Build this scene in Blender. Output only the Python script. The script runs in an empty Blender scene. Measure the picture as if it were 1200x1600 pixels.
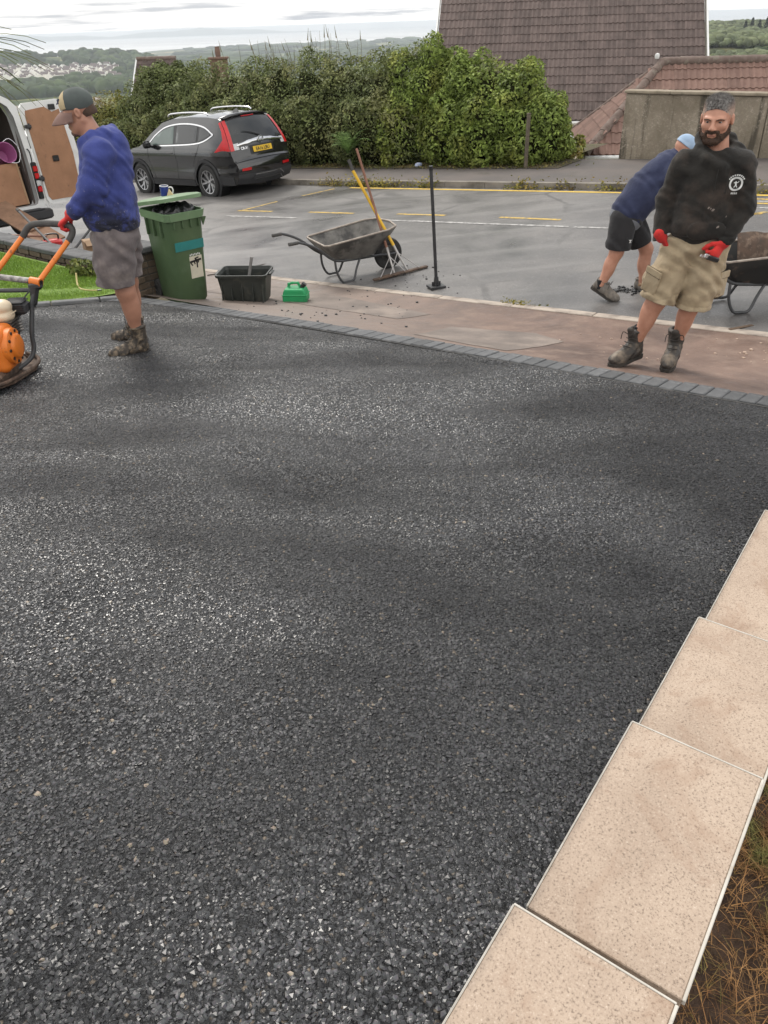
import bpy, bmesh, math, random
import numpy as np
from mathutils import Vector, Matrix
from mathutils.geometry import delaunay_2d_cdt

random.seed(7)
rng = np.random.default_rng(7)
scene = bpy.context.scene
COL = scene.collection
PI = math.pi
rad = math.radians

# ------------------------------------------------------------------ camera
PITCH, ROLL, FPX = rad(32.5), rad(2.0), 1200.0
_r0 = Vector((1, 0, 0)); _u0 = Vector((0, math.sin(PITCH), math.cos(PITCH))); _f = Vector((0, math.cos(PITCH), -math.sin(PITCH)))
_r = _r0 * math.cos(ROLL) - _u0 * math.sin(ROLL)
_u = _r0 * math.sin(ROLL) + _u0 * math.cos(ROLL)
cam_data = bpy.data.cameras.new("camera")
cam_data.sensor_fit = 'HORIZONTAL'; cam_data.sensor_width = 36.0
cam_data.lens = 36.0 * FPX / 1200.0
cam_data.clip_start = 0.05; cam_data.clip_end = 80000
cam = bpy.data.objects.new("camera", cam_data); COL.objects.link(cam)
cam.matrix_world = Matrix(((_r.x, _u.x, -_f.x, 0), (_r.y, _u.y, -_f.y, 0), (_r.z, _u.z, -_f.z, 0), (0, 0, 0, 1)))
scene.camera = cam
scene.render.resolution_x = 768; scene.render.resolution_y = 1024
scene.view_settings.view_transform = 'Standard'
scene.view_settings.look = 'None'
scene.view_settings.gamma = 1.0
scene.view_settings.use_curve_mapping = False
scene.view_settings.exposure = 0.85

# ------------------------------------------------------------------ world: overcast sky
SUN_EL, SUN_AZ = rad(48), rad(-25)      # azimuth from +Y towards +X
world = bpy.data.worlds.new("World"); scene.world = world; world.use_nodes = True
wt = world.node_tree; wt.nodes.clear()
def wn(t, **k):
    n = wt.nodes.new(t)
    for a, b in k.items(): setattr(n, a, b)
    return n
w_out = wn('ShaderNodeOutputWorld')
w_sky = wn('ShaderNodeTexSky', sky_type='NISHITA', sun_disc=False, sun_elevation=SUN_EL, sun_rotation=SUN_AZ, air_density=1.0, dust_density=2.0)
w_bg1 = wn('ShaderNodeBackground'); w_bg1.inputs['Strength'].default_value = 0.08
wt.links.new(w_sky.outputs[0], w_bg1.inputs[0])
w_tc = wn('ShaderNodeTexCoord')
w_sep = wn('ShaderNodeSeparateXYZ'); wt.links.new(w_tc.outputs['Generated'], w_sep.inputs[0])
w_z = wn('ShaderNodeMath', operation='MAXIMUM'); wt.links.new(w_sep.outputs['Z'], w_z.inputs[0]); w_z.inputs[1].default_value = 0.0
w_za = wn('ShaderNodeMath', operation='ADD'); wt.links.new(w_z.outputs[0], w_za.inputs[0]); w_za.inputs[1].default_value = 0.045
w_dx = wn('ShaderNodeMath', operation='DIVIDE'); wt.links.new(w_sep.outputs['X'], w_dx.inputs[0]); wt.links.new(w_za.outputs[0], w_dx.inputs[1])
w_dy = wn('ShaderNodeMath', operation='DIVIDE'); wt.links.new(w_sep.outputs['Y'], w_dy.inputs[0]); wt.links.new(w_za.outputs[0], w_dy.inputs[1])
w_cmb = wn('ShaderNodeCombineXYZ'); wt.links.new(w_dx.outputs[0], w_cmb.inputs[0]); wt.links.new(w_dy.outputs[0], w_cmb.inputs[1])
w_noi = wn('ShaderNodeTexNoise'); w_noi.inputs['Scale'].default_value = 0.30; w_noi.inputs['Detail'].default_value = 7; w_noi.inputs['Roughness'].default_value = 0.55
wt.links.new(w_cmb.outputs[0], w_noi.inputs['Vector'])
w_ramp = wn('ShaderNodeValToRGB')
e = w_ramp.color_ramp.elements
e[0].position = 0.37; e[0].color = (0.35, 0.375, 0.415, 1)
e[1].position = 0.56; e[1].color = (1.0, 0.98, 0.94, 1)
wt.links.new(w_noi.outputs['Fac'], w_ramp.inputs[0])
w_bg2 = wn('ShaderNodeBackground'); w_bg2.inputs['Strength'].default_value = 1.02
wt.links.new(w_ramp.outputs[0], w_bg2.inputs[0])
w_mix = wn('ShaderNodeMixShader'); w_mix.inputs[0].default_value = 0.88
wt.links.new(w_bg1.outputs[0], w_mix.inputs[1]); wt.links.new(w_bg2.outputs[0], w_mix.inputs[2])
wt.links.new(w_mix.outputs[0], w_out.inputs[0])

sun_d = bpy.data.lights.new("sun", 'SUN'); sun_d.energy = 1.4; sun_d.angle = rad(24); sun_d.color = (1.0, 0.95, 0.87)
sun = bpy.data.objects.new("sun", sun_d); COL.objects.link(sun)
_sd = Vector((math.sin(SUN_AZ) * math.cos(SUN_EL), math.cos(SUN_AZ) * math.cos(SUN_EL), math.sin(SUN_EL)))
sun.rotation_euler = _sd.to_track_quat('Z', 'Y').to_euler()

# ------------------------------------------------------------------ material helpers
MATS = {}
def new_mat(name):
    m = bpy.data.materials.new(name); m.use_nodes = True
    nt = m.node_tree; nt.nodes.clear()
    out = nt.nodes.new('ShaderNodeOutputMaterial'); bs = nt.nodes.new('ShaderNodeBsdfPrincipled')
    nt.links.new(bs.outputs[0], out.inputs[0])
    MATS[name] = m
    return m, nt, bs
def N(nt, t, ins=None, **k):
    n = nt.nodes.new(t)
    for a, b in k.items(): setattr(n, a, b)
    for a, b in (ins or {}).items():
        if isinstance(b, bpy.types.NodeSocket): nt.links.new(b, n.inputs[a])
        else: n.inputs[a].default_value = b
    return n
def c4(c): return (c[0], c[1], c[2], 1.0)
def noise_node(nt, vec, scale, detail=5, rough=.55, dist=0):
    return N(nt, 'ShaderNodeTexNoise', {'Vector': vec, 'Scale': scale, 'Detail': detail, 'Roughness': rough, 'Distortion': dist})
def ramp(nt, fac, p0, c0, p1, c1):
    r = N(nt, 'ShaderNodeValToRGB', {'Fac': fac}); el = r.color_ramp.elements
    el[0].position = p0; el[0].color = c4(c0); el[1].position = p1; el[1].color = c4(c1)
    return r.outputs[0]
def mixc(nt, fac, a, b, mode='MIX'):
    n = N(nt, 'ShaderNodeMix', data_type='RGBA', blend_type=mode)
    for i, v in ((0, fac), (6, a), (7, b)):
        if isinstance(v, bpy.types.NodeSocket): nt.links.new(v, n.inputs[i])
        else: n.inputs[i].default_value = v if i == 0 else c4(v)
    return n.outputs[2]
def maskr(nt, fac, lo, hi):
    return N(nt, 'ShaderNodeMapRange', {'Value': fac, 'From Min': lo, 'From Max': hi}).outputs[0]
def bumpn(nt, h, strength, dist, prev=None):
    ins = {'Height': h, 'Strength': strength, 'Distance': dist}
    if prev is not None: ins['Normal'] = prev
    return N(nt, 'ShaderNodeBump', ins).outputs[0]
def mat(name, c1, c2=None, scale=6, rough=.7, metal=0, spec=.5, bump=0, bscale=60, bdist=.004,
        dirt=None, dscale=3, dlo=.55, dhi=.7, damt=.8, island=0, coat=0, detail=6, rvar=.1):
    """two-tone noise colour + optional dirt tone + fine relief"""
    if name in MATS: return MATS[name]
    m, nt, bs = new_mat(name)
    tc = N(nt, 'ShaderNodeTexCoord').outputs['Object']
    c2 = c2 or tuple(x * .8 for x in c1)
    n1 = noise_node(nt, tc, scale, detail)
    col = ramp(nt, n1.outputs[0], .35, c1, .65, c2)
    if dirt:
        n2 = noise_node(nt, tc, dscale, 7, .65)
        f = maskr(nt, n2.outputs[0], dlo, dhi)
        f = N(nt, 'ShaderNodeMath', {0: f, 1: damt}, operation='MULTIPLY').outputs[0]
        col = mixc(nt, f, col, dirt)
    if island:
        g = N(nt, 'ShaderNodeNewGeometry').outputs['Random Per Island']
        o = N(nt, 'ShaderNodeObjectInfo').outputs['Random']
        s = N(nt, 'ShaderNodeMath', {0: g, 1: o}, operation='ADD').outputs[0]
        s = N(nt, 'ShaderNodeMath', {0: s, 1: 1.0}, operation='MODULO').outputs[0]
        v = N(nt, 'ShaderNodeMapRange', {'Value': s, 'To Min': 1 - island, 'To Max': 1 + island}).outputs[0]
        h = N(nt, 'ShaderNodeHueSaturation', {'Color': col, 'Value': v}); col = h.outputs[0]
    nt.links.new(col, bs.inputs['Base Color'])
    rr = N(nt, 'ShaderNodeMapRange', {'Value': n1.outputs[0], 'From Min': .3, 'From Max': .7, 'To Min': max(0, rough - rvar), 'To Max': min(1, rough + rvar)}).outputs[0]
    nt.links.new(rr, bs.inputs['Roughness'])
    bs.inputs['Metallic'].default_value = metal
    bs.inputs['Specular IOR Level'].default_value = spec
    if coat: bs.inputs['Coat Weight'].default_value = coat; bs.inputs['Coat Roughness'].default_value = .06
    if bump:
        nb = noise_node(nt, tc, bscale, 4)
        nt.links.new(bumpn(nt, nb.outputs[0], bump, bdist), bs.inputs['Normal'])
    return m

# ------------------------------------------------------------------ object helpers
def put(name, me, m=None, parent=None, smooth=False, loc=None):
    o = bpy.data.objects.new(name, me); COL.objects.link(o)
    if m is not None and not me.materials: me.materials.append(m)
    if smooth: me.polygons.foreach_set('use_smooth', [True] * len(me.polygons))
    if parent is not None: o.parent = parent
    if loc is not None: o.location = loc
    return o
def pyd(name, v, f, m=None, parent=None, smooth=False, loc=None):
    me = bpy.data.meshes.new(name)
    me.from_pydata([tuple(map(float, p)) for p in v], [], [tuple(map(int, q)) for q in f]); me.update()
    return put(name, me, m, parent, smooth, loc)
def fast_mesh(name, V, F):
    """V (n,3), F (m,3|4) numpy arrays -> mesh, fast"""
    me = bpy.data.meshes.new(name)
    V = np.ascontiguousarray(V, np.float32); F = np.ascontiguousarray(F, np.int32)
    me.vertices.add(len(V)); me.vertices.foreach_set('co', V.ravel())
    k = F.shape[1]
    me.loops.add(F.size); me.loops.foreach_set('vertex_index', F.ravel())
    me.polygons.add(len(F)); me.polygons.foreach_set('loop_start', np.arange(len(F), dtype=np.int32) * k)
    me.polygons.foreach_set('loop_total', np.full(len(F), k, np.int32))
    me.update(calc_edges=True)
    return me
def tag(o, label=None, cat=None, group=None, kind=None):
    if label: o['label'] = label
    if cat: o['category'] = cat
    if group: o['group'] = group
    if kind: o['kind'] = kind
    return o
def thing(name, label, cat, loc=(0, 0, 0), rotz=0, group=None):
    o = bpy.data.objects.new(name, None); COL.objects.link(o)
    o.location = loc; o.rotation_euler = (0, 0, rotz); o.empty_display_size = .2
    return tag(o, label, cat, group, "thing")
def tree_copy(o, parent=None):
    c = o.copy(); COL.objects.link(c)
    if parent is not None: c.parent = parent
    for ch in list(o.children): tree_copy(ch, c)
    return c

class MB:
    """collects boxes, tubes, lathes and strips, then links them as one mesh object"""
    def __init__(s): s.v = []; s.f = []
    def add(s, v, f):
        n = len(s.v); s.v += [tuple(p) for p in v]; s.f += [tuple(i + n for i in q) for q in f]; return s
    def box(s, c, d, R=None, bev=0.0, taper=1.0):
        """bevelled box centre c, size d; R 3x3 or rotz; taper scales the bottom"""
        hx, hy, hz = d[0] / 2, d[1] / 2, d[2] / 2
        b = min(bev, hx * .9, hy * .9, hz * .9)
        M_ = Matrix.Rotation(R, 3, 'Z') if isinstance(R, (int, float)) else (R or Matrix.Identity(3))
        c = Vector(c); pts = []
        if b <= 0:
            for z in (-hz, hz):
                k = taper if z < 0 else 1
                for x, y in ((-hx, -hy), (hx, -hy), (hx, hy), (-hx, hy)): pts.append(c + M_ @ Vector((x * k, y * k, z)))
            return s.add(pts, [(3, 2, 1, 0), (4, 5, 6, 7), (0, 1, 5, 4), (1, 2, 6, 5), (2, 3, 7, 6), (3, 0, 4, 7)])
        rings = [(-hz, b), (-hz + b, 0), (hz - b, 0), (hz, b)]
        for z, i in rings:
            k = taper if z < 0 else 1
            X, Y = hx * k - i, hy * k - i
            for x, y in ((-X + b, -Y), (X - b, -Y), (X, -Y + b), (X, Y - b), (X - b, Y), (-X + b, Y), (-X, Y - b), (-X, -Y + b)):
                pts.append(c + M_ @ Vector((x, y, z)))
        F = []
        for r in range(3):
            for i in range(8):
                j = (i + 1) % 8; F.append((r * 8 + i, r * 8 + j, r * 8 + 8 + j, r * 8 + 8 + i))
        F.append(tuple(range(7, -1, -1))); F.append(tuple(range(24, 32)))
        return s.add(pts, F)
    def tube(s, pts, r, n=8, cap=True, smooth_path=0):
        P = [Vector(p) for p in pts]
        if smooth_path:
            P = bez(P, smooth_path)
        R = r if isinstance(r, (list, tuple)) else [r] * len(P)
        if len(R) != len(P): R = [R[0] + (R[-1] - R[0]) * i / (len(P) - 1) for i in range(len(P))]
        up = None; v = []; f = []
        for i, p in enumerate(P):
            t = (P[min(i + 1, len(P) - 1)] - P[max(i - 1, 0)]).normalized()
            if up is None:
                up = Vector((0, 0, 1)) if abs(t.z) < .9 else Vector((1, 0, 0))
            a = up.cross(t)
            if a.length < 1e-6: a = Vector((1, 0, 0)).cross(t)
            a.normalize(); b = t.cross(a).normalized(); up = b
            for k in range(n):
                q = 2 * PI * k / n; v.append(p + (a * math.cos(q) + b * math.sin(q)) * R[i])
        for i in range(len(P) - 1):
            for k in range(n):
                k2 = (k + 1) % n; f.append((i * n + k, i * n + k2, i * n + n + k2, i * n + n + k))
        if cap: f.append(tuple(range(n - 1, -1, -1))); f.append(tuple((len(P) - 1) * n + k for k in range(n)))
        return s.add(v, f)
    def lathe(s, prof, c=(0, 0, 0), axis='Z', n=20, closed=False):
        """prof [(r, h)]"""
        v = []; f = []; c = Vector(c)
        for r_, h in prof:
            for k in range(n):
                q = 2 * PI * k / n; a, b = r_ * math.cos(q), r_ * math.sin(q)
                v.append(c + (Vector((a, b, h)) if axis == 'Z' else Vector((h, a, b)) if axis == 'X' else Vector((b, h, a))))
        m_ = len(prof)
        for i in range(m_ if closed else m_ - 1):
            for k in range(n):
                k2 = (k + 1) % n; j = (i + 1) % m_
                f.append((i * n + k, i * n + k2, j * n + k2, j * n + k))
        if not closed:
            f.append(tuple(range(n - 1, -1, -1))); f.append(tuple((m_ - 1) * n + k for k in range(n)))
        return s.add(v, f)
    def prism(s, poly, z0, z1, M_=None):
        """poly 2D (x,y) list extruded z0..z1, placed by matrix M_"""
        n = len(poly); M_ = M_ or Matrix.Identity(4)
        v = [M_ @ Vector((x, y, z0)) for x, y in poly] + [M_ @ Vector((x, y, z1)) for x, y in poly]
        f = [tuple(range(n - 1, -1, -1)), tuple(range(n, 2 * n))] + [(i, (i + 1) % n, n + (i + 1) % n, n + i) for i in range(n)]
        return s.add(v, f)
    def build(s, name, m=None, parent=None, smooth=False, loc=None):
        o = pyd(name, s.v, s.f, m, parent, False, loc)
        if smooth:
            me = o.data
            me.polygons.foreach_set('use_smooth', [True] * len(me.polygons))
            me.set_sharp_from_angle(angle=rad(38))
        return o
def bez(P, n):
    """Catmull-Rom resample"""
    out = []
    for i in range(len(P) - 1):
        p0 = P[max(i - 1, 0)]; p1 = P[i]; p2 = P[i + 1]; p3 = P[min(i + 2, len(P) - 1)]
        for k in range(n):
            t = k / n
            out.append(.5 * ((2 * p1) + (p2 - p0) * t + (2 * p0 - 5 * p1 + 4 * p2 - p3) * t * t + (3 * p1 - p0 - 3 * p2 + p3) * t ** 3))
    out.append(P[-1]); return out
def cdt_poly(outer, holes=(), step=.05, fn=None):
    """triangulate a 2D polygon with holes and interior grid; returns verts2d, faces"""
    def inside(p, poly):
        c = False; n = len(poly)
        for i in range(n):
            a, b = poly[i], poly[i - 1]
            if (a[1] > p[1]) != (b[1] > p[1]) and p[0] < (b[0] - a[0]) * (p[1] - a[1]) / (b[1] - a[1]) + a[0]: c = not c
        return c
    V = []; E = []
    for poly in [outer] + list(holes):
        n = len(V); V += [Vector(p) for p in poly]
        E += [(n + i, n + (i + 1) % len(poly)) for i in range(len(poly))]
    xs = [p[0] for p in outer]; ys = [p[1] for p in outer]
    nb = list(V)
    x = min(xs) + step / 2
    while x < max(xs):
        y = min(ys) + step / 2
        while y < max(ys):
            if inside((x, y), outer) and not any(inside((x, y), h) for h in holes):
                if min((q.x - x) ** 2 + (q.y - y) ** 2 for q in nb) > (step * .35) ** 2: V.append(Vector((x, y)))
            y += step
        x += step
    vo, eo, fo, *_ = delaunay_2d_cdt(V, E, [], 0, 1e-6)
    F = []
    for t in fo:
        cx = sum(vo[i].x for i in t) / 3; cy = sum(vo[i].y for i in t) / 3
        if inside((cx, cy), outer) and not any(inside((cx, cy), h) for h in holes): F.append(tuple(t))
    return vo, F

# ------------------------------------------------------------------ ground shape (metres, camera at the origin)
RDX, RDY = -.777, .629          # along the road, downhill
RNX, RNY = .629, .777           # across the road, away from the camera
def rd(x, y): return x * RDX + y * RDY
def rn(x, y): return x * RNX + y * RNY
def xy(d, n):
    det = RDX * RNY - RDY * RNX
    return ((d * RNY - n * RDY) / det, (RDX * n - RNX * d) / det)
KERB, KERB2, BACK = 7.16, 13.4, 16.0
def zD(x, y): return -1.467 - .02 * x - .125 * y
def zR(x, y):
    qx, qy = x - .71, y - 9.0
    return -2.63 - .068 * (qx * RDX + qy * RDY) + .022 * (qx * RNX + qy * RNY)
PAV_OUT = [(-7.5, 12.6), (-4.6, 10.25), (-2.37, 8.41), (-.85, 7.15), (.57, 6.01), (1.63, 5.12), (2.45, 4.43), (3.6, 3.47), (6.5, 1.05), (9, -1.0)]
def paver_y(x):
    for (a, b), (c, d) in zip(PAV_OUT, PAV_OUT[1:]):
        if a <= x <= c: return b + (d - b) * (x - a) / (c - a)
    return PAV_OUT[0][1] - .81 * (x - PAV_OUT[0][0]) if x < PAV_OUT[0][0] else PAV_OUT[-1][1] - .83 * (x - PAV_OUT[-1][0])
def gz(x, y):
    n = rn(x, y)
    if n > KERB2: return zR(x, y) + .1
    if n > KERB: return zR(x, y)
    s1 = (y - paver_y(x)) * .77
    if s1 <= 0: return zD(x, y)
    t = s1 / (s1 + KERB - n)
    return zD(x, y) * (1 - t) + zR(x, y) * t
def on(x, y, dz=0.0): return (x, y, gz(x, y) + dz)
# ================================================================== SETTING
def structure(o, label=None):
    o['kind'] = 'structure'
    if label: o['label'] = label
    return o

# --- tarmac (new, black, slightly greasy)
m, nt, bs = new_mat('tarmac_new')
tc = N(nt, 'ShaderNodeTexCoord').outputs['Object']
v1 = N(nt, 'ShaderNodeTexVoronoi', {'Vector': tc, 'Scale': 95.0, 'Randomness': 1.0})
v2 = N(nt, 'ShaderNodeTexVoronoi', {'Vector': tc, 'Scale': 210.0, 'Randomness': 1.0})
nl = noise_node(nt, tc, 1.1, 4, .6, .6)
nm = noise_node(nt, tc, 60, 3)
spk = N(nt, 'ShaderNodeSeparateColor', {0: v1.outputs['Color']})
col = ramp(nt, spk.outputs[0], .0, (.007, .0072, .008), 1.0, (.045, .046, .05))
tan = maskr(nt, spk.outputs[1], .93, .96)
col = mixc(nt, tan, col, (.16, .13, .10))
edge = maskr(nt, v1.outputs['Distance'], .25, .75)
col = mixc(nt, edge, col, (.006, .006, .0065))
nt.links.new(col, bs.inputs['Base Color'])
nt.links.new(N(nt, 'ShaderNodeMapRange', {'Value': nl.outputs[0], 'From Min': .35, 'From Max': .65, 'To Min': .30, 'To Max': .52}).outputs[0], bs.inputs['Roughness']); nt.links.new(N(nt, 'ShaderNodeMapRange', {'Value': nl.outputs[0], 'From Min': .36, 'From Max': .64, 'To Min': .50, 'To Max': .14}).outputs[0], bs.inputs['Specular IOR Level'])
hsum = N(nt, 'ShaderNodeMath', {0: v1.outputs['Distance'], 1: -1.0}, operation='MULTIPLY').outputs[0]
hs2 = N(nt, 'ShaderNodeMath', {0: v2.outputs['Distance'], 1: -.4}, operation='MULTIPLY').outputs[0]
hs = N(nt, 'ShaderNodeMath', {0: hsum, 1: hs2}, operation='ADD').outputs[0]
hs = N(nt, 'ShaderNodeMath', {0: hs, 1: nm.outputs[0]}, operation='ADD').outputs[0]
nt.links.new(bumpn(nt, hs, .9, .007), bs.inputs['Normal'])
# --- stones of the tarmac
m, nt, bs = new_mat('tarmac_stone')
oi = N(nt, 'ShaderNodeObjectInfo').outputs['Random']
tc = N(nt, 'ShaderNodeTexCoord').outputs['Object']
col = ramp(nt, oi, 0, (.005, .0052, .0058), .95, (.044, .045, .049))
tan = maskr(nt, oi, .994, .995)
col = mixc(nt, tan, col, (.18, .15, .115))
gp = N(nt, 'ShaderNodeNewGeometry').outputs['Position']
big = noise_node(nt, gp, .9, 5, .6, .8)
hv = N(nt, 'ShaderNodeHueSaturation', {'Color': col, 'Value': N(nt, 'ShaderNodeMapRange', {'Value': big.outputs[0], 'From Min': .32, 'From Max': .68, 'To Min': .62, 'To Max': 1.5}).outputs[0]}); col = hv.outputs[0]
nn = noise_node(nt, tc, 1.2, 3)
col = mixc(nt, .35, col, nn.outputs[1], 'SOFT_LIGHT')
nt.links.new(col, bs.inputs['Base Color'])
mpw = N(nt, 'ShaderNodeMapping', {'Vector': gp}); mpw.inputs['Rotation'].default_value = (0, 0, .75); mpw.inputs['Scale'].default_value = (.55, 1.5, 1)
sw = noise_node(nt, mpw.outputs[0], .8, 4, .55, .5)
ro = N(nt, 'ShaderNodeMapRange', {'Value': oi, 'To Min': .0, 'To Max': .20}).outputs[0]
ro2 = N(nt, 'ShaderNodeMapRange', {'Value': sw.outputs[0], 'From Min': .36, 'From Max': .64, 'To Min': .10, 'To Max': .46}).outputs[0]
nt.links.new(N(nt, 'ShaderNodeMath', {0: ro, 1: ro2}, operation='ADD').outputs[0], bs.inputs['Roughness']); nt.links.new(N(nt, 'ShaderNodeMapRange', {'Value': sw.outputs[0], 'From Min': .36, 'From Max': .62, 'To Min': .76, 'To Max': .28}).outputs[0], bs.inputs['Specular IOR Level'])

# --- old road
m, nt, bs = new_mat('road_old')
tc = N(nt, 'ShaderNodeTexCoord').outputs['Object']
na = noise_node(nt, tc, .45, 6, .6, .5); nb = noise_node(nt, tc, 3.2, 6, .65); nc = noise_node(nt, tc, 75, 4)
col = ramp(nt, na.outputs[0], .38, (.062, .059, .058), .62, (.150, .141, .134))
col = mixc(nt, maskr(nt, nb.outputs[0], .5, .72), col, (.095, .09, .088))
sp = maskr(nt, nc.outputs[0], .60, .72)
col = mixc(nt, N(nt, 'ShaderNodeMath', {0: sp, 1: .8}, operation='MULTIPLY').outputs[0], col, (.42, .40, .385))
sd = maskr(nt, nc.outputs[0], .42, .3)
col = mixc(nt, N(nt, 'ShaderNodeMath', {0: sd, 1: .85}, operation='MULTIPLY').outputs[0], col, (.035, .034, .036))
# tyre-worn stripes along the road
rot = N(nt, 'ShaderNodeMapping', {'Vector': tc}); rot.inputs['Rotation'].default_value = (0, 0, rad(-141.0)); rot.inputs['Scale'].default_value = (.15, 1.6, 1)
ns = noise_node(nt, rot.outputs[0], 1.2, 5)
col = mixc(nt, N(nt, 'ShaderNodeMath', {0: maskr(nt, ns.outputs[0], .5, .7), 1: .6}, operation='MULTIPLY').outputs[0], col, (.20, .19, .182))
# fine cracks
vc = N(nt, 'ShaderNodeTexVoronoi', {'Vector': tc, 'Scale': .55}, feature='DISTANCE_TO_EDGE')
wob = noise_node(nt, tc, 6, 4)
cw = N(nt, 'ShaderNodeMath', {0: vc.outputs['Distance'], 1: N(nt, 'ShaderNodeMath', {0: wob.outputs[0], 1: .05}, operation='MULTIPLY').outputs[0]}, operation='SUBTRACT').outputs[0]
ck = maskr(nt, cw, .004, -.012)
ck = N(nt, 'ShaderNodeMath', {0: ck, 1: maskr(nt, na.outputs[0], .5, .6)}, operation='MULTIPLY').outputs[0]
col = mixc(nt, N(nt, 'ShaderNodeMath', {0: ck, 1: .7}, operation='MULTIPLY').outputs[0], col, (.05, .048, .046))
nt.links.new(col, bs.inputs['Base Color'])
nt.links.new(N(nt, 'ShaderNodeMapRange', {'Value': na.outputs[0], 'From Min': .35, 'From Max': .65, 'To Min': .26, 'To Max': .62}).outputs[0], bs.inputs['Roughness'])
nt.links.new(bumpn(nt, nc.outputs[0], .6, .006), bs.inputs['Normal'])

# --- reddish footway
m, nt, bs = new_mat('footway')
tc = N(nt, 'ShaderNodeTexCoord').outputs['Object']
na = noise_node(nt, tc, 1.0, 6, .62, .6); nb = noise_node(nt, tc, 5, 7, .7); nc = noise_node(nt, tc, 170, 3)
col = ramp(nt, na.outputs[0], .36, (.095, .056, .041), .64, (.205, .132, .100))
col = mixc(nt, N(nt, 'ShaderNodeMath', {0: maskr(nt, nb.outputs[0], .5, .75), 1: .7}, operation='MULTIPLY').outputs[0], col, (.30, .225, .18))
col = mixc(nt, N(nt, 'ShaderNodeMath', {0: maskr(nt, nc.outputs[0], .45, .33), 1: .6}, operation='MULTIPLY').outputs[0], col, (.06, .045, .04))
# the footway is greyer towards the bin
sx = N(nt, 'ShaderNodeSeparateXYZ', {0: tc}).outputs[0]
gx = N(nt, 'ShaderNodeMath', {0: sx, 1: N(nt, 'ShaderNodeMath', {0: na.outputs[0], 1: 1.6}, operation='MULTIPLY').outputs[0]}, operation='ADD').outputs[0]
col = mixc(nt, N(nt, 'ShaderNodeMath', {0: maskr(nt, gx, 2.0, -.2), 1: .6}, operation='MULTIPLY').outputs[0], col, (.225, .195, .172))
nt.links.new(col, bs.inputs['Base Color']); nt.links.new(N(nt, 'ShaderNodeMapRange', {'Value': nb.outputs[0], 'From Min': .35, 'From Max': .65, 'To Min': .45, 'To Max': .8}).outputs[0], bs.inputs['Roughness'])
nt.links.new(bumpn(nt, nc.outputs[0], .6, .005), bs.inputs['Normal'])

M_patch = mat('patch_tarmac', (.185, .148, .125), (.135, .110, .095), 3, .7, bump=.6, bscale=170, dirt=(.30, .24, .20), dscale=2.2, dlo=.5, dhi=.72, damt=.7)
M_kerb = mat('kerb_stone', (.42, .36, .30), (.32, .27, .23), 5, .85, bump=.5, bscale=120, dirt=(.14, .115, .10), dscale=6, dlo=.5, dhi=.7)
M_kerb_far = mat('kerb_far', (.26, .235, .20), (.18, .16, .14), 4, .9, bump=.4, bscale=80, dirt=(.09, .08, .06), dscale=3, dlo=.5, dhi=.66)
M_pav_far = mat('pavement_far', (.085, .075, .071), (.125, .107, .098), 1.2, .85, bump=.5, bscale=120, dirt=(.07, .065, .05), dscale=2)
M_sett = mat('sett_charcoal', (.072, .075, .079), (.110, .112, .116), 30, .8, bump=.5, bscale=220, island=.22, dirt=(.30, .29, .27), dscale=14, dlo=.62, dhi=.78, damt=.6)
M_soil = mat('soil', (.095, .055, .034), (.05, .03, .02), 14, .95, bump=1, bscale=40, bdist=.02, dirt=(.10, .062, .035), dscale=25, dlo=.5, dhi=.7)
M_verge = mat('verge_soil', (.10, .075, .045), (.055, .042, .026), 8, .95, bump=1, bscale=30, bdist=.02, dirt=(.09, .10, .035), dscale=4, dlo=.45, dhi=.65)

# --- driveway
drive_poly = [(-8.5, 6.4), (-3.9, 7.91), (-2.6, 8.30), (-2.32, 8.20)] + [(x - .12, y - .165) for x, y in PAV_OUT[3:7]] + [(2.80, 3.93), (.735 - .598 * 3.2, 1.285 - .802 * 3.2), (-8.5, -1.3)]
v2, f2 = cdt_poly(drive_poly, step=.3)
def und(x, y): return .010 * math.sin(x * 1.3 + y * .7) * math.sin(y * 1.1 - .4 * x) + .005 * math.sin(x * 3.1) * math.sin(y * 2.7 + 1)
pyd('driveway', [(p.x, p.y, zD(p.x, p.y) + und(p.x, p.y)) for p in v2], f2, MATS['tarmac_new'], smooth=True)
structure(bpy.data.objects['driveway'], 'freshly laid black tarmac drive')
# stones standing proud of the binder, scattered over the near part of the drive
st_poly = [(-5.2, 7.4), (-3.9, 7.82), (-2.6, 8.2), (-2.33, 8.12), (-.9, 6.9), (.52, 5.77), (1.55, 4.89), (2.34, 4.22), (2.52, 3.93), (1.93, 3.14), (-.20, .14), (-.6, .2), (-1.9, .3)]
v2, f2 = cdt_poly(st_poly, step=.3)
st = pyd('tarmac_stones', [(p.x, p.y, zD(p.x, p.y) + und(p.x, p.y)) for p in v2], f2, MATS['tarmac_stone'])
tag(st, 'loose and bound stones showing in the black tarmac', None, None, 'stuff')
ng = bpy.data.node_groups.new('stone_scatter', 'GeometryNodeTree')
ng.interface.new_socket('Geometry', in_out='INPUT', socket_type='NodeSocketGeometry')
ng.interface.new_socket('Geometry', in_out='OUTPUT', socket_type='NodeSocketGeometry')
gi = ng.nodes.new('NodeGroupInput'); go = ng.nodes.new('NodeGroupOutput')
dp = N(ng, 'GeometryNodeDistributePointsOnFaces', {'Mesh': gi.outputs[0]}); dp.inputs['Seed'].default_value = 3
pos = N(ng, 'GeometryNodeInputPosition').outputs[0]
py_ = N(ng, 'ShaderNodeSeparateXYZ', {0: pos}).outputs[1]
dens = N(ng, 'ShaderNodeMapRange', {'Value': py_, 'From Min': 2.2, 'From Max': 6.6, 'To Min': 14000.0, 'To Max': 9000.0}).outputs[0]
ng.links.new(dens, dp.inputs['Density'])
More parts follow.
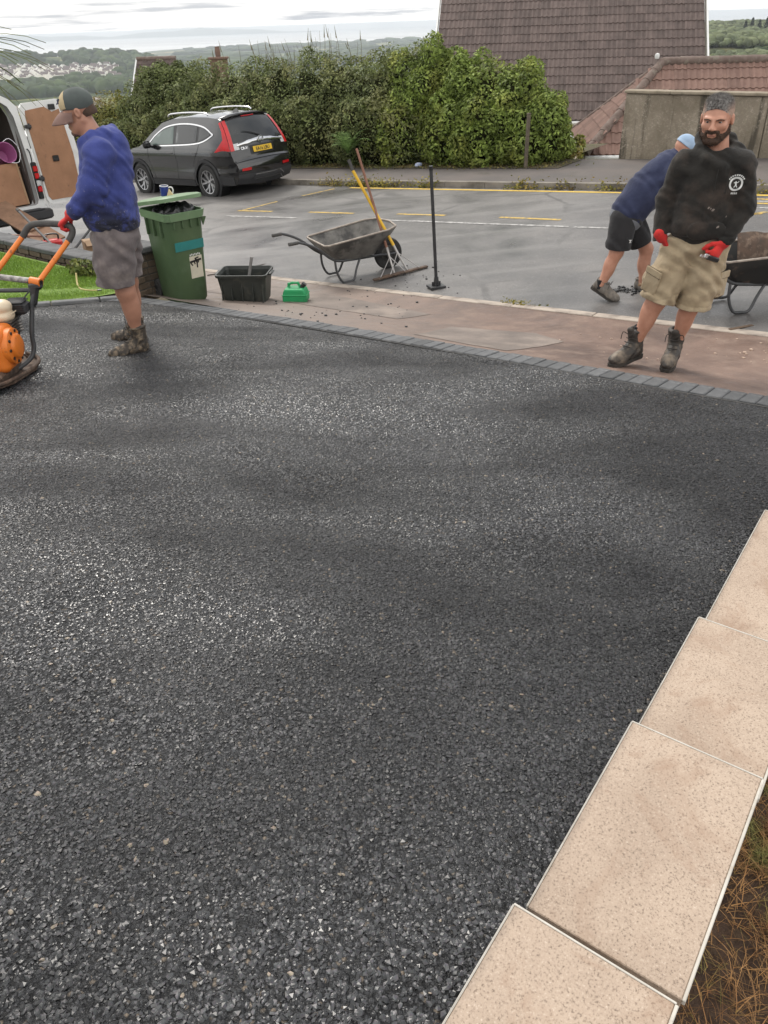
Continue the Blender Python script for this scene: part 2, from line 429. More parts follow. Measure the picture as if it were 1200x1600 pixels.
join = ng.nodes.new('GeometryNodeJoinGeometry')
for k in range(4):
    ico = N(ng, 'GeometryNodeMeshIcoSphere', {'Radius': 1.0, 'Subdivisions': 2 if k < 1 else 1})
    nz = N(ng, 'ShaderNodeTexNoise', {'Scale': .85 + .2 * k, 'Detail': 1.0}, noise_dimensions='4D'); nz.inputs['W'].default_value = k * 3.7
    sb = N(ng, 'ShaderNodeVectorMath', {0: nz.outputs[1]}, operation='SUBTRACT'); sb.inputs[1].default_value = (.5, .5, .5)
    sc_ = N(ng, 'ShaderNodeVectorMath', {0: sb.outputs[0]}, operation='SCALE'); sc_.inputs['Scale'].default_value = 2.3
    sp_ = N(ng, 'GeometryNodeSetPosition', {'Geometry': ico.outputs[0], 'Offset': sc_.outputs[0]})
    tr = N(ng, 'GeometryNodeTransform', {'Geometry': sp_.outputs[0]}); tr.inputs['Scale'].default_value = (1, .85 - .08 * k, .40 + .04 * k)
    smt = N(ng, 'GeometryNodeSetMaterial', {'Geometry': tr.outputs[0]}); smt.inputs['Material'].default_value = MATS['tarmac_stone']
    g2i = N(ng, 'GeometryNodeGeometryToInstance', {0: smt.outputs[0]})
    ng.links.new(g2i.outputs[0], join.inputs[0])
rr = N(ng, 'FunctionNodeRandomValue', data_type='FLOAT_VECTOR'); rr.inputs[0].default_value = (-.20, -.20, 0); rr.inputs[1].default_value = (.20, .20, 6.28)
rs = N(ng, 'FunctionNodeRandomValue', data_type='FLOAT'); rs.inputs[2].default_value = 0; rs.inputs[3].default_value = 1
rp = N(ng, 'ShaderNodeMath', {0: rs.outputs[1], 1: 2.2}, operation='POWER')
rs2 = N(ng, 'ShaderNodeMapRange', {'Value': rp.outputs[0], 'To Min': .0034, 'To Max': .0088}).outputs[0]
iop = N(ng, 'GeometryNodeInstanceOnPoints', {'Points': dp.outputs[0], 'Instance': join.outputs[0], 'Rotation': rr.outputs[0], 'Scale': rs2})
iop.inputs['Pick Instance'].default_value = True
ng.links.new(iop.outputs[0], go.inputs[0])
md = st.modifiers.new('scatter', 'NODES'); md.node_group = ng

# --- edging of charcoal setts between drive and footway
edging = tag(bpy.data.objects.new('sett_edging', None), 'row of charcoal setts edging the new tarmac', None, None, 'structure'); COL.objects.link(edging)
mbs = []
for k in range(5):
    b = MB(); b.box((0, 0, 0), (.098, .205, .06), bev=.005)
    me = bpy.data.meshes.new('sett'); me.from_pydata(b.v, [], b.f); me.materials.append(M_sett)
    for v in me.vertices: v.co += Vector(((random.random() - .5) * .003, (random.random() - .5) * .004, (random.random() - .5) * .002))
    mbs.append(me)
def walk(pts, step):
    out = []; rest = 0.0
    for (a, b), (c, d) in zip(pts, pts[1:]):
        L = math.hypot(c - a, d - b); t = rest
        while t < L:
            out.append((a + (c - a) * t / L, b + (d - b) * t / L, math.atan2(d - b, c - a))); t += step
        rest = t - L
    return out
sm = bez([Vector((x, y, 0)) for x, y in [(-3.4, 8.60), (-2.75, 8.40), (-2.37, 8.24)] + PAV_OUT[3:9]], 8)
for x, y, a in walk([(p.x, p.y) for p in sm], .1025):
    cx, cy = x + math.sin(a) * .10, y - math.cos(a) * .10
    o = put('sett', random.choice(mbs), None, edging, loc=(cx, cy, zD(cx, cy) - .017 + random.uniform(-.003, .003)))
    o.rotation_euler = (-.11 + random.uniform(-.012, .012), -.063 + random.uniform(-.012, .012), a + random.uniform(-.012, .012))
# mortar bed under the setts
bed = MB()
L = [(x, y) for x, y in [(p.x, p.y) for p in sm]]
vv = []; ff = []
for i, (x, y) in enumerate(L):
    a = math.atan2(L[min(i + 1, len(L) - 1)][1] - L[max(i - 1, 0)][1], L[min(i + 1, len(L) - 1)][0] - L[max(i - 1, 0)][0])
    for s_ in (-.01, .215):
        px, py = x + math.sin(a) * s_, y - math.cos(a) * s_
        vv.append((px, py, zD(px, py) + .003))
ff = [(2 * i, 2 * i + 1, 2 * i + 3, 2 * i + 2) for i in range(len(L) - 1)]
pyd('mortar_bed', vv, ff, mat('mortar', (.10, .095, .09), (.06, .058, .055), 20, .9, bump=.4), edging)

# --- footway, road, kerbs, far footway
def ribbon(name, dvals, fn0, fn1, m, nacross=8, dz=0.0):
    V = []; F = []
    for d in dvals:
        a, b = fn0(d), fn1(d)
        for k in range(nacross + 1):
            t = k / nacross; x = a[0] + (b[0] - a[0]) * t; y = a[1] + (b[1] - a[1]) * t
            V.append((x, y, gz(x, y) + dz))
    w = nacross + 1
    for i in range(len(dvals) - 1):
        for k in range(nacross): F.append((i * w + k, (i + 1) * w + k, (i + 1) * w + k + 1, i * w + k + 1))
    return structure(pyd(name, V, F, m, smooth=True))
def paver_pt(d):
    """point of the sett line at road coordinate d"""
    lo, hi = -40.0, 20.0
    for _ in range(40):
        x = (lo + hi) / 2
        if rd(x, paver_y(x)) > d: lo = x
        else: hi = x
    return (x, paver_y(x) + .002)
ds = [(-12 + .25 * i) for i in range(112)]
ribbon('footway', ds, paver_pt, lambda d: xy(d, KERB - .13), MATS['footway'], 24)
dl = [-40 + 2 * i for i in range(60)]
def zroad(name, n0, n1, m, dz=0.0, dvals=dl, na=6):
    V = []; F = []
    for d in dvals:
        for k in range(na + 1):
            x, y = xy(d, n0 + (n1 - n0) * k / na); V.append((x, y, zR(x, y) + dz))
    w = na + 1
    for i in range(len(dvals) - 1):
        for k in range(na): F.append((i * w + k, (i + 1) * w + k, (i + 1) * w + k + 1, i * w + k + 1))
    return structure(pyd(name, V, F, m, smooth=True))
zroad('road', KERB - .02, KERB2 + .01, MATS['road_old'], 0, na=10)
structure(bpy.data.objects['road'], 'worn grey residential road')
zroad('pavement', KERB2 + .12, BACK + .05, M_pav_far, .1)
zroad('verge', BACK + .02, BACK + .16, M_verge, .09, [-12 + 2 * i for i in range(11)], 2)
zroad('verge', BACK + .02, BACK + 2.4, M_verge, .09, [7.9 + 2 * i for i in range(16)], 4)
zroad('verge', 14.95, BACK + .04, M_verge, .112, [7.4 + 2 * i for i in range(16)])
def kerbrow(name, n0, w, h, dz, m, d0, d1, L, label):
    r = tag(bpy.data.objects.new(name, None), label, None, None, 'structure'); COL.objects.link(r)
    b = MB(); b.box((0, 0, -h / 2), (L - .006, w, h), bev=.006)
    me = bpy.data.meshes.new('kerbstone'); me.from_pydata(b.v, [], b.f); me.materials.append(m)
    d = d0
    while d < d1:
        x, y = xy(d + L / 2, n0 + w / 2)
        o = put('kerbstone', me, None, r, loc=(x, y, zR(x, y) + dz + random.uniform(-.002, .002)))
        o.rotation_euler = (.022, .068, math.atan2(RDY, RDX) + random.uniform(-.004, .004)); d += L
    return r
kerbrow('dropped_kerb', KERB - .14, .125, .1, .012, M_kerb, -8, 14, .915, 'flush dropped kerb of pale stones across the drive entrance')
kerbrow('far_kerb', KERB2, .125, .2, .108, M_kerb_far, -12, 30, .915, 'raised kerb of weathered stones along the far footway')

# patches in the footway
def patch(name, pts, m, dz=.0035, label=None):
    q_ = []
    for (a, b), (c, d) in zip(pts, pts[1:] + pts[:1]):
        k = max(1, int(math.hypot(c - a, d - b) / .09))
        q_ += [(a + (c - a) * i / k + random.uniform(-.008, .008), b + (d - b) * i / k + random.uniform(-.008, .008)) for i in range(k)]
    v2, f2 = cdt_poly(q_, step=.10)
    o = structure(pyd(name, [on(p.x, p.y, dz) for p in v2], f2, m), label)
    return o
patch('footway_patch', [(.32, 6.55), (.70, 7.10), (1.45, 6.78), (1.62, 6.42), (1.02, 5.86), (.75, 6.10)], M_patch, label='grey tarmac patch let into the reddish footway')
patch('footway_patch', [(-2.1, 9.35), (-1.05, 8.6), (.2, 7.5), (.55, 7.75), (-.3, 8.75), (-1.7, 10.1)], M_patch, label='long grey worn patch in the footway behind the bin')

# road markings
M_white = mat('marking_white', (.52, .51, .49), (.36, .35, .34), 9, .8, dirt=(.17, .165, .16), dscale=14, dlo=.40, dhi=.58, damt=.95)
M_yel = mat('marking_yellow', (.60, .40, .07), (.50, .33, .08), 6, .8, dirt=(.18, .16, .12), dscale=16, dlo=.44, dhi=.62, damt=.9)
def strip(d0, n0, d1, n1, w, m, label=None, dz=.004):
    a = Vector((*xy(d0, n0), 0)); b = Vector((*xy(d1, n1), 0)); t = (b - a).normalized(); q = Vector((-t.y, t.x, 0)) * w / 2
    k = max(2, int((b - a).length / .5)); V = []; F = []
    for i in range(k + 1):
        p = a.lerp(b, i / k)
        for s_ in (-1, 1):
            c = p + q * s_; V.append((c.x, c.y, zR(c.x, c.y) + dz))
    F = [(2 * i, 2 * i + 1, 2 * i + 3, 2 * i + 2) for i in range(k)]
    return structure(pyd('road_marking', V, F, m), label)
for d0, n0, d1, n1 in [(14.9, 10.0, 12.9, 10.15), (11.93, 10.25, 10.17, 10.38), (8.29, 10.53, 5.03, 10.66), (4.95, 10.66, 4.35, 10.68), (2.6, 10.7, .2, 10.75), (-2, 10.8, -4, 10.85)]:
    strip(d0, n0, d1, n1, .085, M_white, 'worn white lane line')
for d0, n0, d1, n1 in [(12.09, 10.72, 11.2, 10.78), (10.31, 10.86, 9.28, 10.91), (8.38, 11.0, 7.42, 11.05), (6.41, 11.07, 5.37, 11.07), (14.3, 10.6, 13.2, 10.66)]:
    strip(d0, n0, d1, n1, .085, M_yel, 'yellow dash of the marked bay')
strip(12.02, 10.72, 11.93, 11.65, .07, M_yel, 'yellow line closing the end of the bay, inner piece')
strip(11.80, 12.25, 11.62, 13.05, .07, M_yel, 'yellow line closing the end of the bay, piece at the kerb')
M_yel2 = mat('marking_yellow_kerb', (.62, .42, .06), (.54, .36, .07), 6, .8, dirt=(.20, .17, .12), dscale=10, dlo=.55, dhi=.72, damt=.8)
for a, b in zip([11.3, 8.6, 5.5, 3.2, 0, -4], [8.6, 5.5, 3.2, 0, -4, -9]): strip(a, 13.2, b, 13.2, .10, M_yel2, 'yellow line along the far kerb')
for d0, n0, d1, n1 in [(3.25, 12.9, 2.6, 12.9), (3.25, 12.6, 2.6, 12.6), (3.02, 11.95, 2.78, 11.9), (2.95, 11.8, 2.75, 12.05)]:
    strip(d0, n0, d1, n1, .09, M_yel, 'yellow painted road lettering, worn', .0045)
for d0, n0, d1, n1 in [(3.2, 12.75, 2.6, 12.75), (3.2, 12.3, 2.6, 12.3)]: strip(d0, n0, d1, n1, .08, M_white, 'worn white bar beside the far kerb')

# --- lawn (artificial turf) left of the drive
LAWN_E = [(-8.6, 6.38), (-3.9, 7.93), (-3.0, 8.30), (-2.72, 8.44)]
def lawn_z(x, y): return max(-2.40 + .012 * (x + 3.0) - .0 * y, zD(x, y) + .012) if y < 8.6 else -2.385 + .012 * (x + 3)
m, nt, bs = new_mat('turf'); tc = N(nt, 'ShaderNodeTexCoord').outputs['Object']
na = noise_node(nt, tc, 2.2, 6, .6); nb = noise_node(nt, tc, 120, 2)
col = ramp(nt, na.outputs[0], .35, (.20, .30, .042), .65, (.27, .37, .065))
col = mixc(nt, maskr(nt, nb.outputs[0], .62, .4), col, (.07, .16, .012))
nt.links.new(col, bs.inputs['Base Color']); bs.inputs['Roughness'].default_value = .8
nt.links.new(bumpn(nt, nb.outputs[0], .8, .01), bs.inputs['Normal'])
lawn_poly = LAWN_E + [(-2.82, 8.80), (-6.9, 12.1), (-12, 12.1), (-12, 6)]
v2, f2 = cdt_poly(lawn_poly, step=.25)
lw = structure(pyd('lawn', [(p.x, p.y, lawn_z(p.x, p.y)) for p in v2], f2, MATS['turf'], smooth=True), 'bright green lawn')
# short turf blades
def blades(name, poly, zf, n, h, m, parent=None, w=.004, lean=.5):
    xs = [p[0] for p in poly]; ys = [p[1] for p in poly]
    P = np.column_stack([rng.uniform(min(xs), max(xs), n * 3), rng.uniform(min(ys), max(ys), n * 3)])
    inside = np.zeros(len(P), bool)
    for i in range(len(poly)):
        a, b = poly[i], poly[i - 1]
        if a[1] == b[1]: continue
        c = ((a[1] > P[:, 1]) != (b[1] > P[:, 1])) & (P[:, 0] < (b[0] - a[0]) * (P[:, 1] - a[1]) / (b[1] - a[1]) + a[0])
        inside ^= c
    P = P[inside][:n]; n = len(P)
    z = np.array([zf(a, b) for a, b in P])
    an = rng.uniform(0, 2 * PI, n); hh = h * rng.uniform(.5, 1.2, n); ln = rng.uniform(0, lean, n) * hh; la = rng.uniform(0, 2 * PI, n)
    B = np.column_stack([P, z]); dx = np.column_stack([np.cos(an) * w, np.sin(an) * w, np.zeros(n)])
    T = B + np.column_stack([np.cos(la) * ln, np.sin(la) * ln, hh])
    V = np.stack([B - dx, B + dx, T], 1).reshape(-1, 3); F = np.arange(n * 3).reshape(-1, 3)
    return put(name, fast_mesh(name, V, F), m, parent)
tag(blades('grass', [(-5.6, 7.42), (-3.9, 7.97), (-3.0, 8.34), (-2.76, 8.5), (-2.86, 8.76), (-5.6, 11.0)], lambda a, b: lawn_z(a, b), 60000, .022, mat('turf_blade', (.25, .37, .06), (.17, .28, .035), 3, .7, island=.35), w=.0035), 'short bright green turf blades of the lawn', None, None, 'stuff')
# lawn edging stones
edg = tag(bpy.data.objects.new('lawn_edging', None), 'grey concrete edging between lawn and tarmac', None, None, 'structure'); COL.objects.link(edg)
M_conc = mat('edging_concrete', (.13, .132, .135), (.19, .19, .19), 8, .85, bump=.5, bscale=120, dirt=(.06, .06, .06), dscale=6)
for (a, b), (c, d) in zip(LAWN_E, LAWN_E[1:]):
    L = math.hypot(c - a, d - b); k = max(1, round(L / .6)); an = math.atan2(d - b, c - a)
    for i in range(k):
        t = (i + .5) / k; x, y = a + (c - a) * t, b + (d - b) * t
        bb = MB(); bb.box((0, 0, 0), (L / k - .006, .085, .12), bev=.008)
        o = bb.build('edging_stone', M_conc, edg, loc=(x + math.sin(an) * .045, y - math.cos(an) * .045, zD(x, y) - .02)); o.rotation_euler = (0, .02 + .06, an)
        o.rotation_euler = (0, math.atan(.02 * math.cos(an) + .125 * math.sin(an)), an)

# --- low garden wall behind the lawn, with grey coping stones, and its pier
M_cope = mat('coping_grey', (.115, .115, .118), (.075, .075, .078), 5, .85, bump=.5, bscale=70, dirt=(.20, .20, .19), dscale=7, dlo=.55, dhi=.75, damt=.6)
M_brick = mat('brick_brown', (.105, .075, .05), (.06, .045, .033), 9, .9, bump=.7, bscale=60, island=.4, dirt=(.17, .13, .09), dscale=9, dlo=.5, dhi=.68)
M_mort = mat('wall_mortar', (.085, .075, .062), (.05, .046, .04), 15, .95, bump=.6, bscale=60)
gw = thing('garden_wall', 'low brown brick garden wall with grey coping behind the lawn', 'wall')
ga = math.atan2(RDY, RDX)
def cope_row(d0, d1, n0, wid, z0, z1, L):
    d = d0
    while d < d1 - .01:
        l = min(L, d1 - d); x, y = xy(d + l / 2, n0 + wid / 2); t = (d + l / 2 - d0) / (d1 - d0)
        b = MB(); b.box((0, 0, 0), (l - .008, wid, .055), bev=.008)
        o = b.build('coping_stone', M_cope, gw, loc=(x, y, z0 + (z1 - z0) * t)); o.rotation_euler = (0, random.uniform(-.008, .008), ga + random.uniform(-.01, .01)); d += l
cope_row(8.0, 14.6, 5.12, .27, -2.285, -2.335, .61)
# core and bricks of the low wall (road side and lawn side) and pier
core = MB()
x, y = xy(11.3, 5.255); core.box((x, y, -2.66), (6.56, .16, .68), ga)
x, y = xy(7.72, 5.19); core.box((x, y, -2.32), (.50, .34, .52), ga)
core.build('wall_core', M_mort, gw)
bb = MB(); bb.box((0, 0, 0), (.21, .10, .062), bev=.006); bme = bpy.data.meshes.new('brick'); bme.from_pydata(bb.v, [], bb.f); bme.materials.append(M_brick)
def brick_at(p, rz, sx=1.0):
    o = put('brick', bme, None, gw, loc=p); o.rotation_euler = (0, random.uniform(-.02, .02), rz + random.uniform(-.015, .015)); o.scale = (sx, 1, 1); return o
for r in range(7):
    z = -2.075 - r * .073 - .045
    # end face of the pier (towards the drive), facing down-road side -RD
    for k in range(2):
        n_ = 5.108 + k * .168
        x, y = xy(7.515, n_); brick_at((x, y, z), ga + PI / 2, (.86 if (k + r) % 2 else .68))
    for k in range(3):
        x, y = xy(7.56 + k * .16 - (.04 if r % 2 else 0), 5.062); brick_at((x, y, z), ga, .70)
for r in range(3):
    for k in range(24):
        d = 8.1 + k * .272 + (.12 if r % 2 else 0)
        if d < 14.4:
            x, y = xy(d, 5.175); brick_at((x, y, -2.36 - r * .075 - .008 * k * 0), ga, 1.15)
bb = MB(); bb.box((0, 0, 0), (.60, .42, .06), bev=.01)
o = bb.build('pier_coping', M_cope, gw, loc=(*xy(7.71, 5.19), -2.03)); o.rotation_euler = (0, .01, ga + .01)

# --- coping wall in the foreground: porcelain slabs stepping down
WX, WY = .598, .802     # direction of the wall
VX, VY = .802, -.598    # across it, to the right
m, nt, bs = new_mat('slab'); tc = N(nt, 'ShaderNodeTexCoord').outputs['Object']; oi = N(nt, 'ShaderNodeObjectInfo').outputs['Random']
tcv = N(nt, 'ShaderNodeVectorMath', {0: tc, 1: N(nt, 'ShaderNodeCombineXYZ', {0: N(nt, 'ShaderNodeMath', {0: oi, 1: 7.0}, operation='MULTIPLY').outputs[0]}).outputs[0]}, operation='ADD').outputs[0]
n1 = noise_node(nt, tcv, 190, 4, .7); n2 = noise_node(nt, tcv, 45, 5, .7); n3 = noise_node(nt, tcv, 3.2, 5, .6); n4 = noise_node(nt, tcv, 330, 2)
col = ramp(nt, n3.outputs[0], .35, (.345, .262, .198), .65, (.432, .336, .258))
col = mixc(nt, maskr(nt, n1.outputs[0], .54, .66), col, (.165, .12, .086))
col = mixc(nt, maskr(nt, n1.outputs[0], .42, .30), col, (.50, .41, .33))
n5 = N(nt, 'ShaderNodeTexVoronoi', {'Vector': tcv, 'Scale': 105.0})
c5 = N(nt, 'ShaderNodeSeparateColor', {0: n5.outputs['Color']}).outputs[0]
spot = N(nt, 'ShaderNodeMath', {0: maskr(nt, n5.outputs['Distance'], .30, .12), 1: maskr(nt, c5, .70, .76)}, operation='MULTIPLY').outputs[0]
col = mixc(nt, N(nt, 'ShaderNodeMath', {0: spot, 1: .7}, operation='MULTIPLY').outputs[0], col, (.17, .12, .085))
col = mixc(nt, N(nt, 'ShaderNodeMath', {0: maskr(nt, n4.outputs[0], .58, .7), 1: .5}, operation='MULTIPLY').outputs[0], col, (.25, .19, .15))
st_ = noise_node(nt, tcv, 4.5, 6, .7, .8)
col = mixc(nt, N(nt, 'ShaderNodeMath', {0: maskr(nt, st_.outputs[0], .52, .68), 1: .6}, operation='MULTIPLY').outputs[0], col, (.25, .155, .10))
sy_ = N(nt, 'ShaderNodeSeparateXYZ', {0: tc}).outputs[1]; ned = noise_node(nt, tcv, 22, 5, .7)
ed = N(nt, 'ShaderNodeMath', {0: N(nt, 'ShaderNodeMath', {0: sy_, 1: N(nt, 'ShaderNodeMath', {0: ned.outputs[0], 1: .05}, operation='MULTIPLY').outputs[0]}, operation='ADD').outputs[0], 1: 1.0}, operation='MULTIPLY').outputs[0]
col = mixc(nt, N(nt, 'ShaderNodeMath', {0: maskr(nt, ed, .165, .195), 1: .6}, operation='MULTIPLY').outputs[0], col, (.13, .10, .08))
col = N(nt, 'ShaderNodeHueSaturation', {'Color': col, 'Value': N(nt, 'ShaderNodeMapRange', {'Value': oi, 'To Min': .92, 'To Max': 1.08}).outputs[0]}).outputs[0]
nt.links.new(col, bs.inputs['Base Color']); bs.inputs['Roughness'].default_value = .62
nt.links.new(bumpn(nt, n1.outputs[0], .35, .002), bs.inputs['Normal'])
M_trim = mat('white_trim', (.54, .51, .46), (.42, .39, .34), 14, .6, dirt=(.34, .29, .23), dscale=24, dlo=.55, dhi=.70, damt=.75)
M_rend = mat('white_block', (.55, .53, .50), (.42, .40, .38), 4, .85, bump=.5, bscale=70, dirt=(.20, .17, .14), dscale=5)
cw = thing('coping_wall', 'low wall topped with speckled beige slabs beside the drive', 'wall')
wrz = math.atan2(WY, WX)
#           far-left corner        top z   length
slabs = [((.223, .858), -1.465, .62, .330), ((.618, 1.375), -1.540, .60, .330), ((.980, 1.857), -1.615, .602, .330), ((1.49, 2.52), -1.655, .83, .330), ((1.86, 3.02), -1.73, .62, .33), ((2.225, 3.51), -1.805, .61, .33), ((2.575, 3.98), -1.88, .585, .33)]
slabs.insert(0, ((.223 - .6 * WX, .858 - .6 * WY), -1.39, .6, .33))
for (ax, ay), z, L, w in slabs:
    cx, cy = ax - WX * L / 2 + VX * w / 2, ay - WY * L / 2 + VY * w / 2
    b = MB(); b.box((0, 0, 0), (L - .004, w - .016, .035), bev=.002)
    o = b.build('coping_slab', MATS['slab'], cw, loc=(cx, cy, z - .0175)); o.rotation_euler = (0, 0, wrz + random.uniform(-.003, .003))
    t = MB(); t.box((0, w / 2 - .0062, .0105), (L - .004, .0036, .016), bev=.001); t.build('edge_trim', M_trim, o)
    t = MB(); t.box((0, -w / 2 + .0045, .0105), (L - .004, .0065, .016), bev=.0015); t.build('edge_trim', M_trim, o)
    t = MB(); t.box((L / 2 - .0005, 0, .0108), (.0042, w - .012, .016), bev=.001); t.build('edge_trim', M_trim, o)
    b = MB(); b.box((cx, cy, z - .035 - .25), (L - .002, w - .08, .5), wrz); b.build('wall_block', M_rend, cw)
# soil bed with dry grass on the right of the wall
def zS(x, y):
    k = smooth01((((x - .618) * WX + (y - 1.375) * WY) - 1.5) / 1.7)
    return (-1.86 - .11 * (x * WX + y * WY)) * (1 - k) + (zD(x, y) - .05) * k + .02 * math.sin(7 * x) * math.sin(6 * y + 1)
def smooth01(x): x = max(0.0, min(1.0, x)); return x * x * (3 - 2 * x)
def wv(s, t): return (.618 + WX * s + VX * t, 1.375 + WY * s + VY * t)
bed_poly = [wv(-2.2, .27), wv(3.40, .27), wv(3.40, 2.6), wv(-2.2, 2.6)]
v2, f2 = cdt_poly(bed_poly, step=.10)
structure(pyd('soil_bed', [(p.x, p.y, zS(p.x, p.y)) for p in v2], f2, M_soil, smooth=True), 'dark soil bed beside the coping wall')
M_dry = mat('dry_grass', (.40, .22, .085), (.19, .09, .035), 9, .8, island=.65, dirt=(.16, .19, .05), dscale=5, dlo=.5, dhi=.6)
def straw(name, n, smin, smax, tmin, tmax, hlen, m):
    V = []; F = []
    tuft = [(random.uniform(smin, smax), random.uniform(tmin, tmax)) for _ in range(60)]
    for i in range(n):
        if random.random() < .55:
            s0, t0 = random.choice(tuft); s0 += random.gauss(0, .04); t0 += random.gauss(0, .04)
        else: s0, t0 = random.uniform(smin, smax), random.uniform(tmin, tmax)
        x, y = wv(s0, max(t0, .30)); z = zS(x, y); a = random.uniform(0, 2 * PI); l = hlen * random.uniform(.4, 1.5); el = random.uniform(.1, 1.3); wd = random.uniform(.0006, .0016)
        p = Vector((x, y, z)); n0 = len(V); q = Vector((-math.sin(a), math.cos(a), 0)) * wd
        for k in range(4):
            V += [p - q * (1 - k / 4), p + q * (1 - k / 4)]
            e_ = el - k * .45 * random.uniform(.3, 1.2); p = p + Vector((math.cos(a) * math.cos(e_), math.sin(a) * math.cos(e_), math.sin(e_))) * l / 4
            p.z = max(p.z, zS(p.x, p.y) + .004)
        for k in range(3): F.append((n0 + 2 * k, n0 + 2 * k + 1, n0 + 2 * k + 3, n0 + 2 * k + 2))
    o = pyd(name, V, F, m); tag(o, 'dry straw and grass lying on the dark soil bed', None, None, 'stuff'); return o
straw('dry_grass', 30000, -1.4, 2.8, .31, 1.1, .10, M_dry)
peb = MB()
for (s0, t0) in [(-.42, .40), (.3, .5), (-.8, .45)]:
    x, y = wv(s0, t0); mb = MB(); mb.lathe([(.001, -.008), (.010, -.005), (.013, 0), (.009, .006), (.001, .008)], n=8)
    tag(mb.build('pebble', mat('pebble_pale', (.5, .45, .42), None, 30, .8), None, True, loc=(x, y, zS(x, y) + .012)), 'pale pebble lying in the dry grass bed', 'pebble', 'pebbles in the soil bed')
# ================================================================== FAR SETTING
def smooth01(x): x = max(0.0, min(1.0, x)); return x * x * (3 - 2 * x)
def interp(x, xs, ys): return float(np.interp(x, xs, ys))
R_PT = [15, 24, 40, 80, 200, 500, 900, 1300, 1700, 2000, 2350, 2650, 3100, 3800, 4800, 6200, 7000]
Z_L  = [-4.4, -7, -12, -20, -38, -66, -84, -92, -90, -82, -64, -52, -72, -112, -126, -134, -140]      # wooded ridge (left)
Z_C  = [-4.4, -7, -12, -20, -38, -70, -95, -103, -106, -107, -108, -108, -109, -110, -112, -114, -116]     # coastal plain (centre)
Z_R  = [-4.4, -6, -9, -12, -18, -26, -17, -14, -22, -40, -60, -70, -80, -95, -110, -118, -120]        # near wooded hill (right)
def tz(az, r):
    """terrain height; az in degrees from +Y"""
    zl, zc, zr_ = interp(r, R_PT, Z_L), interp(r, R_PT, Z_C), interp(r, R_PT, Z_R)
    t = smooth01((az + 17) / 9); z = zl * (1 - t) + zc * t
    t = smooth01((az - 12) / 9); z = z * (1 - t) + zr_ * t
    x, y = r * math.sin(rad(az)), r * math.cos(rad(az))
    if r > 600: z += 5.5 * math.sin(x / 230.0 + 1) * math.sin(y / 310.0) + 3 * math.sin(x / 90.0) * math.sin(y / 120.0 + 2)
    return z
azs = np.linspace(-80, 80, 161); rs = sorted(set(list(np.geomspace(15, 7000, 70)) + [2500, 2650, 2800]))
V = []; F = []
for r in rs:
    for a in azs:
        x, y = r * math.sin(rad(a)), r * math.cos(rad(a)); z = tz(a, r)
        if r < 46 and rn(x, y) < BACK + 3.6: z = min(z, zR(x, y) - 1.2)
        V.append((x, y, z))
w = len(azs)
for i in range(len(rs) - 1):
    for k in range(w - 1): F.append((i * w + k, i * w + k + 1, (i + 1) * w + k + 1, (i + 1) * w + k))
m, nt, bs = new_mat('far_land'); tc = N(nt, 'ShaderNodeTexCoord').outputs['Object']
n1 = noise_node(nt, tc, .004, 6, .6); n2 = noise_node(nt, tc, .03, 5, .6)
fld = N(nt, 'ShaderNodeTexVoronoi', {'Vector': tc, 'Scale': .0042})
fc = N(nt, 'ShaderNodeSeparateColor', {0: fld.outputs['Color']}).outputs[0]
col = ramp(nt, n2.outputs[0], .35, (.035, .055, .022), .65, (.07, .085, .03))
col = mixc(nt, maskr(nt, fc, .45, .5), col, (.16, .17, .06))
col = mixc(nt, maskr(nt, fc, .75, .8), col, (.27, .23, .11))
col = mixc(nt, maskr(nt, n1.outputs[0], .5, .56), col, (.035, .055, .022))
nt.links.new(col, bs.inputs['Base Color']); bs.inputs['Roughness'].default_value = .95; bs.inputs['Specular IOR Level'].default_value = .1
structure(pyd('terrain', V, F, MATS['far_land'], smooth=True), 'green valley falling away to the coast')
# near sheet of earth under everything on our side of the road
structure(pyd('ground', [(-60, -30, -6), (60, -30, -6), (60, 60, -14), (-60, 60, -14)], [(0, 1, 2, 3)], M_verge), 'earth below the street')

m, nt, bs = new_mat('sea_water'); tc = N(nt, 'ShaderNodeTexCoord').outputs['Object']
mp = N(nt, 'ShaderNodeMapping', {'Vector': tc}); mp.inputs['Scale'].default_value = (.00012, .0006, 1)
n1 = noise_node(nt, mp.outputs[0], 1.5, 5)
col = ramp(nt, n1.outputs[0], .42, (.36, .345, .32), .6, (.60, .59, .57))
nt.links.new(col, bs.inputs['Base Color']); bs.inputs['Roughness'].default_value = .35
structure(pyd('sea', [(-32000, 3000, -132), (32000, 3000, -132), (32000, 26000, -132), (-32000, 26000, -132)], [(0, 1, 2, 3)], MATS['sea_water']), 'pale grey estuary')
V = []; F = []; K = 90
for i in range(K + 1):
    az = -40 + 37.5 * i / K; env = smooth01((az + 46) / 12) * smooth01((-2.5 - az) / 5.5)
    h = env * (95 + 40 * math.sin(az * .55 + 1.0) + 16 * math.sin(az * 1.7) + 6 * math.sin(az * 5.3))
    for r, k in ((20500, 0), (21000, .55), (22000, 1), (24500, 0)):
        V.append((r * math.sin(rad(az)), r * math.cos(rad(az)), -133 + h * k))
for i in range(K):
    for k in range(3): F.append((4 * i + k, 4 * i + 4 + k, 4 * i + 5 + k, 4 * i + 1 + k))
structure(pyd('distant_hills', V, F, mat('distant_land', (.05, .07, .04), (.09, .10, .05), .0008, .95), smooth=True), 'blue hills across the estuary')

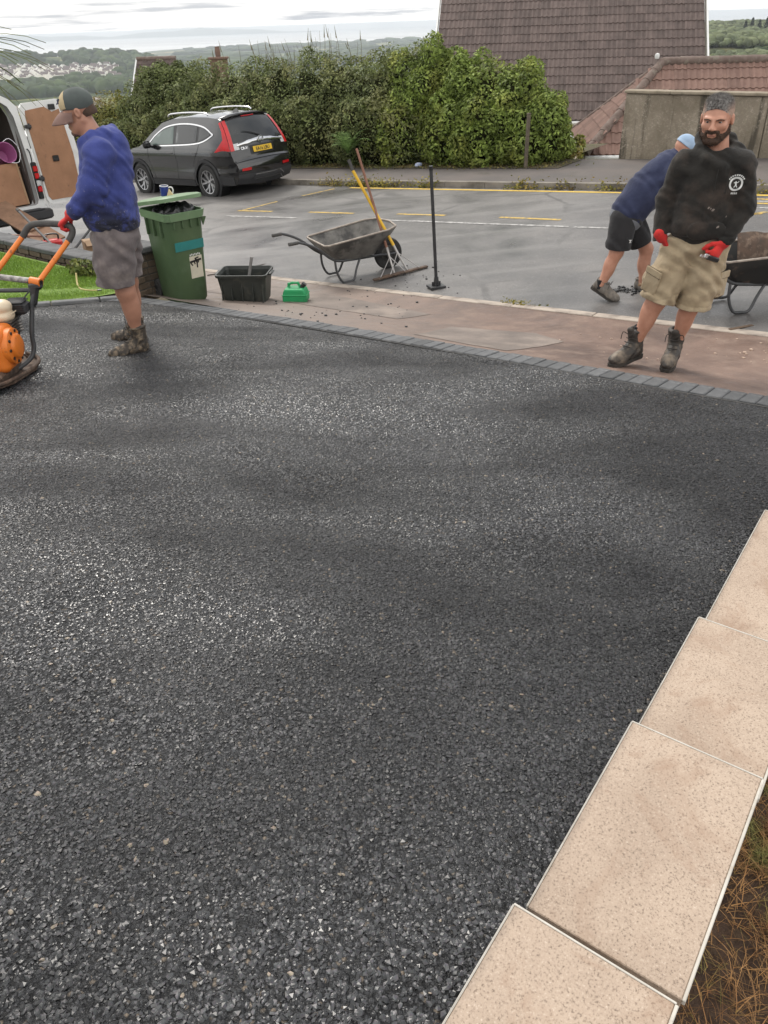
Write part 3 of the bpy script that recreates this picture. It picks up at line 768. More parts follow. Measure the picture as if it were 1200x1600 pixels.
# woods: many small crowns, one mass
def blob(n=1, seed=0):
    bm = bmesh.new(); bmesh.ops.create_icosphere(bm, subdivisions=n, radius=1.0)
    r_ = random.Random(seed)
    for v in bm.verts: v.co *= r_.uniform(.72, 1.18)
    V = np.array([v.co[:] for v in bm.verts]); F = np.array([[v.index for v in f.verts] for f in bm.faces]); bm.free(); return V, F
def crowns(name, pts, m, label):
    bl = [blob(2, i) for i in range(4)]; VV = []; FF = []; n = 0
    for i, (x, y, z, sx, sz) in enumerate(pts):
        V, F = bl[i % 4]; a = random.uniform(0, 6.28); c, s_ = math.cos(a), math.sin(a)
        W = np.column_stack([(V[:, 0] * c - V[:, 1] * s_) * sx + x, (V[:, 0] * s_ + V[:, 1] * c) * sx + y, V[:, 2] * sz + z + sz * .4])
        VV.append(W); FF.append(F + n); n += len(V)
    o = put(name, fast_mesh(name, np.vstack(VV), np.vstack(FF)), m); return tag(o, label, None, None, 'stuff')
M_wood = mat('woodland', (.028, .046, .018), (.055, .075, .026), .03, .95, spec=.15, island=.45)
pts = []
def polar(az, r): return r * math.sin(rad(az)), r * math.cos(rad(az))
for _ in range(2600):
    r = random.choice([random.uniform(1500, 1980), random.uniform(2250, 2720), random.uniform(1500, 2720)])
    az = random.uniform(-36, -12)
    town = 1830 < r < 2340 and -26.5 < az < -15.8
    meadow = 2420 < r < 2640 and (-20.4 < az < -18.6 or az < -26.5)
    if town or meadow: continue
    x, y = polar(az, r); sx = random.uniform(9, 17); pts.append((x, y, tz(az, r), sx, sx * random.uniform(.6, 1.0)))
for _ in range(260):
    az = random.uniform(-12, 8); r = random.uniform(2600, 6500); x, y = polar(az, r); sx = random.uniform(15, 34); pts.append((x, y, tz(az, r), sx * 2, sx * .5))
crowns('far_woods', pts, M_wood, 'hazy woods covering the far ridge and plain')
pts = []
for _ in range(3200):
    az = random.uniform(20.5, 31); r = random.uniform(420, 1150); x, y = polar(az, r); sx = random.uniform(1.6, 4.2); pts.append((x, y, tz(az, r), sx, sx * random.uniform(.6, .9)))
crowns('hillside_woods', pts, mat('hill_wood_hazed', (.085, .105, .055), (.13, .145, .075), .05, .95, spec=.15, island=.45), 'green scrubby woods on the near hill at right')  # crowns coloured paler: haze the air volume lacks here is in the colour
# conifers standing on the hill behind the big roof
M_con = mat('conifer_green', (.022, .034, .018), (.04, .052, .026), .3, .95, spec=.15, island=.4)
M_bark = mat('bark', (.07, .055, .042), (.04, .032, .026), 20, .95, bump=.6, bscale=30)
for i, (az, r, h) in enumerate([(22.75, 890, 7), (23.1, 905, 9), (23.5, 890, 8), (23.9, 900, 10), (24.3, 895, 8), (24.7, 900, 7)]):
    x, y = polar(az, r); z = tz(az, r) + 1
    t = thing('conifer_tree', 'dark conifer in the row of trees on the hill behind the big roof', 'tree', (x, y, z), 0, 'conifers on the right hill')
    b = MB(); b.tube([(0, 0, 0), (.1, 0, h * .95)], [.35, .05], 6); b.build('trunk', M_bark, t)
    Vc = []; Fc = []
    for k in range(420):
        u = random.random() ** .8; zz = h * (.15 + .85 * u); rr = h * .24 * (1 - u * .8) * random.uniform(.3, 1.15); a = random.uniform(0, 6.28)
        p = Vector((rr * math.cos(a), rr * math.sin(a), zz + random.uniform(-.4, .4))); q = Vector((random.gauss(0, 1), random.gauss(0, 1), random.gauss(0, .5))).normalized() * .8; s_ = Vector((random.gauss(0, 1), random.gauss(0, 1), random.gauss(0, 1))).normalized() * .5
        n0 = len(Vc); Vc += [p - q, p + s_, p + q, p - s_]; Fc.append((n0, n0 + 1, n0 + 2, n0 + 3))
    pyd('crown', Vc, Fc, M_con, t)
# white houses of the town on the far hillside
hb = MB(); hb.box((0, 0, 2.4), (9, 7, 5)); hv = list(hb.v); hf = list(hb.f); nw = len(hf)
n0 = len(hv); hv += [(-4.8, -3.9, 4.8), (4.8, -3.9, 4.8), (4.8, 3.9, 4.8), (-4.8, 3.9, 4.8), (-4.8, 0, 7.4), (4.8, 0, 7.4)]
hf += [(n0, n0 + 1, n0 + 5, n0 + 4), (n0 + 2, n0 + 3, n0 + 4, n0 + 5), (n0, n0 + 4, n0 + 3), (n0 + 1, n0 + 2, n0 + 5), (n0, n0 + 3, n0 + 2, n0 + 1)]
hme = bpy.data.meshes.new('town_house'); hme.from_pydata(hv, [], hf)
hme.materials.append(mat('white_render', (.92, .90, .87), (.85, .83, .79), .5, .9)); hme.materials.append(mat('town_roof', (.13, .09, .08), (.10, .085, .08), .5, .9))
for i, p in enumerate(hme.polygons): p.material_index = 1 if i >= nw and i - nw in (0, 1, 4) else 0
taken = []
tries = 0
while len(taken) < 230 and tries < 9000:
    tries += 1
    row = random.choice(range(11)); r = 1930 + row * 37 + random.uniform(-6, 6)
    az = random.gauss(-20.8, 2.9)
    if not (-26.0 < az < -15.8): continue
    x, y = polar(az, r)
    if any((x - a) ** 2 + (y - b) ** 2 < 16 ** 2 for a, b in taken): continue
    taken.append((x, y))
    o = put('town_house', hme, None, None, loc=(x, y, tz(az, r) + .5)); o.rotation_euler = (0, 0, random.choice([0, PI / 2]) + rad(-az) * .6 + random.uniform(-.3, .3)); s_ = random.uniform(1.2, 1.9); o.scale = (s_, s_, s_)
    tag(o, 'white rendered house in the town on the far wooded hillside', 'house', 'white houses on the far hillside')
# rooftops of the estate lower down, before the trees
em = hme.copy(); em.name = 'estate_house'; em.materials.clear(); em.materials.append(mat('estate_wall', (.42, .37, .34), (.30, .26, .24), .5, .9)); em.materials.append(mat('estate_roof', (.20, .125, .11), (.16, .12, .12), .5, .9))
for i in range(70):
    az = random.uniform(-32, -17); r = random.uniform(1050, 1330); x, y = polar(az, r)
    o = put('estate_house', em, None, None, loc=(x, y, tz(az, r) + 1)); o.rotation_euler = (0, 0, random.uniform(-.5, .5)); s_ = random.uniform(.9, 1.3); o.scale = (s_, s_, s_)
    tag(o, 'brick house with brown roof in the estate below the far trees', 'house', 'brown roofed houses on the valley estate')
for i in range(26):
    az = random.uniform(24.5, 31); r = random.uniform(1900, 2300); x, y = polar(az, r)
    o = put('hill_house', hme, None, None, loc=(x, y, tz(az, r) + 12)); o.rotation_euler = (0, 0, random.uniform(-.5, .5)); o.scale = (1.3,) * 3
    tag(o, 'pale house on the far skyline beyond the right hand hill', 'house', 'pale houses on the right skyline')

# ------------------------------------------------------------------ tiled roofs
def roll_tile(w=.30, l=.40, n=12):
    """concrete double roman tile: u along the eaves, v up the slope"""
    v = []; f = []
    def prof(u):
        q = (u / w * 2) % 1.0
        return .026 * max(0, math.sin(PI * min(1, q / .62))) if q < .62 else 0.0
    for j, (vv, dz) in enumerate(((0, -.018), (0, 0.014), (l, -.006))):
        for i in range(n + 1):
            u = w * i / n; v.append((u, vv, prof(u) + dz))
    for j in range(2):
        for i in range(n): f.append((j * (n + 1) + i, j * (n + 1) + i + 1, (j + 1) * (n + 1) + i + 1, (j + 1) * (n + 1) + i))
    return v, f
def roof_mat(name, c1, c2, lich):
    m, nt, bs = new_mat(name); tc = N(nt, 'ShaderNodeTexCoord').outputs['Object']; oi = N(nt, 'ShaderNodeObjectInfo').outputs['Random']
    ri = N(nt, 'ShaderNodeNewGeometry').outputs['Random Per Island']
    tcv = N(nt, 'ShaderNodeVectorMath', {0: tc, 1: N(nt, 'ShaderNodeCombineXYZ', {0: N(nt, 'ShaderNodeMath', {0: oi, 1: 9.0}, operation='MULTIPLY').outputs[0]}).outputs[0]}, operation='ADD').outputs[0]
    n1 = noise_node(nt, tcv, 5, 6, .65); n2 = noise_node(nt, tcv, 26, 5, .7)
    col = ramp(nt, n1.outputs[0], .35, c1, .65, c2)
    col = mixc(nt, N(nt, 'ShaderNodeMath', {0: maskr(nt, n2.outputs[0], .60, .72), 1: .7}, operation='MULTIPLY').outputs[0], col, lich)
    sm_ = N(nt, 'ShaderNodeMath', {0: N(nt, 'ShaderNodeMath', {0: oi, 1: ri}, operation='ADD').outputs[0], 1: 1.0}, operation='MODULO').outputs[0]
    hv_ = N(nt, 'ShaderNodeHueSaturation', {'Color': col, 'Value': N(nt, 'ShaderNodeMapRange', {'Value': sm_, 'To Min': .82, 'To Max': 1.16}).outputs[0]})
    nt.links.new(hv_.outputs[0], bs.inputs['Base Color']); bs.inputs['Roughness'].default_value = .85
    nt.links.new(bumpn(nt, n2.outputs[0], .4, .006), bs.inputs['Normal']); return m
M_roof = roof_mat('roof_tile_brown', (.082, .060, .054), (.122, .090, .080), (.185, .165, .142))
M_roof2 = roof_mat('roof_tile_red', (.155, .088, .07), (.195, .118, .092), (.22, .18, .15))
M_ridge = mat('ridge_mortar', (.17, .125, .105), (.12, .085, .072), 6, .9, bump=.7, bscale=30, bdist=.01, dirt=(.22, .20, .16), dscale=8)
M_upvc = mat('upvc_white', (.74, .74, .73), (.66, .66, .65), 3, .4, dirt=(.40, .40, .38), dscale=4, dlo=.6, dhi=.8, damt=.5)
M_cream = mat('cream_render', (.55, .49, .40), (.46, .40, .32), 2, .9, bump=.3, bscale=80)
def roof_frame(E, th, p):
    th, p = rad(th), rad(p)
    e_ = Vector((math.cos(th), -math.sin(th), 0)); a = Vector((math.sin(th), math.cos(th), 0)); s_ = a * math.cos(p) + Vector((0, 0, math.sin(p))); n = e_.cross(s_)
    return Vector(E), e_, s_, n
def tiled(parent, fr, u0, rows, cols, gauge, m, keep, single, w=.30, v0=0.0):
    """tiles of one slope; those for which single(u,v) holds are objects of their own, the others one joined part"""
    E, e_, s_, n = fr; tv, tf = roll_tile(w, gauge + .07)
    key = 'tile_%s_%d' % (m.name, round(gauge * 1000)); me = bpy.data.meshes.get(key)
    if not me:
        me = bpy.data.meshes.new(key); me.from_pydata(tv, [], tf); me.materials.append(m)
        me.polygons.foreach_set('use_smooth', [True] * len(me.polygons)); me.set_sharp_from_angle(angle=rad(50))
    Rm = Matrix((e_, s_, n)).transposed().to_4x4(); rest = MB(); cnt = 0
    for r in range(rows):
        for c in range(cols):
            u, v = u0 + c * w, v0 + r * gauge
            if not keep(u + w / 2, v + gauge / 2): continue
            p = E + e_ * u + s_ * v + n * random.uniform(-.003, .004)
            if single(u, v) and cnt < 300:
                o = put('tile', me, None, parent); o.matrix_local = Matrix.Translation(p) @ Rm @ Matrix.Rotation(random.uniform(-.008, .008), 4, 'Z'); cnt += 1
            else: rest.add([p + Rm.to_3x3() @ Vector(q) for q in tv], tf)
    if rest.v:
        o = rest.build('roof_tiles', m, parent); o['kind'] = 'stuff'
    return cnt

# big house: steep brown roof facing the road
hs_ = thing('house', 'large house with a steep brown tiled roof behind the hedge', 'house')
H = roof_frame((6.38, 26.5, -2.73), 10, 42)
E0, e_, s_, n_ = H
GA = .338
tiled(hs_, H, -4.56, 20, 28, GA, M_roof, lambda u, v: True, lambda u, v: (v < 5.6 and u > -4.6 and not (v < 2.4 and u < -1.2) and not (v < 1.6 and u > 2.5)))
def hp(u, v, dn=0.0, dz=0.0): return E0 + e_ * u + s_ * v + n_ * dn + Vector((0, 0, dz))
deck = MB(); deck.add([hp(-4.55, 0, -.04), hp(3.86, 0, -.04), hp(3.86, 6.76, -.04), hp(-4.55, 6.76, -.04)], [(0, 1, 2, 3)])
a_ = Vector((math.sin(rad(10)), math.cos(rad(10)), 0))
Rg = hp(-4.55, 6.76, -.04); Rg2 = hp(3.86, 6.76, -.04); dn = -s_ + a_ * (2 * s_.dot(a_)); dn = (a_ * math.cos(rad(42)) - Vector((0, 0, math.sin(rad(42)))))
deck.add([Rg, Rg2, Rg2 + dn * 6.76, Rg + dn * 6.76], [(0, 1, 2, 3)]); deck.build('roof', M_roof, hs_)
rb = MB(); rb.tube([hp(-4.6, 6.76, .0), hp(3.9, 6.76, .0)], .13, 10); rb.build('ridge', M_ridge, hs_)
for uu in (-4.60, 3.90):
    vb = MB(); t0, t1 = hp(uu, -.02), hp(uu, 6.76)
    vb.add([t0 + n_ * .05, t0 - n_ * .17, t1 - n_ * .17, t1 + n_ * .05] + [q + e_ * (-.05 if uu < 0 else .05) for q in (t0 + n_ * .05, t0 - n_ * .17, t1 - n_ * .17, t1 + n_ * .05)], [(0, 1, 2, 3), (7, 6, 5, 4), (0, 3, 7, 4), (1, 0, 4, 5), (2, 1, 5, 6), (3, 2, 6, 7)]); vb.build('bargeboard', M_upvc, hs_)
gb = MB(); g0, g1 = hp(-4.55, -.05, -.06), hp(3.86, -.05, -.06); gb.tube([g0, g1], .055, 8); gb.build('gutter', M_upvc, hs_)
fb = MB(); o_ = Vector((0, 0, -.16)) + a_ * .06
fb.add([g0 + a_ * .07, g1 + a_ * .07, g1 + a_ * .07 + Vector((0, 0, -.24)), g0 + a_ * .07 + Vector((0, 0, -.24)), g0 + a_ * .4 + Vector((0, 0, -.24)), g1 + a_ * .4 + Vector((0, 0, -.24))], [(3, 2, 1, 0), (4, 5, 2, 3)]); fb.build('fascia', M_upvc, hs_)
wbm = MB(); c0, c1 = hp(-4.3, 0) + a_ * .4, hp(3.6, 0) + a_ * .4; dpt = a_ * 9.2; dz = Vector((0, 0, -5.5)); up = Vector((0, 0, -.25))
mid = a_ * 4.6 + Vector((0, 0, 4.05))
wbm.add([c0 + up, c1 + up, c1 + dpt + up, c0 + dpt + up, c0 + dz, c1 + dz, c1 + dpt + dz, c0 + dpt + dz, c0 + mid, c1 + mid], [(0, 4, 5, 1), (2, 6, 7, 3), (1, 5, 6, 2), (3, 7, 4, 0), (0, 8, 3), (1, 2, 9)]); wbm.build('wall', M_cream, hs_)

# garage with the hipped roof in front of it
gh = thing('garage', 'garage with a low hipped red brown tile roof behind the rendered wall', 'garage')
TH, PG = 9, 36
G = roof_frame((4.97, 19.5, -2.74), TH, PG); E1, eg, sg, ngm = G
ag = Vector((math.sin(rad(TH)), math.cos(rad(TH)), 0)); UH, VH = 1.85, 2.93; hz_ = VH * math.cos(rad(PG)); rise = VH * math.sin(rad(PG))
LG = 7.5
tiled(gh, G, -.3, 9, 27, .335, M_roof2, lambda u, v: u > UH * (v / VH) - .02 and v < VH, lambda u, v: v > .3, v0=-.02)
apex = E1 + eg * UH + sg * VH
C0, C1 = E1.copy(), E1 + ag * 2 * hz_
hs2 = (apex - (C0 + C1) / 2); LH = hs2.length; hs2.normalize()
G2 = (C1, -ag, hs2, (-ag).cross(hs2))
tiled(gh, G2, -.1, 9, 18, .30, M_roof2, lambda u, v: abs(u - hz_) < hz_ * (1 - v / LH) + .05 and v < LH - .05, lambda u, v: True)
dk = MB(); q = -.035
far_e = E1 + eg * LG
dk.add([C0 + ngm * q, far_e + ngm * q, far_e + sg * VH + ngm * q, apex + ngm * q], [(0, 1, 2, 3)])
dk.add([C1 + G2[3] * q, C0 + G2[3] * q, apex + G2[3] * q], [(0, 1, 2)])
B1 = C1 + eg * LG; dk.add([apex, far_e + sg * VH, B1, C1], [(0, 1, 2, 3)]); dk.build('roof', M_roof2, gh)
def ridgeline(a, b, r_, n, zoff):
    d = (b - a) / n
    for i in range(n):
        p0, p1 = a + d * i, a + d * (i + 1.02); rm = MB()
        rm.tube([p0, p0.lerp(p1, .5), p1], [r_ * 1.04, r_, r_ * .97], 12); o = rm.build('ridge_tile', M_ridge, gh, True); o.location.z = zoff + random.uniform(-.006, .006)
ridgeline(C0 + Vector((0, 0, .0)), apex, .105, 9, .0)
ridgeline(apex, apex + eg * (LG - UH), .11, 14, .0)
ridgeline(C1, apex, .07, 9, -.01)
gb = MB(); gb.tube([C0 + Vector((0, -.04, -.07)), far_e + Vector((0, -.04, -.07))], .055, 8); gb.tube([C0 + Vector((-.05, 0, -.07)), C1 + Vector((-.05, 0, -.07))], .05, 8); gb.build('gutter', M_upvc, gh)
dpn = MB(); pz = C0 + eg * .42 + ag * -.02 + Vector((0, 0, -.1)); dpn.tube([pz, pz + Vector((.0, .06, -.12)), pz + Vector((0, .12, -2.4))], .036, 8); dpn.build('downpipe', M_upvc, gh)
wb = MB(); s0 = C0 + eg * .16 + ag * .16; s1 = far_e + ag * .16; s2 = B1 - ag * .16; s3 = C1 + eg * .16 - ag * .16
wb.add([s + Vector((0, 0, -.05)) for s in (s0, s1, s2, s3)] + [s + Vector((0, 0, -3.6)) for s in (s0, s1, s2, s3)], [(0, 4, 5, 1), (1, 5, 6, 2), (2, 6, 7, 3), (3, 7, 4, 0)]); wb.build('wall', M_cream, gh)
fn = MB(); fn.lathe([(.0, 0), (.05, 0), (.06, .05), (.05, .10), (0, .12)], apex + Vector((-.15, 0, .08)), n=10); fn.build('ridge_cap', M_upvc, gh, True)

# rendered boundary wall with coping, stepping up
m, nt, bs = new_mat('pebbledash'); tc = N(nt, 'ShaderNodeTexCoord').outputs['Object']
n1 = noise_node(nt, tc, 1.6, 6, .65, .4); n2 = noise_node(nt, tc, 55, 3); mp = N(nt, 'ShaderNodeMapping', {'Vector': tc}); mp.inputs['Scale'].default_value = (3.0, 3.0, .22)
n3 = noise_node(nt, mp.outputs[0], 1.3, 4, .6); n4 = noise_node(nt, tc, 24, 6, .75)
col = ramp(nt, n1.outputs[0], .36, (.19, .158, .115), .64, (.30, .255, .195))
col = mixc(nt, maskr(nt, n3.outputs[0], .54, .62), col, (.08, .068, .05))
lic = N(nt, 'ShaderNodeMath', {0: maskr(nt, n4.outputs[0], .52, .64), 1: maskr(nt, n1.outputs[0], .38, .60)}, operation='MULTIPLY').outputs[0]
col = mixc(nt, lic, col, (.42, .36, .29))
nt.links.new(col, bs.inputs['Base Color']); bs.inputs['Roughness'].default_value = .92
nt.links.new(bumpn(nt, n2.outputs[0], .9, .02), bs.inputs['Normal'])
M_cap = mat('wall_cap', (.32, .27, .20), (.22, .185, .14), 4, .9, bump=.5, bscale=50, dirt=(.14, .12, .07), dscale=5)
rw = thing('rendered_wall', 'pebbledashed grey boundary wall with a coping that steps up', 'wall')
WN = 16.07; d_left = rd(4.94, 16.69)
def wall_piece(d0, d1, htop, wd):
    x, y = xy((d0 + d1) / 2, WN + wd / 2); zt = zR(*xy((d0 + d1) / 2, WN)) + htop
    b = MB(); b.box((0, 0, -.75), (d1 - d0, wd, 1.9), bev=.012); o = b.build('wall_panel', MATS['pebbledash'], rw, loc=(x, y, zt - .2)); o.rotation_euler = (0, .0, ga)
    k = 3; L = (d1 - d0 + .06) / k
    for i in range(k):
        xx, yy = xy(d0 - .03 + L * (i + .5), WN + wd / 2); c = MB(); c.box((0, 0, 0), (L - .008, wd + .09, .055), bev=.012)
        o = c.build('coping_stone', M_cap, rw, loc=(xx, yy, zt + .03)); o.rotation_euler = (random.uniform(-.006, .006), random.uniform(-.006, .006), ga)
wall_piece(d_left - 2.62, d_left, 1.17, .2)
wall_piece(d_left - 9.0, d_left - 2.63, 1.50, .21)

# further houses behind the hedge
def small_house(name, label, E, th, p, L, V_, m, gauge=.335, chim=None):
    t = thing(name, label, 'house'); fr = roof_frame(E, th, p); E_, ee, ss, nn = fr
    tiled(t, fr, 0, int(V_ / gauge), int(L / .3), gauge, m, lambda u, v: True, lambda u, v: u < 1.3, v0=0)
    a = Vector((math.sin(rad(th)), math.cos(rad(th)), 0)); V_ = int(V_ / gauge) * gauge; L = int(L / .3) * .3
    top0 = E_ + ss * V_; dn = a * math.cos(rad(p)) - Vector((0, 0, math.sin(rad(p))))
    d = MB(); d.add([E_ - nn * .03, E_ + ee * L - nn * .03, top0 + ee * L - nn * .03, top0 - nn * .03, top0 + dn * V_, top0 + ee * L + dn * V_], [(0, 1, 2, 3), (3, 2, 5, 4)]); d.build('roof', m, t)
    b = MB(); b.tube([top0, top0 + ee * L], .11, 8); b.build('ridge', M_ridge, t)
    b = MB(); b.add([E_ + nn * .06 - ee * .04, E_ - nn * .2 - ee * .04, top0 - nn * .2 - ee * .04, top0 + nn * .06 - ee * .04] + [E_ + nn * .06 + ee * .03, E_ - nn * .2 + ee * .03, top0 - nn * .2 + ee * .03, top0 + nn * .06 + ee * .03], [(0, 1, 2, 3), (7, 6, 5, 4), (0, 3, 7, 4), (1, 0, 4, 5), (2, 1, 5, 6), (3, 2, 6, 7)]); b.build('bargeboard', M_upvc, t)
    hd = a * 2 * V_ * math.cos(rad(p)); z5 = Vector((0, 0, -6)); i0, i1 = E_ + ee * .2 + a * .15, E_ + ee * (L - .2) + a * .15
    b = MB(); b.add([i0, i1, i1 + hd - a * .3, i0 + hd - a * .3, i0 + z5, i1 + z5, i1 + hd - a * .3 + z5, i0 + hd - a * .3 + z5, top0 + ee * .2 - nn * .1, top0 + ee * (L - .2) - nn * .1], [(0, 4, 5, 1), (1, 5, 6, 2), (2, 6, 7, 3), (3, 7, 4, 0), (0, 8, 3), (1, 2, 9)]); b.build('wall', M_cream, t)
    if chim is not None:
        b = MB(); c = top0 + ee * chim; b.box(c + Vector((0, 0, .1)), (.8, .55, 1.6), bev=.02); b.box(c + Vector((0, 0, .93)), (.92, .66, .1), bev=.02)
        b.lathe([(.12, .98), (.14, 1.2), (.11, 1.4), (.12, 1.42)], c, n=10); b.build('chimney', mat('chimney_brick', (.20, .12, .09), (.15, .10, .08), 6, .9, bump=.5, bscale=30), t)
    return t
small_house('house', 'house with a brown roof and white verge beyond the left end of the hedge', (-12.25, 45, -2.95), 8, 47, 2.1, 2.5, M_roof)
small_house('house', 'house whose chimney shows just above the middle of the hedge', (-10.4, 41.5, -4.75), 12, 40, 6, 4.3, M_roof, chim=2.45)
small_house('bungalow', 'bungalow with a long brown roof line below the right hand hill', (13.0, 36, -3.2), 4, 30, 12, 3.0, M_roof2)
small_house('bungalow', 'low brown roof seen between the van door and the capped man', (-24.5, 52, -6.2), -8, 35, 9, 3.3, M_roof)
# ================================================================== VEGETATION
def leaf_mat(name, c1, c2, c3, tr=.25):
    m, nt, bs = new_mat(name)
    ri = N(nt, 'ShaderNodeNewGeometry').outputs['Random Per Island']; tc = N(nt, 'ShaderNodeTexCoord').outputs['Object']
    n1 = noise_node(nt, tc, 1.3, 4, .6)
    col = ramp(nt, ri, .0, c1, 1.0, c2)
    col = mixc(nt, maskr(nt, n1.outputs[0], .48, .68), col, c3)
    n2 = noise_node(nt, tc, 3.3, 3, .6)  # clump noise puts shaded gaps and highlights of the foliage into the colour
    vv_ = N(nt, 'ShaderNodeMath', {0: N(nt, 'ShaderNodeMapRange', {'Value': ri, 'To Min': .62, 'To Max': 1.4}).outputs[0], 1: N(nt, 'ShaderNodeMapRange', {'Value': n2.outputs[0], 'From Min': .3, 'From Max': .7, 'To Min': .55, 'To Max': 1.35}).outputs[0]}, operation='MULTIPLY').outputs[0]
    hv = N(nt, 'ShaderNodeHueSaturation', {'Color': col, 'Value': vv_})
    nt.links.new(hv.outputs[0], bs.inputs['Base Color']); bs.inputs['Roughness'].default_value = .6; bs.inputs['Specular IOR Level'].default_value = .18
    tl = N(nt, 'ShaderNodeBsdfTranslucent', {'Color': hv.outputs[0]}); mx = N(nt, 'ShaderNodeMixShader', {0: tr, 1: bs.outputs[0], 2: tl.outputs[0]})
    nt.links.new(mx.outputs[0], nt.nodes['Material Output'].inputs[0]); return m
def leaf_cloud(name, ells, n, size, m, parent=None, up=.35, shell=.72, clump=.0):
    """ells: list of (cx,cy,cz,rx,ry,rz); leaves spread through the outer part of their union"""
    E = np.array(ells, float); vol = E[:, 3] * E[:, 5] + E[:, 4] * E[:, 5] + E[:, 3] * E[:, 4]; idx = rng.choice(len(E), n * 2, p=vol / vol.sum())
    d = rng.normal(size=(n * 2, 3)); d /= np.linalg.norm(d, axis=1)[:, None]
    c = E[idx, :3]; r = E[idx, 3:]
    lump = np.ones(n * 2)
    P0 = c + d * r
    ph = np.sin(P0[:, 0] * 3.1 + P0[:, 2] * 1.7) + np.sin(P0[:, 1] * 3.7 - P0[:, 2] * 2.9 + 1) + np.sin(P0[:, 2] * 4.3 + P0[:, 0] * 2.2 + 2) + .7 * np.sin(P0[:, 0] * 8.3 + 1) * np.sin(P0[:, 2] * 7.7 + P0[:, 1] * 6)
    k = shell + (1 - shell) * rng.random(n * 2) ** .6 + .045 * ph
    P = c + d * r * k[:, None]
    keep = np.ones(n * 2, bool)
    for e_ in E:
        q = ((P - e_[:3]) / e_[3:]); keep &= ~((q ** 2).sum(1) < .62 ** 2)
    P = P[keep][:n]; dd = d[keep][:n]; n = len(P)
    nrm = dd + rng.normal(size=(n, 3)) * .55 + np.array([0, 0, up]); nrm /= np.linalg.norm(nrm, axis=1)[:, None]
    t = np.cross(nrm, rng.normal(size=(n, 3))); t[:, 2] -= .25; t -= nrm * (t * nrm).sum(1)[:, None]; t /= np.linalg.norm(t, axis=1)[:, None]; b = np.cross(nrm, t)
    s = size * rng.uniform(.55, 1.35, n)[:, None]
    V = np.stack([P - t * s, P + b * s * .45 + nrm * s * .12, P + t * s, P - b * s * .45 + nrm * s * .12], 1).reshape(-1, 3)
    F = np.arange(n * 4).reshape(-1, 4)
    return put(name, fast_mesh(name, V, F), m, parent)
M_core = mat('hedge_core', (.018, .022, .01), (.03, .03, .014), 5, 1.0, spec=0)  # inner mass stops see-through; shade between the leaves is in its dark colour
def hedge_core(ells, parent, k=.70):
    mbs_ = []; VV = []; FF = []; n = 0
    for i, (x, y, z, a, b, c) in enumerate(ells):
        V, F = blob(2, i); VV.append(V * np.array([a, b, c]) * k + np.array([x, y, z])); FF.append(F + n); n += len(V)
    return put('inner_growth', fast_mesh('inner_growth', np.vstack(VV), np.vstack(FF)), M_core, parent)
def lumps(el, per, r0, r1, seed=0):
    """small shoots and clumps on the outside of the big shapes, so that the outline is uneven"""
    r_ = random.Random(seed); out = list(el)
    for (x, y, z, a, b, c) in el:
        for _ in range(per):
            d = Vector((r_.gauss(0, 1), r_.gauss(0, 1) - .35, r_.gauss(0, 1) + .45)).normalized(); r = r_.uniform(r0, r1)
            out.append((x + d.x * a * .9, y + d.y * b * .9, z + d.z * c * .9, r * r_.uniform(.8, 1.3), r, r * r_.uniform(.8, 1.4)))
    return out
def hedge_ells(items):
    out = []
    for d, n, top, r, rr in items:
        x, y = xy(d, n); zg = gz(x, y)
        out.append((x, y, zg + top * .42, r, rr, top * .60))
    return out
M_dark = leaf_mat('leaf_dark', (.112, .142, .050), (.172, .200, .078), (.235, .235, .10))
M_bush = leaf_mat('leaf_bright', (.14, .195, .040), (.21, .27, .065), (.28, .30, .075))
M_olive = leaf_mat('leaf_olive', (.14, .155, .035), (.20, .195, .05), (.23, .165, .065))
# bright bush at the right end
it = [(8.15, 15.7, .9, .5, .45), (11.9, 16.0, 2.0, .55, .6), (12.5, 15.75, 1.35, .45, .45), (11.6, 15.5, 1.5, .5, .45), (8.45, 16.0, 1.36, .62, .62), (9.0, 16.1, 1.78, .75, .8), (9.8, 16.1, 1.98, .85, .85), (10.5, 16.2, 2.2, .8, .85), (9.4, 15.6, 1.2, .8, .6), (10.3, 15.6, 1.35, .8, .55), (8.7, 15.65, .8, .6, .5), (11.1, 16.2, 2.35, .75, .8)]
el = hedge_ells(it)
t = thing('bush', 'bright green leafy bush in front of the big brown roof', 'bush')
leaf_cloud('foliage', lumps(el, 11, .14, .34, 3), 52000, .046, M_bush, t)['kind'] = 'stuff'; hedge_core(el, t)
# long dark hedge
it = []
for d, top in [(11.6, 2.2), (12.4, 2.3), (13.2, 2.35), (14.1, 2.4), (15.0, 2.5), (15.9, 2.52), (16.8, 2.45), (17.7, 2.4), (18.6, 2.4), (19.5, 2.4), (20.4, 2.42), (21.3, 2.3), (22.0, 2.1)]:
    it += [(d, 16.2 + random.uniform(-.1, .15), top + random.uniform(-.1, .08), .8, .85), (d + random.uniform(-.2, .2), 15.6, top * .62, .75, .55)]
el = hedge_ells(it)
t = thing('hedge', 'long dark green overgrown hedge behind the parked grey car', 'hedge')
leaf_cloud('foliage', lumps(el, 9, .12, .36, 4), 100000, .040, M_dark, t)['kind'] = 'stuff'; hedge_core(el, t)
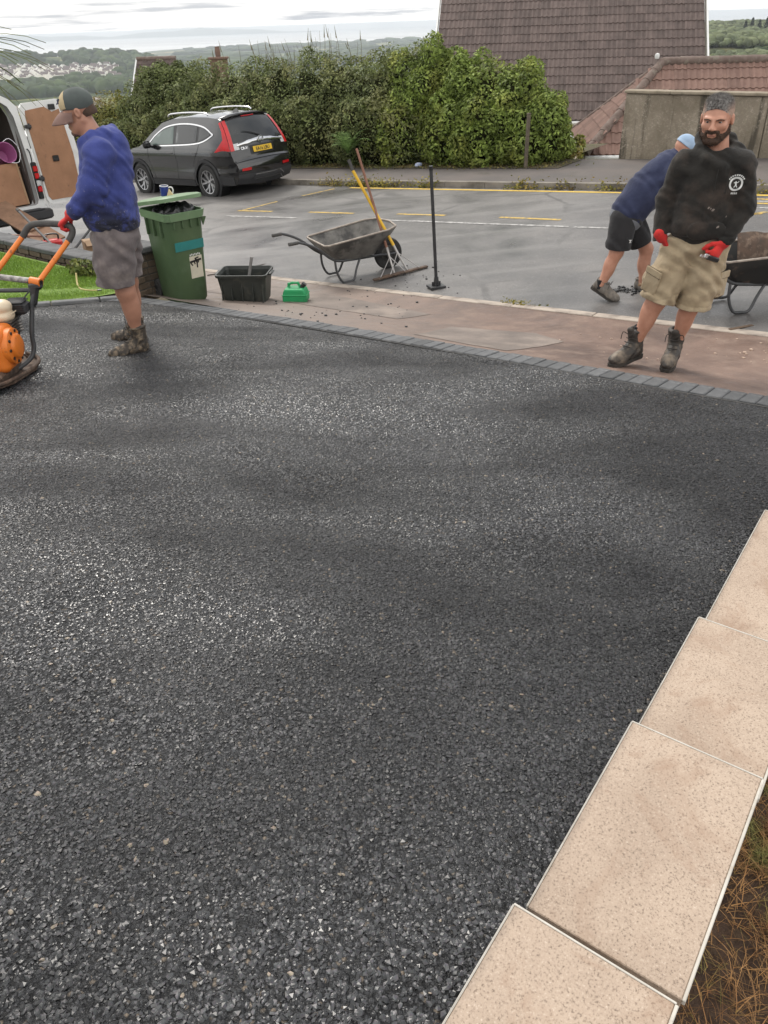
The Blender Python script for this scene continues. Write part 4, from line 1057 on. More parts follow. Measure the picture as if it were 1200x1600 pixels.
# stalks above the hedge
b = MB()
for _ in range(46):
    d = random.choice([random.uniform(13.6, 15.6), random.uniform(15.0, 17), random.uniform(14, 19)]); x, y = xy(d, 16.2 + random.uniform(-.4, .5)); z = gz(x, y) + 2.1; h = random.uniform(.4, .82)
    p = Vector((x, y, z)); q = p + Vector((random.gauss(0, .10), random.gauss(0, .1), h)); b.tube([p, p.lerp(q, .6) + Vector((.02, 0, 0)), q], [.006, .0045, .002], 4)
    if random.random() < .5: b.tube([q.lerp(p, .25), q + (q - p) * .08], [.012, .002], 4)
b.build('stalks', mat('stalk', (.11, .115, .045), (.16, .13, .06), 3, .9), t)['kind'] = 'stuff'
# olive hedge at the left
it = []
for d, top in [(22.8, 2.0), (23.7, 1.95), (24.6, 1.9), (25.5, 1.95), (26.4, 1.9), (27.3, 1.9), (28.2, 1.85)]:
    it += [(d, 16.2, top, .85, .85), (d, 15.6, top * .6, .8, .55)]
el = hedge_ells(it)
t = thing('hedge', 'yellowish olive hedge between the van door and the grey car', 'hedge')
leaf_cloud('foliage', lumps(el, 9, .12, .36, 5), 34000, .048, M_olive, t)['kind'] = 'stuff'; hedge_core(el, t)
# pale green shrub at the small roof
x, y = xy(20.9, 16.6)
el = [(x, y, gz(x, y) + 1.5, .8, .7, .95), (x + .2, y - .2, gz(x, y) + 2.05, .62, .5, .5), (x - .45, y + .2, gz(x, y) + 1.9, .5, .5, .6)]
t = thing('shrub', 'pale green feathery shrub in front of the small brown roof', 'shrub')
leaf_cloud('foliage', lumps(el, 12, .1, .3, 6), 9000, .05, leaf_mat('leaf_pale', (.115, .145, .05), (.16, .185, .07), (.10, .125, .04)), t)['kind'] = 'stuff'; hedge_core(el, t, .6)
# fern sprouting from the hedge
def fern(base, n, L, m, name, label):
    t = thing(name, label, 'fern', base)
    for i in range(n):
        a = random.uniform(0, 6.28) if n > 9 else rad(-150) + rad(260) * i / n; V = []; F = []; p = Vector((0, 0, 0)); el_ = random.uniform(.7, 1.35)
        K = 16; l = L * random.uniform(.7, 1.1)
        for k in range(K):
            e2 = el_ - 1.5 * (k / K) ** 1.6; dirv = Vector((math.cos(a) * math.cos(e2), math.sin(a) * math.cos(e2), math.sin(e2))); sd_ = Vector((-math.sin(a), math.cos(a), 0)); wdt = .30 * l * math.sin(PI * min(1, (k + 1) / K * .92 + .04)) * .62
            for sgn in (-1, 1):
                n0 = len(V); tip = p + sd_ * sgn * wdt + dirv * wdt * .45 - Vector((0, 0, .12 * wdt)); w_ = dirv * l / K * .40
                V += [p - w_, p + w_, tip]; F.append((n0, n0 + 1, n0 + 2))
            p = p + dirv * l / K
        pyd('frond', V, F, m, t)
    return t
x, y = 0.0, 0.0
x, y = xy(12.72, 14.85)
fern((x, y, gz(x, y) + .36), 15, .82, leaf_mat('fern_green', (.13, .22, .06), (.18, .27, .09), (.12, .19, .055)), 'fern', 'light green fern growing out of the dark hedge')
# post in the bush
x, y = xy(8.15, 15.0); t = thing('fence_post', 'old timber post in front of the bright bush', 'post', (x, y, gz(x, y)))
b = MB(); b.box((0, 0, .47), (.065, .06, 1.0), .3, bev=.008); b.build('post', mat('old_wood', (.13, .105, .075), (.09, .075, .055), 12, .9, bump=.6, bscale=40), t)
b = MB(); b.box((0, 0, .98), (.07, .065, .03), .3, bev=.006); b.build('post_cap', MATS['old_wood'], t)
# yellow flowered plant at the end of the bush
x, y = xy(7.75, 16.3)
t = thing('plant', 'small yellow flowered plant between the bush and the garage gutter', 'plant')
leaf_cloud('foliage', [(x, y, gz(x, y) + .12, .22, .22, .25), (x + .1, y, gz(x, y) + .3, .13, .13, .15)], 420, .05, leaf_mat('leaf_yellow', (.30, .25, .06), (.15, .20, .05), (.35, .22, .10)), t)
# weeds at the foot of the far kerb and on the verge
def scatter_leaves(name, spots, n, size, m, label, spread=.05, h=.06):
    P = []
    for _ in range(n):
        d, nn = random.choice(spots); x, y = xy(d + random.gauss(0, spread * 3), nn + random.gauss(0, spread)); P.append((x, y, gz(x, y) + (0 if rn(x, y) > KERB2 else 0) + abs(random.gauss(0, h)) + .01))
    P = np.array(P); n = len(P); nr = rng.normal(size=(n, 3)) * .6 + [0, -.3, .8]; nr /= np.linalg.norm(nr, axis=1)[:, None]; t_ = np.cross(nr, rng.normal(size=(n, 3))); t_ /= np.linalg.norm(t_, axis=1)[:, None]; b_ = np.cross(nr, t_); s = size * rng.uniform(.5, 1.4, n)[:, None]
    V = np.stack([P - t_ * s, P + b_ * s * .5, P + t_ * s, P - b_ * s * .5], 1).reshape(-1, 3); o = put(name, fast_mesh(name, V, np.arange(n * 4).reshape(-1, 4)), m); return tag(o, label, None, None, 'stuff')
sp = [(random.uniform(-1, 12.5), KERB2 - .05) for _ in range(46)] + [(random.uniform(9, 12.8), KERB2 - .05) for _ in range(12)]
scatter_leaves('kerb_weeds', sp, 2200, .028, leaf_mat('weed', (.14, .16, .03), (.26, .20, .05), (.12, .07, .03)), 'weeds and fallen leaves along the far kerb')
sp = [(random.uniform(7.6, 14.5), random.uniform(15.0, 15.5)) for _ in range(90)]
scatter_leaves('leaf_litter', sp, 2600, .026, leaf_mat('litter_leaf', (.15, .11, .05), (.20, .17, .06), (.09, .10, .03)), 'dead leaves and moss under the hedge', .12, .015)
scatter_leaves('kerb_weeds', [(3.85, KERB - .02), (3.75, KERB - .03), (3.95, KERB)], 110, .014, MATS['weed'], 'little weeds in the joint of the dropped kerb', .03, .02)
scatter_leaves('kerb_weeds', [(.85, KERB + .0), (.8, KERB - .02)], 120, .025, MATS['weed'], 'weed tuft at the right end of the dropped kerb', .03, .03)
# weed plant beside the low wall
t = thing('weed_plant', 'leafy green weed against the low garden wall', 'plant')
x, y = xy(8.35, 4.98)
leaf_cloud('foliage', [(x, y, -2.31, .17, .12, .10), (x + .1, y - .05, -2.33, .12, .1, .08), (x - .12, y + .08, -2.32, .14, .1, .11)], 420, .035, leaf_mat('leaf_weed', (.11, .15, .035), (.17, .18, .05), (.20, .15, .06)), t)
# cordyline palm beyond the left edge, its blades reaching into the picture
t = thing('cordyline_palm', 'spiky cordyline palm reaching in at the top left corner', 'palm', (-4.75, 8.6, -2.4))
b = MB(); b.tube([(0, 0, 0), (.22, 0, 1.1), (.58, .02, 2.25)], [.11, .085, .075], 10); b.build('trunk', M_bark, t)
V = []; F = []
for i in range(150):
    a = random.uniform(0, 6.28); el_ = math.asin(random.uniform(-.55, 1.0)); L = random.uniform(.75, 1.12); p = Vector((.60, .02, 2.34 + .12 * math.sin(el_))); n0 = len(V); K = 6
    for k in range(K + 1):
        u = k / K; e2 = el_ - .75 * u ** 2.2; dv = Vector((math.cos(a) * math.cos(e2), math.sin(a) * math.cos(e2), math.sin(e2))); sdv = Vector((-math.sin(a), math.cos(a), 0)); w_ = .024 * (1 - u) ** .7 * (.5 + min(.5, u * 4)) + .001
        V += [p - sdv * w_, p + Vector((0, 0, -.006)), p + sdv * w_]; p = p + dv * L / K
    for k in range(K):
        for j in (0, 1): F.append((n0 + 3 * k + j, n0 + 3 * k + j + 1, n0 + 3 * k + 4 + j, n0 + 3 * k + 3 + j))
pyd('crown', V, F, leaf_mat('palm_leaf', (.10, .13, .045), (.15, .17, .07), (.19, .15, .07)), t, True)

# ------------------------------------------------------------------ haze over the valley
hz = MB(); hz.box((0, 11000, -64), (62000, 31000, 146))
m = bpy.data.materials.new('haze_air'); m.use_nodes = True; nt = m.node_tree; nt.nodes.clear()
out = nt.nodes.new('ShaderNodeOutputMaterial'); pv = nt.nodes.new('ShaderNodeVolumePrincipled')
pv.inputs['Color'].default_value = (.87, .935, 1.0, 1); pv.inputs['Density'].default_value = .000105; pv.inputs['Anisotropy'].default_value = .2
nt.links.new(pv.outputs[0], out.inputs['Volume'])
o = hz.build('haze', m); tag(o, 'thin pale haze over the valley', None, None, 'stuff')
# ================================================================== PEOPLE (implicit surfaces, meshed by surface nets)
class Sdf:
    def __init__(s, lo, hi, h):
        s.lo = np.array(lo, np.float32); s.h = h; s.n = np.ceil((np.array(hi) - s.lo) / h).astype(int) + 1
        s.ax = [s.lo[i] + h * np.arange(s.n[i], dtype=np.float32) for i in range(3)]
        s.v = np.full(s.n, 1.0, np.float32)
    def sub(s, lo, hi):
        a = np.clip(np.floor((np.array(lo) - s.lo) / s.h).astype(int), 0, s.n); b = np.clip(np.ceil((np.array(hi) - s.lo) / s.h).astype(int) + 1, 0, s.n)
        sl = tuple(slice(a[i], b[i]) for i in range(3))
        return sl, s.ax[0][sl[0]][:, None, None], s.ax[1][sl[1]][None, :, None], s.ax[2][sl[2]][None, None, :]
    def merge(s, sl, d, k):
        a = s.v[sl]
        if k > 0:
            hh = np.clip(.5 + .5 * (d - a) / k, 0, 1); s.v[sl] = d + (a - d) * hh - k * hh * (1 - hh) if False else (a * hh + d * (1 - hh)) - k * hh * (1 - hh)
        else: s.v[sl] = np.minimum(a, d)
    def cone(s, a, b, ra, rb, k=.02, flat=None, cut=None):
        a = np.array(a, float); b = np.array(b, float); m = max(ra, rb) * 1.15 + k + 3 * s.h
        sl, X, Y, Z = s.sub(np.minimum(a, b) - m, np.maximum(a, b) + m)
        px, py, pz = X - a[0], Y - a[1], Z - a[2]; ba = b - a
        t = np.clip((px * ba[0] + py * ba[1] + pz * ba[2]) / max(ba @ ba, 1e-9), 0, 1)
        dx, dy, dz = px - t * ba[0], py - t * ba[1], pz - t * ba[2]
        q = dx * dx + dy * dy + dz * dz
        if flat is not None:
            n = np.array(flat[0], float); n /= np.linalg.norm(n); c = dx * n[0] + dy * n[1] + dz * n[2]; q = q + c * c * (1 / flat[1] ** 2 - 1)
        d = np.sqrt(q) - (ra + (rb - ra) * t)
        for p, n in (cut or []): d = np.maximum(d, (X - p[0]) * n[0] + (Y - p[1]) * n[1] + (Z - p[2]) * n[2])
        s.merge(sl, d, k); return s
    def chain(s, pts, rs, k=.02, **kw):
        for i in range(len(pts) - 1): s.cone(pts[i], pts[i + 1], rs[i], rs[i + 1], k, **kw)
        return s
    def _ell(s, c, r, R):
        c = np.array(c, float); r = np.array(r, float); m = max(r) + .05 + 3 * s.h
        sl, X, Y, Z = s.sub(c - m, c + m); x, y, z = X - c[0], Y - c[1], Z - c[2]
        if R is not None:
            R = np.array(R, float); x, y, z = [x * R[0][i] + y * R[1][i] + z * R[2][i] for i in range(3)]
        k0 = np.sqrt((x / r[0]) ** 2 + (y / r[1]) ** 2 + (z / r[2]) ** 2); k1 = np.sqrt((x / r[0] ** 2) ** 2 + (y / r[1] ** 2) ** 2 + (z / r[2] ** 2) ** 2)
        return sl, k0 * (k0 - 1) / np.maximum(k1, 1e-6)
    def ell(s, c, r, k=.02, R=None):
        sl, d = s._ell(c, r, R); s.merge(sl, d, k); return s
    def carve(s, c, r, k=.01, R=None):
        sl, d = s._ell(c, r, R); a = s.v[sl]; d = -d; hh = np.clip(.5 - .5 * (d - a) / k, 0, 1); s.v[sl] = d * (1 - hh) + a * hh + k * hh * (1 - hh); return s
    def cut(s, p, n):
        n = np.array(n, float); n /= np.linalg.norm(n); sl, X, Y, Z = s.sub(s.lo, s.lo + s.h * s.n)
        s.v = np.maximum(s.v, ((X - p[0]) * n[0] + (Y - p[1]) * n[1] + (Z - p[2]) * n[2]).astype(np.float32)); return s
    def disp(s, fn):
        sl, X, Y, Z = s.sub(s.lo, s.lo + s.h * s.n); near = np.abs(s.v) < .06
        d = np.broadcast_to(fn(X, Y, Z), s.v.shape); s.v = np.where(near, s.v + d, s.v).astype(np.float32); return s
    def mesh(s, name):
        v = s.v; ins = v < 0; nx, ny, nz = v.shape
        cnt = np.zeros((nx - 1, ny - 1, nz - 1), np.int8)
        for i in (0, 1):
            for j in (0, 1):
                for k in (0, 1): cnt += ins[i:nx - 1 + i, j:ny - 1 + j, k:nz - 1 + k]
        act = (cnt > 0) & (cnt < 8); cells = np.argwhere(act); idx = np.full(act.shape, -1, np.int32); idx[act] = np.arange(len(cells))
        ps = np.zeros((len(cells), 3)); w = np.zeros(len(cells))
        ci, cj, ck = cells.T
        for ax in range(3):
            for o1 in (0, 1):
                for o2 in (0, 1):
                    o = [0, 0, 0]; o[(ax + 1) % 3] = o1; o[(ax + 2) % 3] = o2
                    A = v[ci + o[0], cj + o[1], ck + o[2]]; o_ = list(o); o_[ax] = 1; B = v[ci + o_[0], cj + o_[1], ck + o_[2]]
                    m_ = (A < 0) != (B < 0); t = np.where(m_, A / np.where(m_, A - B, 1), 0); p = np.array(o, float)[None, :].repeat(len(cells), 0); p[:, ax] = t
                    ps += p * m_[:, None]; w += m_
        P = s.lo + s.h * (cells + ps / w[:, None])
        F = []
        for ax in range(3):
            a = [slice(None)] * 3; b = [slice(None)] * 3; a[ax] = slice(0, -1); b[ax] = slice(1, None)
            A, B = ins[tuple(a)], ins[tuple(b)]; e_ = np.argwhere(A != B); u_, w_ = (ax + 1) % 3, (ax + 2) % 3
            ok = (e_[:, u_] > 0) & (e_[:, w_] > 0) & (e_[:, u_] < v.shape[u_] - 1) & (e_[:, w_] < v.shape[w_] - 1); e_ = e_[ok]
            q = []
            for du, dw in ((-1, -1), (0, -1), (0, 0), (-1, 0)):
                c = e_.copy(); c[:, u_] += du; c[:, w_] += dw; q.append(idx[c[:, 0], c[:, 1], c[:, 2]])
            q = np.stack(q, 1); fl = ~A[e_[:, 0], e_[:, 1], e_[:, 2]]; q[fl] = q[fl][:, ::-1]; F.append(q)
        me = fast_mesh(name, P, np.vstack(F)); me.polygons.foreach_set('use_smooth', [True] * len(me.polygons)); return me
def folds(*terms):
    """soft cloth folds: terms (amplitude, (kx,ky,kz), warp amount, (wx,wy,wz))"""
    def fn(X, Y, Z):
        d = 0
        for A, k, wa, wk in terms:
            d = d + A * np.sin(X * k[0] + Y * k[1] + Z * k[2] + wa * np.sin(X * wk[0] + Y * wk[1] + Z * wk[2]))
        return d
    return fn
def frame(fwd, up=(0, 0, 1)):
    f = Vector(fwd).normalized(); l = Vector(up).cross(f).normalized(); u = f.cross(l).normalized()     # l: the person's left
    return l, f, u
def head_part(S, c, fr, what, s=1.0, wx=1.0):
    l, f, u = fr; c = Vector(c); R = [[l[i], f[i], u[i]] for i in range(3)]
    def T(x, y, z): return c + (l * x * wx + f * y + u * z) * s
    def r3(a): return (a[0] * s * wx, a[1] * s, a[2] * s)
    if what == 'head':
        S.ell(T(0, -.016, .030), r3((.077, .098, .086)), .01, R); S.ell(T(0, .028, -.035), r3((.062, .066, .088)), .03, R)
        for g in (-1, 1):
            S.cone(T(.056 * g, -.012, -.05), T(.022 * g, .06, -.098), .022 * s, .020 * s, .025)
            S.ell(T(.043 * g, .062, -.028), r3((.022, .022, .022)), .02, R)
            S.cone(T(.012 * g, .090, .012), T(.045 * g, .072, .012), .012 * s, .012 * s, .012)
        S.ell(T(0, .074, -.105), r3((.026, .022, .020)), .02, R)
        S.cone(T(0, .092, .006), T(0, .114, -.034), .0085 * s, .013 * s, .012)
        for g in (-1, 1): S.ell(T(.012 * g, .104, -.039), r3((.009, .011, .008)), .008, R)
        for g in (-1, 1): S.carve(T(.033 * g, .100, -.003), r3((.019, .016, .010)), .008, R)
        S.cone(T(-.019, .088, -.066), T(.019, .088, -.066), .008 * s, .008 * s, .006); S.cone(T(-.016, .087, -.077), T(.016, .087, -.077), .009 * s, .009 * s, .005)
        for g in (-1, 1):
            S.ell(T(.079 * g, -.012, -.008), r3((.010, .020, .032)), .006, R); S.carve(T(.089 * g, -.008, -.008), r3((.006, .010, .018)), .004, R)
    elif what == 'hair':
        S.ell(T(0, -.018, .0312), r3((.0785, .0996, .0885)), .01, R); S.ell(T(0, .0, .075), r3((.060, .075, .042)), .02, R)
        n = (f * .78 - u * .62); S.cut(T(0, .084, .076), n); S.cut(T(0, 0, -.03), -u)
        S.disp(lambda X, Y, Z: .0016 * np.sin(X * 310 + 2 * np.sin(Z * 140)) * np.sin(Y * 330 + 1.5 * np.sin(X * 170)))
    elif what == 'beard':
        for g in (-1, 1):
            S.cone(T(.067 * g, -.004, -.035), T(.058 * g, .012, -.068), .011 * s, .016 * s, .02)
            S.cone(T(.058 * g, .005, -.068), T(.022 * g, .062, -.102), .022 * s, .025 * s, .02)
            S.cone(T(.032 * g, .078, -.078), T(.026 * g, .082, -.055), .010 * s, .009 * s, .015)
            S.cone(T(.0, .098, -.054), T(.027 * g, .086, -.058), .0085 * s, .009 * s, .01)
        S.ell(T(0, .074, -.110), r3((.038, .031, .025)), .02, R)
        for g in (-1, 1): S.ell(T(.040 * g, .040, -.086), r3((.022, .034, .024)), .02, R)
        S.disp(lambda X, Y, Z: .0022 * np.sin(X * 290 + 2 * np.sin(Z * 180)) * np.sin(Z * 310 + 2 * np.sin(Y * 210)))
    return T
def hand_part(S, w, d, n, thumb, curl=(.4, .5, .4), s=1.0, spread=.06):
    """w wrist, d towards the knuckles, n the way the palm faces, thumb = +1/-1 side along d x n"""
    w, d, n = Vector(w), Vector(d).normalized(), Vector(n).normalized(); t = d.cross(n).normalized() * thumb; n = (n - d * n.dot(d)).normalized()
    S.cone(w - d * .03 * s, w + d * .01 * s, .033 * s, .031 * s, .01, flat=(n, .75)); S.cone(w + d * .01 * s, w + d * .075 * s, .030 * s, .042 * s, .015, flat=(n, .45))
    for i, (off, L) in enumerate(((.031, .072), (.0105, .080), (-.0105, .075), (-.030, .060))):
        p = w + d * (.088 - .004 * abs(i - 1.3)) * s + t * off * s; a = 0.0; seg = (.46, .30, .24); rr = .0105 * s
        for j in range(3):
            a += curl[j]; v = d * math.cos(a) + n * math.sin(a) + t * spread * (1.5 - i) * .5; q = p + v.normalized() * L * seg[j] * s
            S.cone(p, q, rr, rr * .93, .004); p = q; rr *= .93
    p = w + d * .025 * s + t * .026 * s; q = p + (d * .62 + t * .62 + n * .45).normalized() * .042 * s; r_ = q + (d * .75 + t * .05 + n * .65).normalized() * .032 * s; e_ = r_ + (d * .7 - t * .25 + n * .6).normalized() * .024 * s
    S.chain([p, q, r_, e_], [.016 * s, .0125 * s, .0112 * s, .0098 * s], .008)
# --- cloth and skin materials
M_skin = mat('skin_ruddy', (.43, .205, .135), (.50, .255, .175), 18, .5, bump=.15, bscale=160, bdist=.002)
M_skin2 = mat('skin_tan', (.36, .175, .115), (.42, .21, .14), 14, .5, bump=.15, bscale=160, bdist=.002)
def cloth(name, c1, c2, dirt=None, **k):
    m = mat(name, c1, c2, k.pop('scale', 7), .88, spec=.2, bump=k.pop('bump', .5), bscale=k.pop('bscale', 22), bdist=.012, dirt=dirt, dscale=k.pop('dscale', 5), **k)
    nt = m.node_tree; bs = nt.nodes['Principled BSDF']; bs.inputs['Sheen Weight'].default_value = .10
    # woven grain on top of the creases
    tc = N(nt, 'ShaderNodeTexCoord').outputs['Object']; nf = noise_node(nt, tc, 420, 2); l = bs.inputs['Normal'].links[0].from_socket
    nt.links.new(bumpn(nt, nf.outputs[0], .35, .002, l), bs.inputs['Normal']); return m
M_hood_k = cloth('fleece_black', (.026, .023, .020), (.016, .015, .014), (.075, .053, .042), dlo=.50, dhi=.72, damt=.65, bump=.9, bscale=13)
M_hood_b = cloth('fleece_blue', (.056, .072, .250), (.042, .055, .195), None, bump=.9, bscale=14)
M_shorts_k = cloth('cotton_khaki', (.40, .32, .215), (.31, .24, .155), (.19, .14, .09), dlo=.54, dhi=.74, damt=.55, bump=.9, bscale=16)
M_shorts_g = cloth('cotton_mauve', (.178, .150, .147), (.125, .106, .106), (.32, .27, .24), dlo=.52, dhi=.72, damt=.7, bump=.9, bscale=14)
M_navy = cloth('jersey_navy', (.035, .042, .085), (.025, .03, .062), None)
M_blackc = cloth('shorts_black', (.022, .022, .024), (.032, .031, .033), None)
M_glove = cloth('glove_red', (.58, .035, .03), (.46, .03, .028), (.16, .03, .03), dlo=.6, dhi=.75, damt=.7, dscale=16)
M_boot = mat('boot_leather', (.060, .046, .034), (.028, .023, .019), 18, .7, bump=.6, bscale=60, dirt=(.25, .19, .13), dscale=22, dlo=.48, dhi=.60)
M_boot_k = mat('boot_dark', (.035, .031, .028), (.06, .05, .042), 14, .65, bump=.5, bscale=60, dirt=(.22, .175, .13), dscale=9, dlo=.50, dhi=.66)
M_sole = mat('boot_sole', (.022, .02, .018), (.05, .042, .035), 18, .85, bump=.4, bscale=60)
M_sock = cloth('sock_black', (.018, .018, .02), (.026, .026, .028))
M_trainer = mat('trainer_grey', (.17, .15, .13), (.11, .098, .085), 16, .8, bump=.4, bscale=80, dirt=(.26, .22, .18), dscale=9)
M_hair_g = mat('hair_grey', (.30, .285, .27), (.075, .065, .06), 75, .75, bump=.4, bscale=300, bdist=.003)
M_beard = mat('beard_brown', (.045, .024, .015), (.075, .04, .024), 60, .75, bump=.8, bscale=250, bdist=.004)
M_eye = mat('eye_white', (.34, .29, .27), None, 30, .25); M_pup = mat('eye_dark', (.02, .018, .018), None, 30, .2)
M_lip = mat('lip', (.33, .13, .10), None, 40, .5)

# --- one boot mesh, reused
def boot_mesh(name, high=True):
    S = Sdf((-.08, -.11, -.01), (.08, .25, .28 if high else .16), .0045)
    S.chain([(0, -.045, .052), (0, .03, .06), (0, .115, .045), (0, .175, .042)], [.042, .043, .046, .040], .03)
    S.chain([(0, -.035, .07), (0, -.03, .115 if not high else .185)], [.046, .055 if high else .043], .025)
    S.cone((0, .02, .10), (0, .09, .062), .030, .026, .03); S.cone((0, .012, .15), (0, .034, .215), .03, .024, .012, flat=((0, 1, -.3), .6)) if high else None
    S.ell((0, -.03, .205 if high else .12), (.060 if high else .052, .062 if high else .054, .020), .006)
    S.carve((0, -.03, .25 if high else .145), (.043 if high else .036, .043 if high else .036, .055 if high else .04), .008)
    S.cut((0, 0, .016), (0, 0, -1))
    S.disp(folds((.0022, (0, 60, 90), 1.5, (40, 20, 30)), (.0012, (90, 50, 0), 2, (30, 0, 60))))
    return S.mesh(name)
BOOT = boot_mesh('boot'); SHOE = boot_mesh('shoe', False)
sole_poly = [(-.030, -.088), (-.042, -.06), (-.040, .0), (-.049, .10), (-.046, .17), (-.025, .212), (.0, .222), (.025, .212), (.046, .17), (.049, .10), (.040, .0), (.042, -.06), (.030, -.088), (0, -.096)]
sb = MB(); sb.prism(sole_poly, 0, .026)
for k in range(9): sb.box((0, -.06 + k * .03, .002), (.070, .012, .010))
SOLE = bpy.data.meshes.new('sole'); SOLE.from_pydata(sb.v, [], sb.f); SOLE.materials.append(M_sole)
lb = MB()
for k in range(6):
    y = .012 + .017 * k; z = .185 - .023 * k
    lb.tube([(-.032, y + .0, z - .004), (0, y + .022, z + .004), (.032, y + .0, z - .004)], .0036, 5, smooth_path=3)
lb.tube([(-.01, .045, .19), (-.05, .04, .205), (-.06, .03, .16), (-.03, .05, .175)], .003, 5, smooth_path=3); lb.tube([(.01, .045, .19), (.05, .05, .20), (.055, .06, .15)], .003, 5, smooth_path=3)
LACE = bpy.data.meshes.new('lace'); LACE.from_pydata(lb.v, [], lb.f); LACE.materials.append(M_sole)
def boot(parent, heel, toe_dir, m, high=True, pitch=0.0, s=1.0, rollx=0.0):
    me = (BOOT if high else SHOE).copy(); me.materials.clear(); me.materials.append(m)
    o = put('boot' if high else 'shoe', me, None, parent); d = Vector(toe_dir); o.location = heel; o.rotation_mode = 'XYZ'
    o.rotation_euler = (pitch, rollx, math.atan2(d.y, d.x) - PI / 2); o.scale = (s, s, s)
    put('sole', SOLE, None, o); l = put('laces', LACE, None, o)
    if not high: l.location = (0, .015, -.055)
    return o
def eyes(parent, T, fr, s=1.0):
    for g in (-1, 1):
        b = MB(); b.lathe([(.0005, -.0062), (.010, -.0042), (.0125, 0), (.010, .0042), (.0005, .0062)], T(.032 * g, .0785, -.004), n=10); e_ = b.build('eye', M_eye, parent, True)
        b = MB(); b.lathe([(.0005, -.0058), (.0058, -.003), (.0068, 0), (.0058, .003), (.0005, .0058)], T(.032 * g, .0848, -.004), n=8); b.build('iris', M_pup, e_, True)
        b = MB(); b.tube([T(.012 * g, .0985, .007), T(.032 * g, .0945, .0125), T(.051 * g, .079, .007)], [.0042, .0048, .003], 6, smooth_path=4); b.build('eyebrow', M_beard, parent, True)

def strands(o, fr, c, s, beard=False):
    """short hairs standing on a hair cap or beard: part of the same mesh"""
    l, f, u = fr; me = o.data; V = [v.co.copy() for v in me.vertices]; Nn = [v.normal.copy() for v in me.vertices]; nv = []; nf = []; r_ = random.Random(5)
    base = [tuple(v) for v in V]; faces = [tuple(p.vertices) for p in me.polygons]; k = len(base)
    for _ in range(12000 if not beard else 6000):
        i = r_.randrange(len(V)); p = V[i]; h = (p - c).dot(u) / s
        if beard: L = r_.uniform(.004, .010); d = Nn[i] * .7 - u * .7 + f * .15
        else:
            t = max(0.0, min(1.0, (h - .04) / .06)); L = .0015 + (.019 * t) * r_.uniform(.5, 1.2); d = Nn[i] * .8 + u * .35 * t - f * .1
        d = (d + Vector((r_.gauss(0, .28), r_.gauss(0, .28), r_.gauss(0, .28)))).normalized(); q = d.orthogonal().normalized() * r_.uniform(.0006, .0011)
        nv += [tuple(p - q), tuple(p + q), tuple(p + d * L)]; nf.append((k, k + 1, k + 2)); k += 3
    m2 = bpy.data.meshes.new(me.name); m2.from_pydata(base + nv, [], faces + nf); m2.materials.append(me.materials[0]); m2.polygons.foreach_set('use_smooth', [True] * len(m2.polygons)); o.data = m2
# ------------------------------------------------------------------ bearded man in the black hoodie
PB = Vector((2.073, 5.417, -2.186))
man = thing('person', 'bearded man in black hoodie, khaki cargo shorts and red gloves standing on the footway', 'person', PB)
hf_ = frame((-.52, -.85, -.12)); HC = (.128, .0, 1.612); HS = 1.07; WX = 1.10
S = Sdf((-.48, -.42, .0), (.58, .30, 1.80), .0052)
head = head_part(S, HC, hf_, 'head', HS, WX)
S.chain([(.195, .035, 1.36), (.165, .018, 1.50)], [.070, .064], .03)
S.chain([(.14, 0, .84), (.14, 0, 1.05), (.165, .01, 1.28)], [.15, .14, .145], .04, flat=((.3, 1, 0), .7))
S.chain([(-.005, .07, 1.33), (-.074, .110, 1.11), (-.108, .018, .905)], [.06, .045, .033], .03)
S.chain([(.315, -.07, 1.33), (.368, -.10, 1.09), (.26, -.175, .885)], [.06, .045, .035], .03)
S.chain([(.06, .03, .80), (-.07, -.01, .46), (-.150, .070, .10)], [.10, .068, .036], .03); S.chain([(.22, -.03, .80), (.16, -.07, .45), (.135, .03, .10)], [.10, .068, .036], .03)
S.ell((-.103, .035, .34), (.053, .058, .11), .03); S.ell((.150, -.015, .33), (.053, .058, .11), .03)
put('body', S.mesh('body'), M_skin, man)
S = Sdf((-.06, -.15, 1.40), (.30, .15, 1.80), .0042); head_part(S, HC, hf_, 'hair', HS, WX); hr_ = put('hair', S.mesh('hair'), M_hair_g, man)
strands(hr_, hf_, Vector(HC), HS)
# sides clipped nearly to the skin
_nt = M_hair_g.node_tree; _bs = _nt.nodes['Principled BSDF']; _tc = N(_nt, 'ShaderNodeTexCoord').outputs['Object']
_d = N(_nt, 'ShaderNodeVectorMath', {0: _tc, 1: Vector(HC)}, operation='SUBTRACT').outputs[0]
_la = N(_nt, 'ShaderNodeMath', {0: N(_nt, 'ShaderNodeVectorMath', {0: _d, 1: hf_[0]}, operation='DOT_PRODUCT').outputs['Value']}, operation='ABSOLUTE').outputs[0]
_up = N(_nt, 'ShaderNodeVectorMath', {0: _d, 1: hf_[2]}, operation='DOT_PRODUCT').outputs['Value']
_nz = N(_nt, 'ShaderNodeMath', {0: noise_node(_nt, _tc, 90, 3).outputs[0], 1: .02}, operation='MULTIPLY').outputs[0]
_la = N(_nt, 'ShaderNodeMath', {0: _la, 1: _nz}, operation='ADD').outputs[0]
_fd = N(_nt, 'ShaderNodeMath', {0: maskr(_nt, _la, .062, .092), 1: maskr(_nt, _up, .105, .05)}, operation='MULTIPLY').outputs[0]
_nt.links.new(mixc(_nt, N(_nt, 'ShaderNodeMath', {0: _fd, 1: .85}, operation='MULTIPLY').outputs[0], _bs.inputs['Base Color'].links[0].from_socket, (.40, .27, .205)), _bs.inputs['Base Color'])
S = Sdf((-.06, -.16, 1.40), (.30, .15, 1.75), .0042); head_part(S, HC, hf_, 'beard', HS, WX); bd_ = put('beard', S.mesh('beard'), M_beard, man)
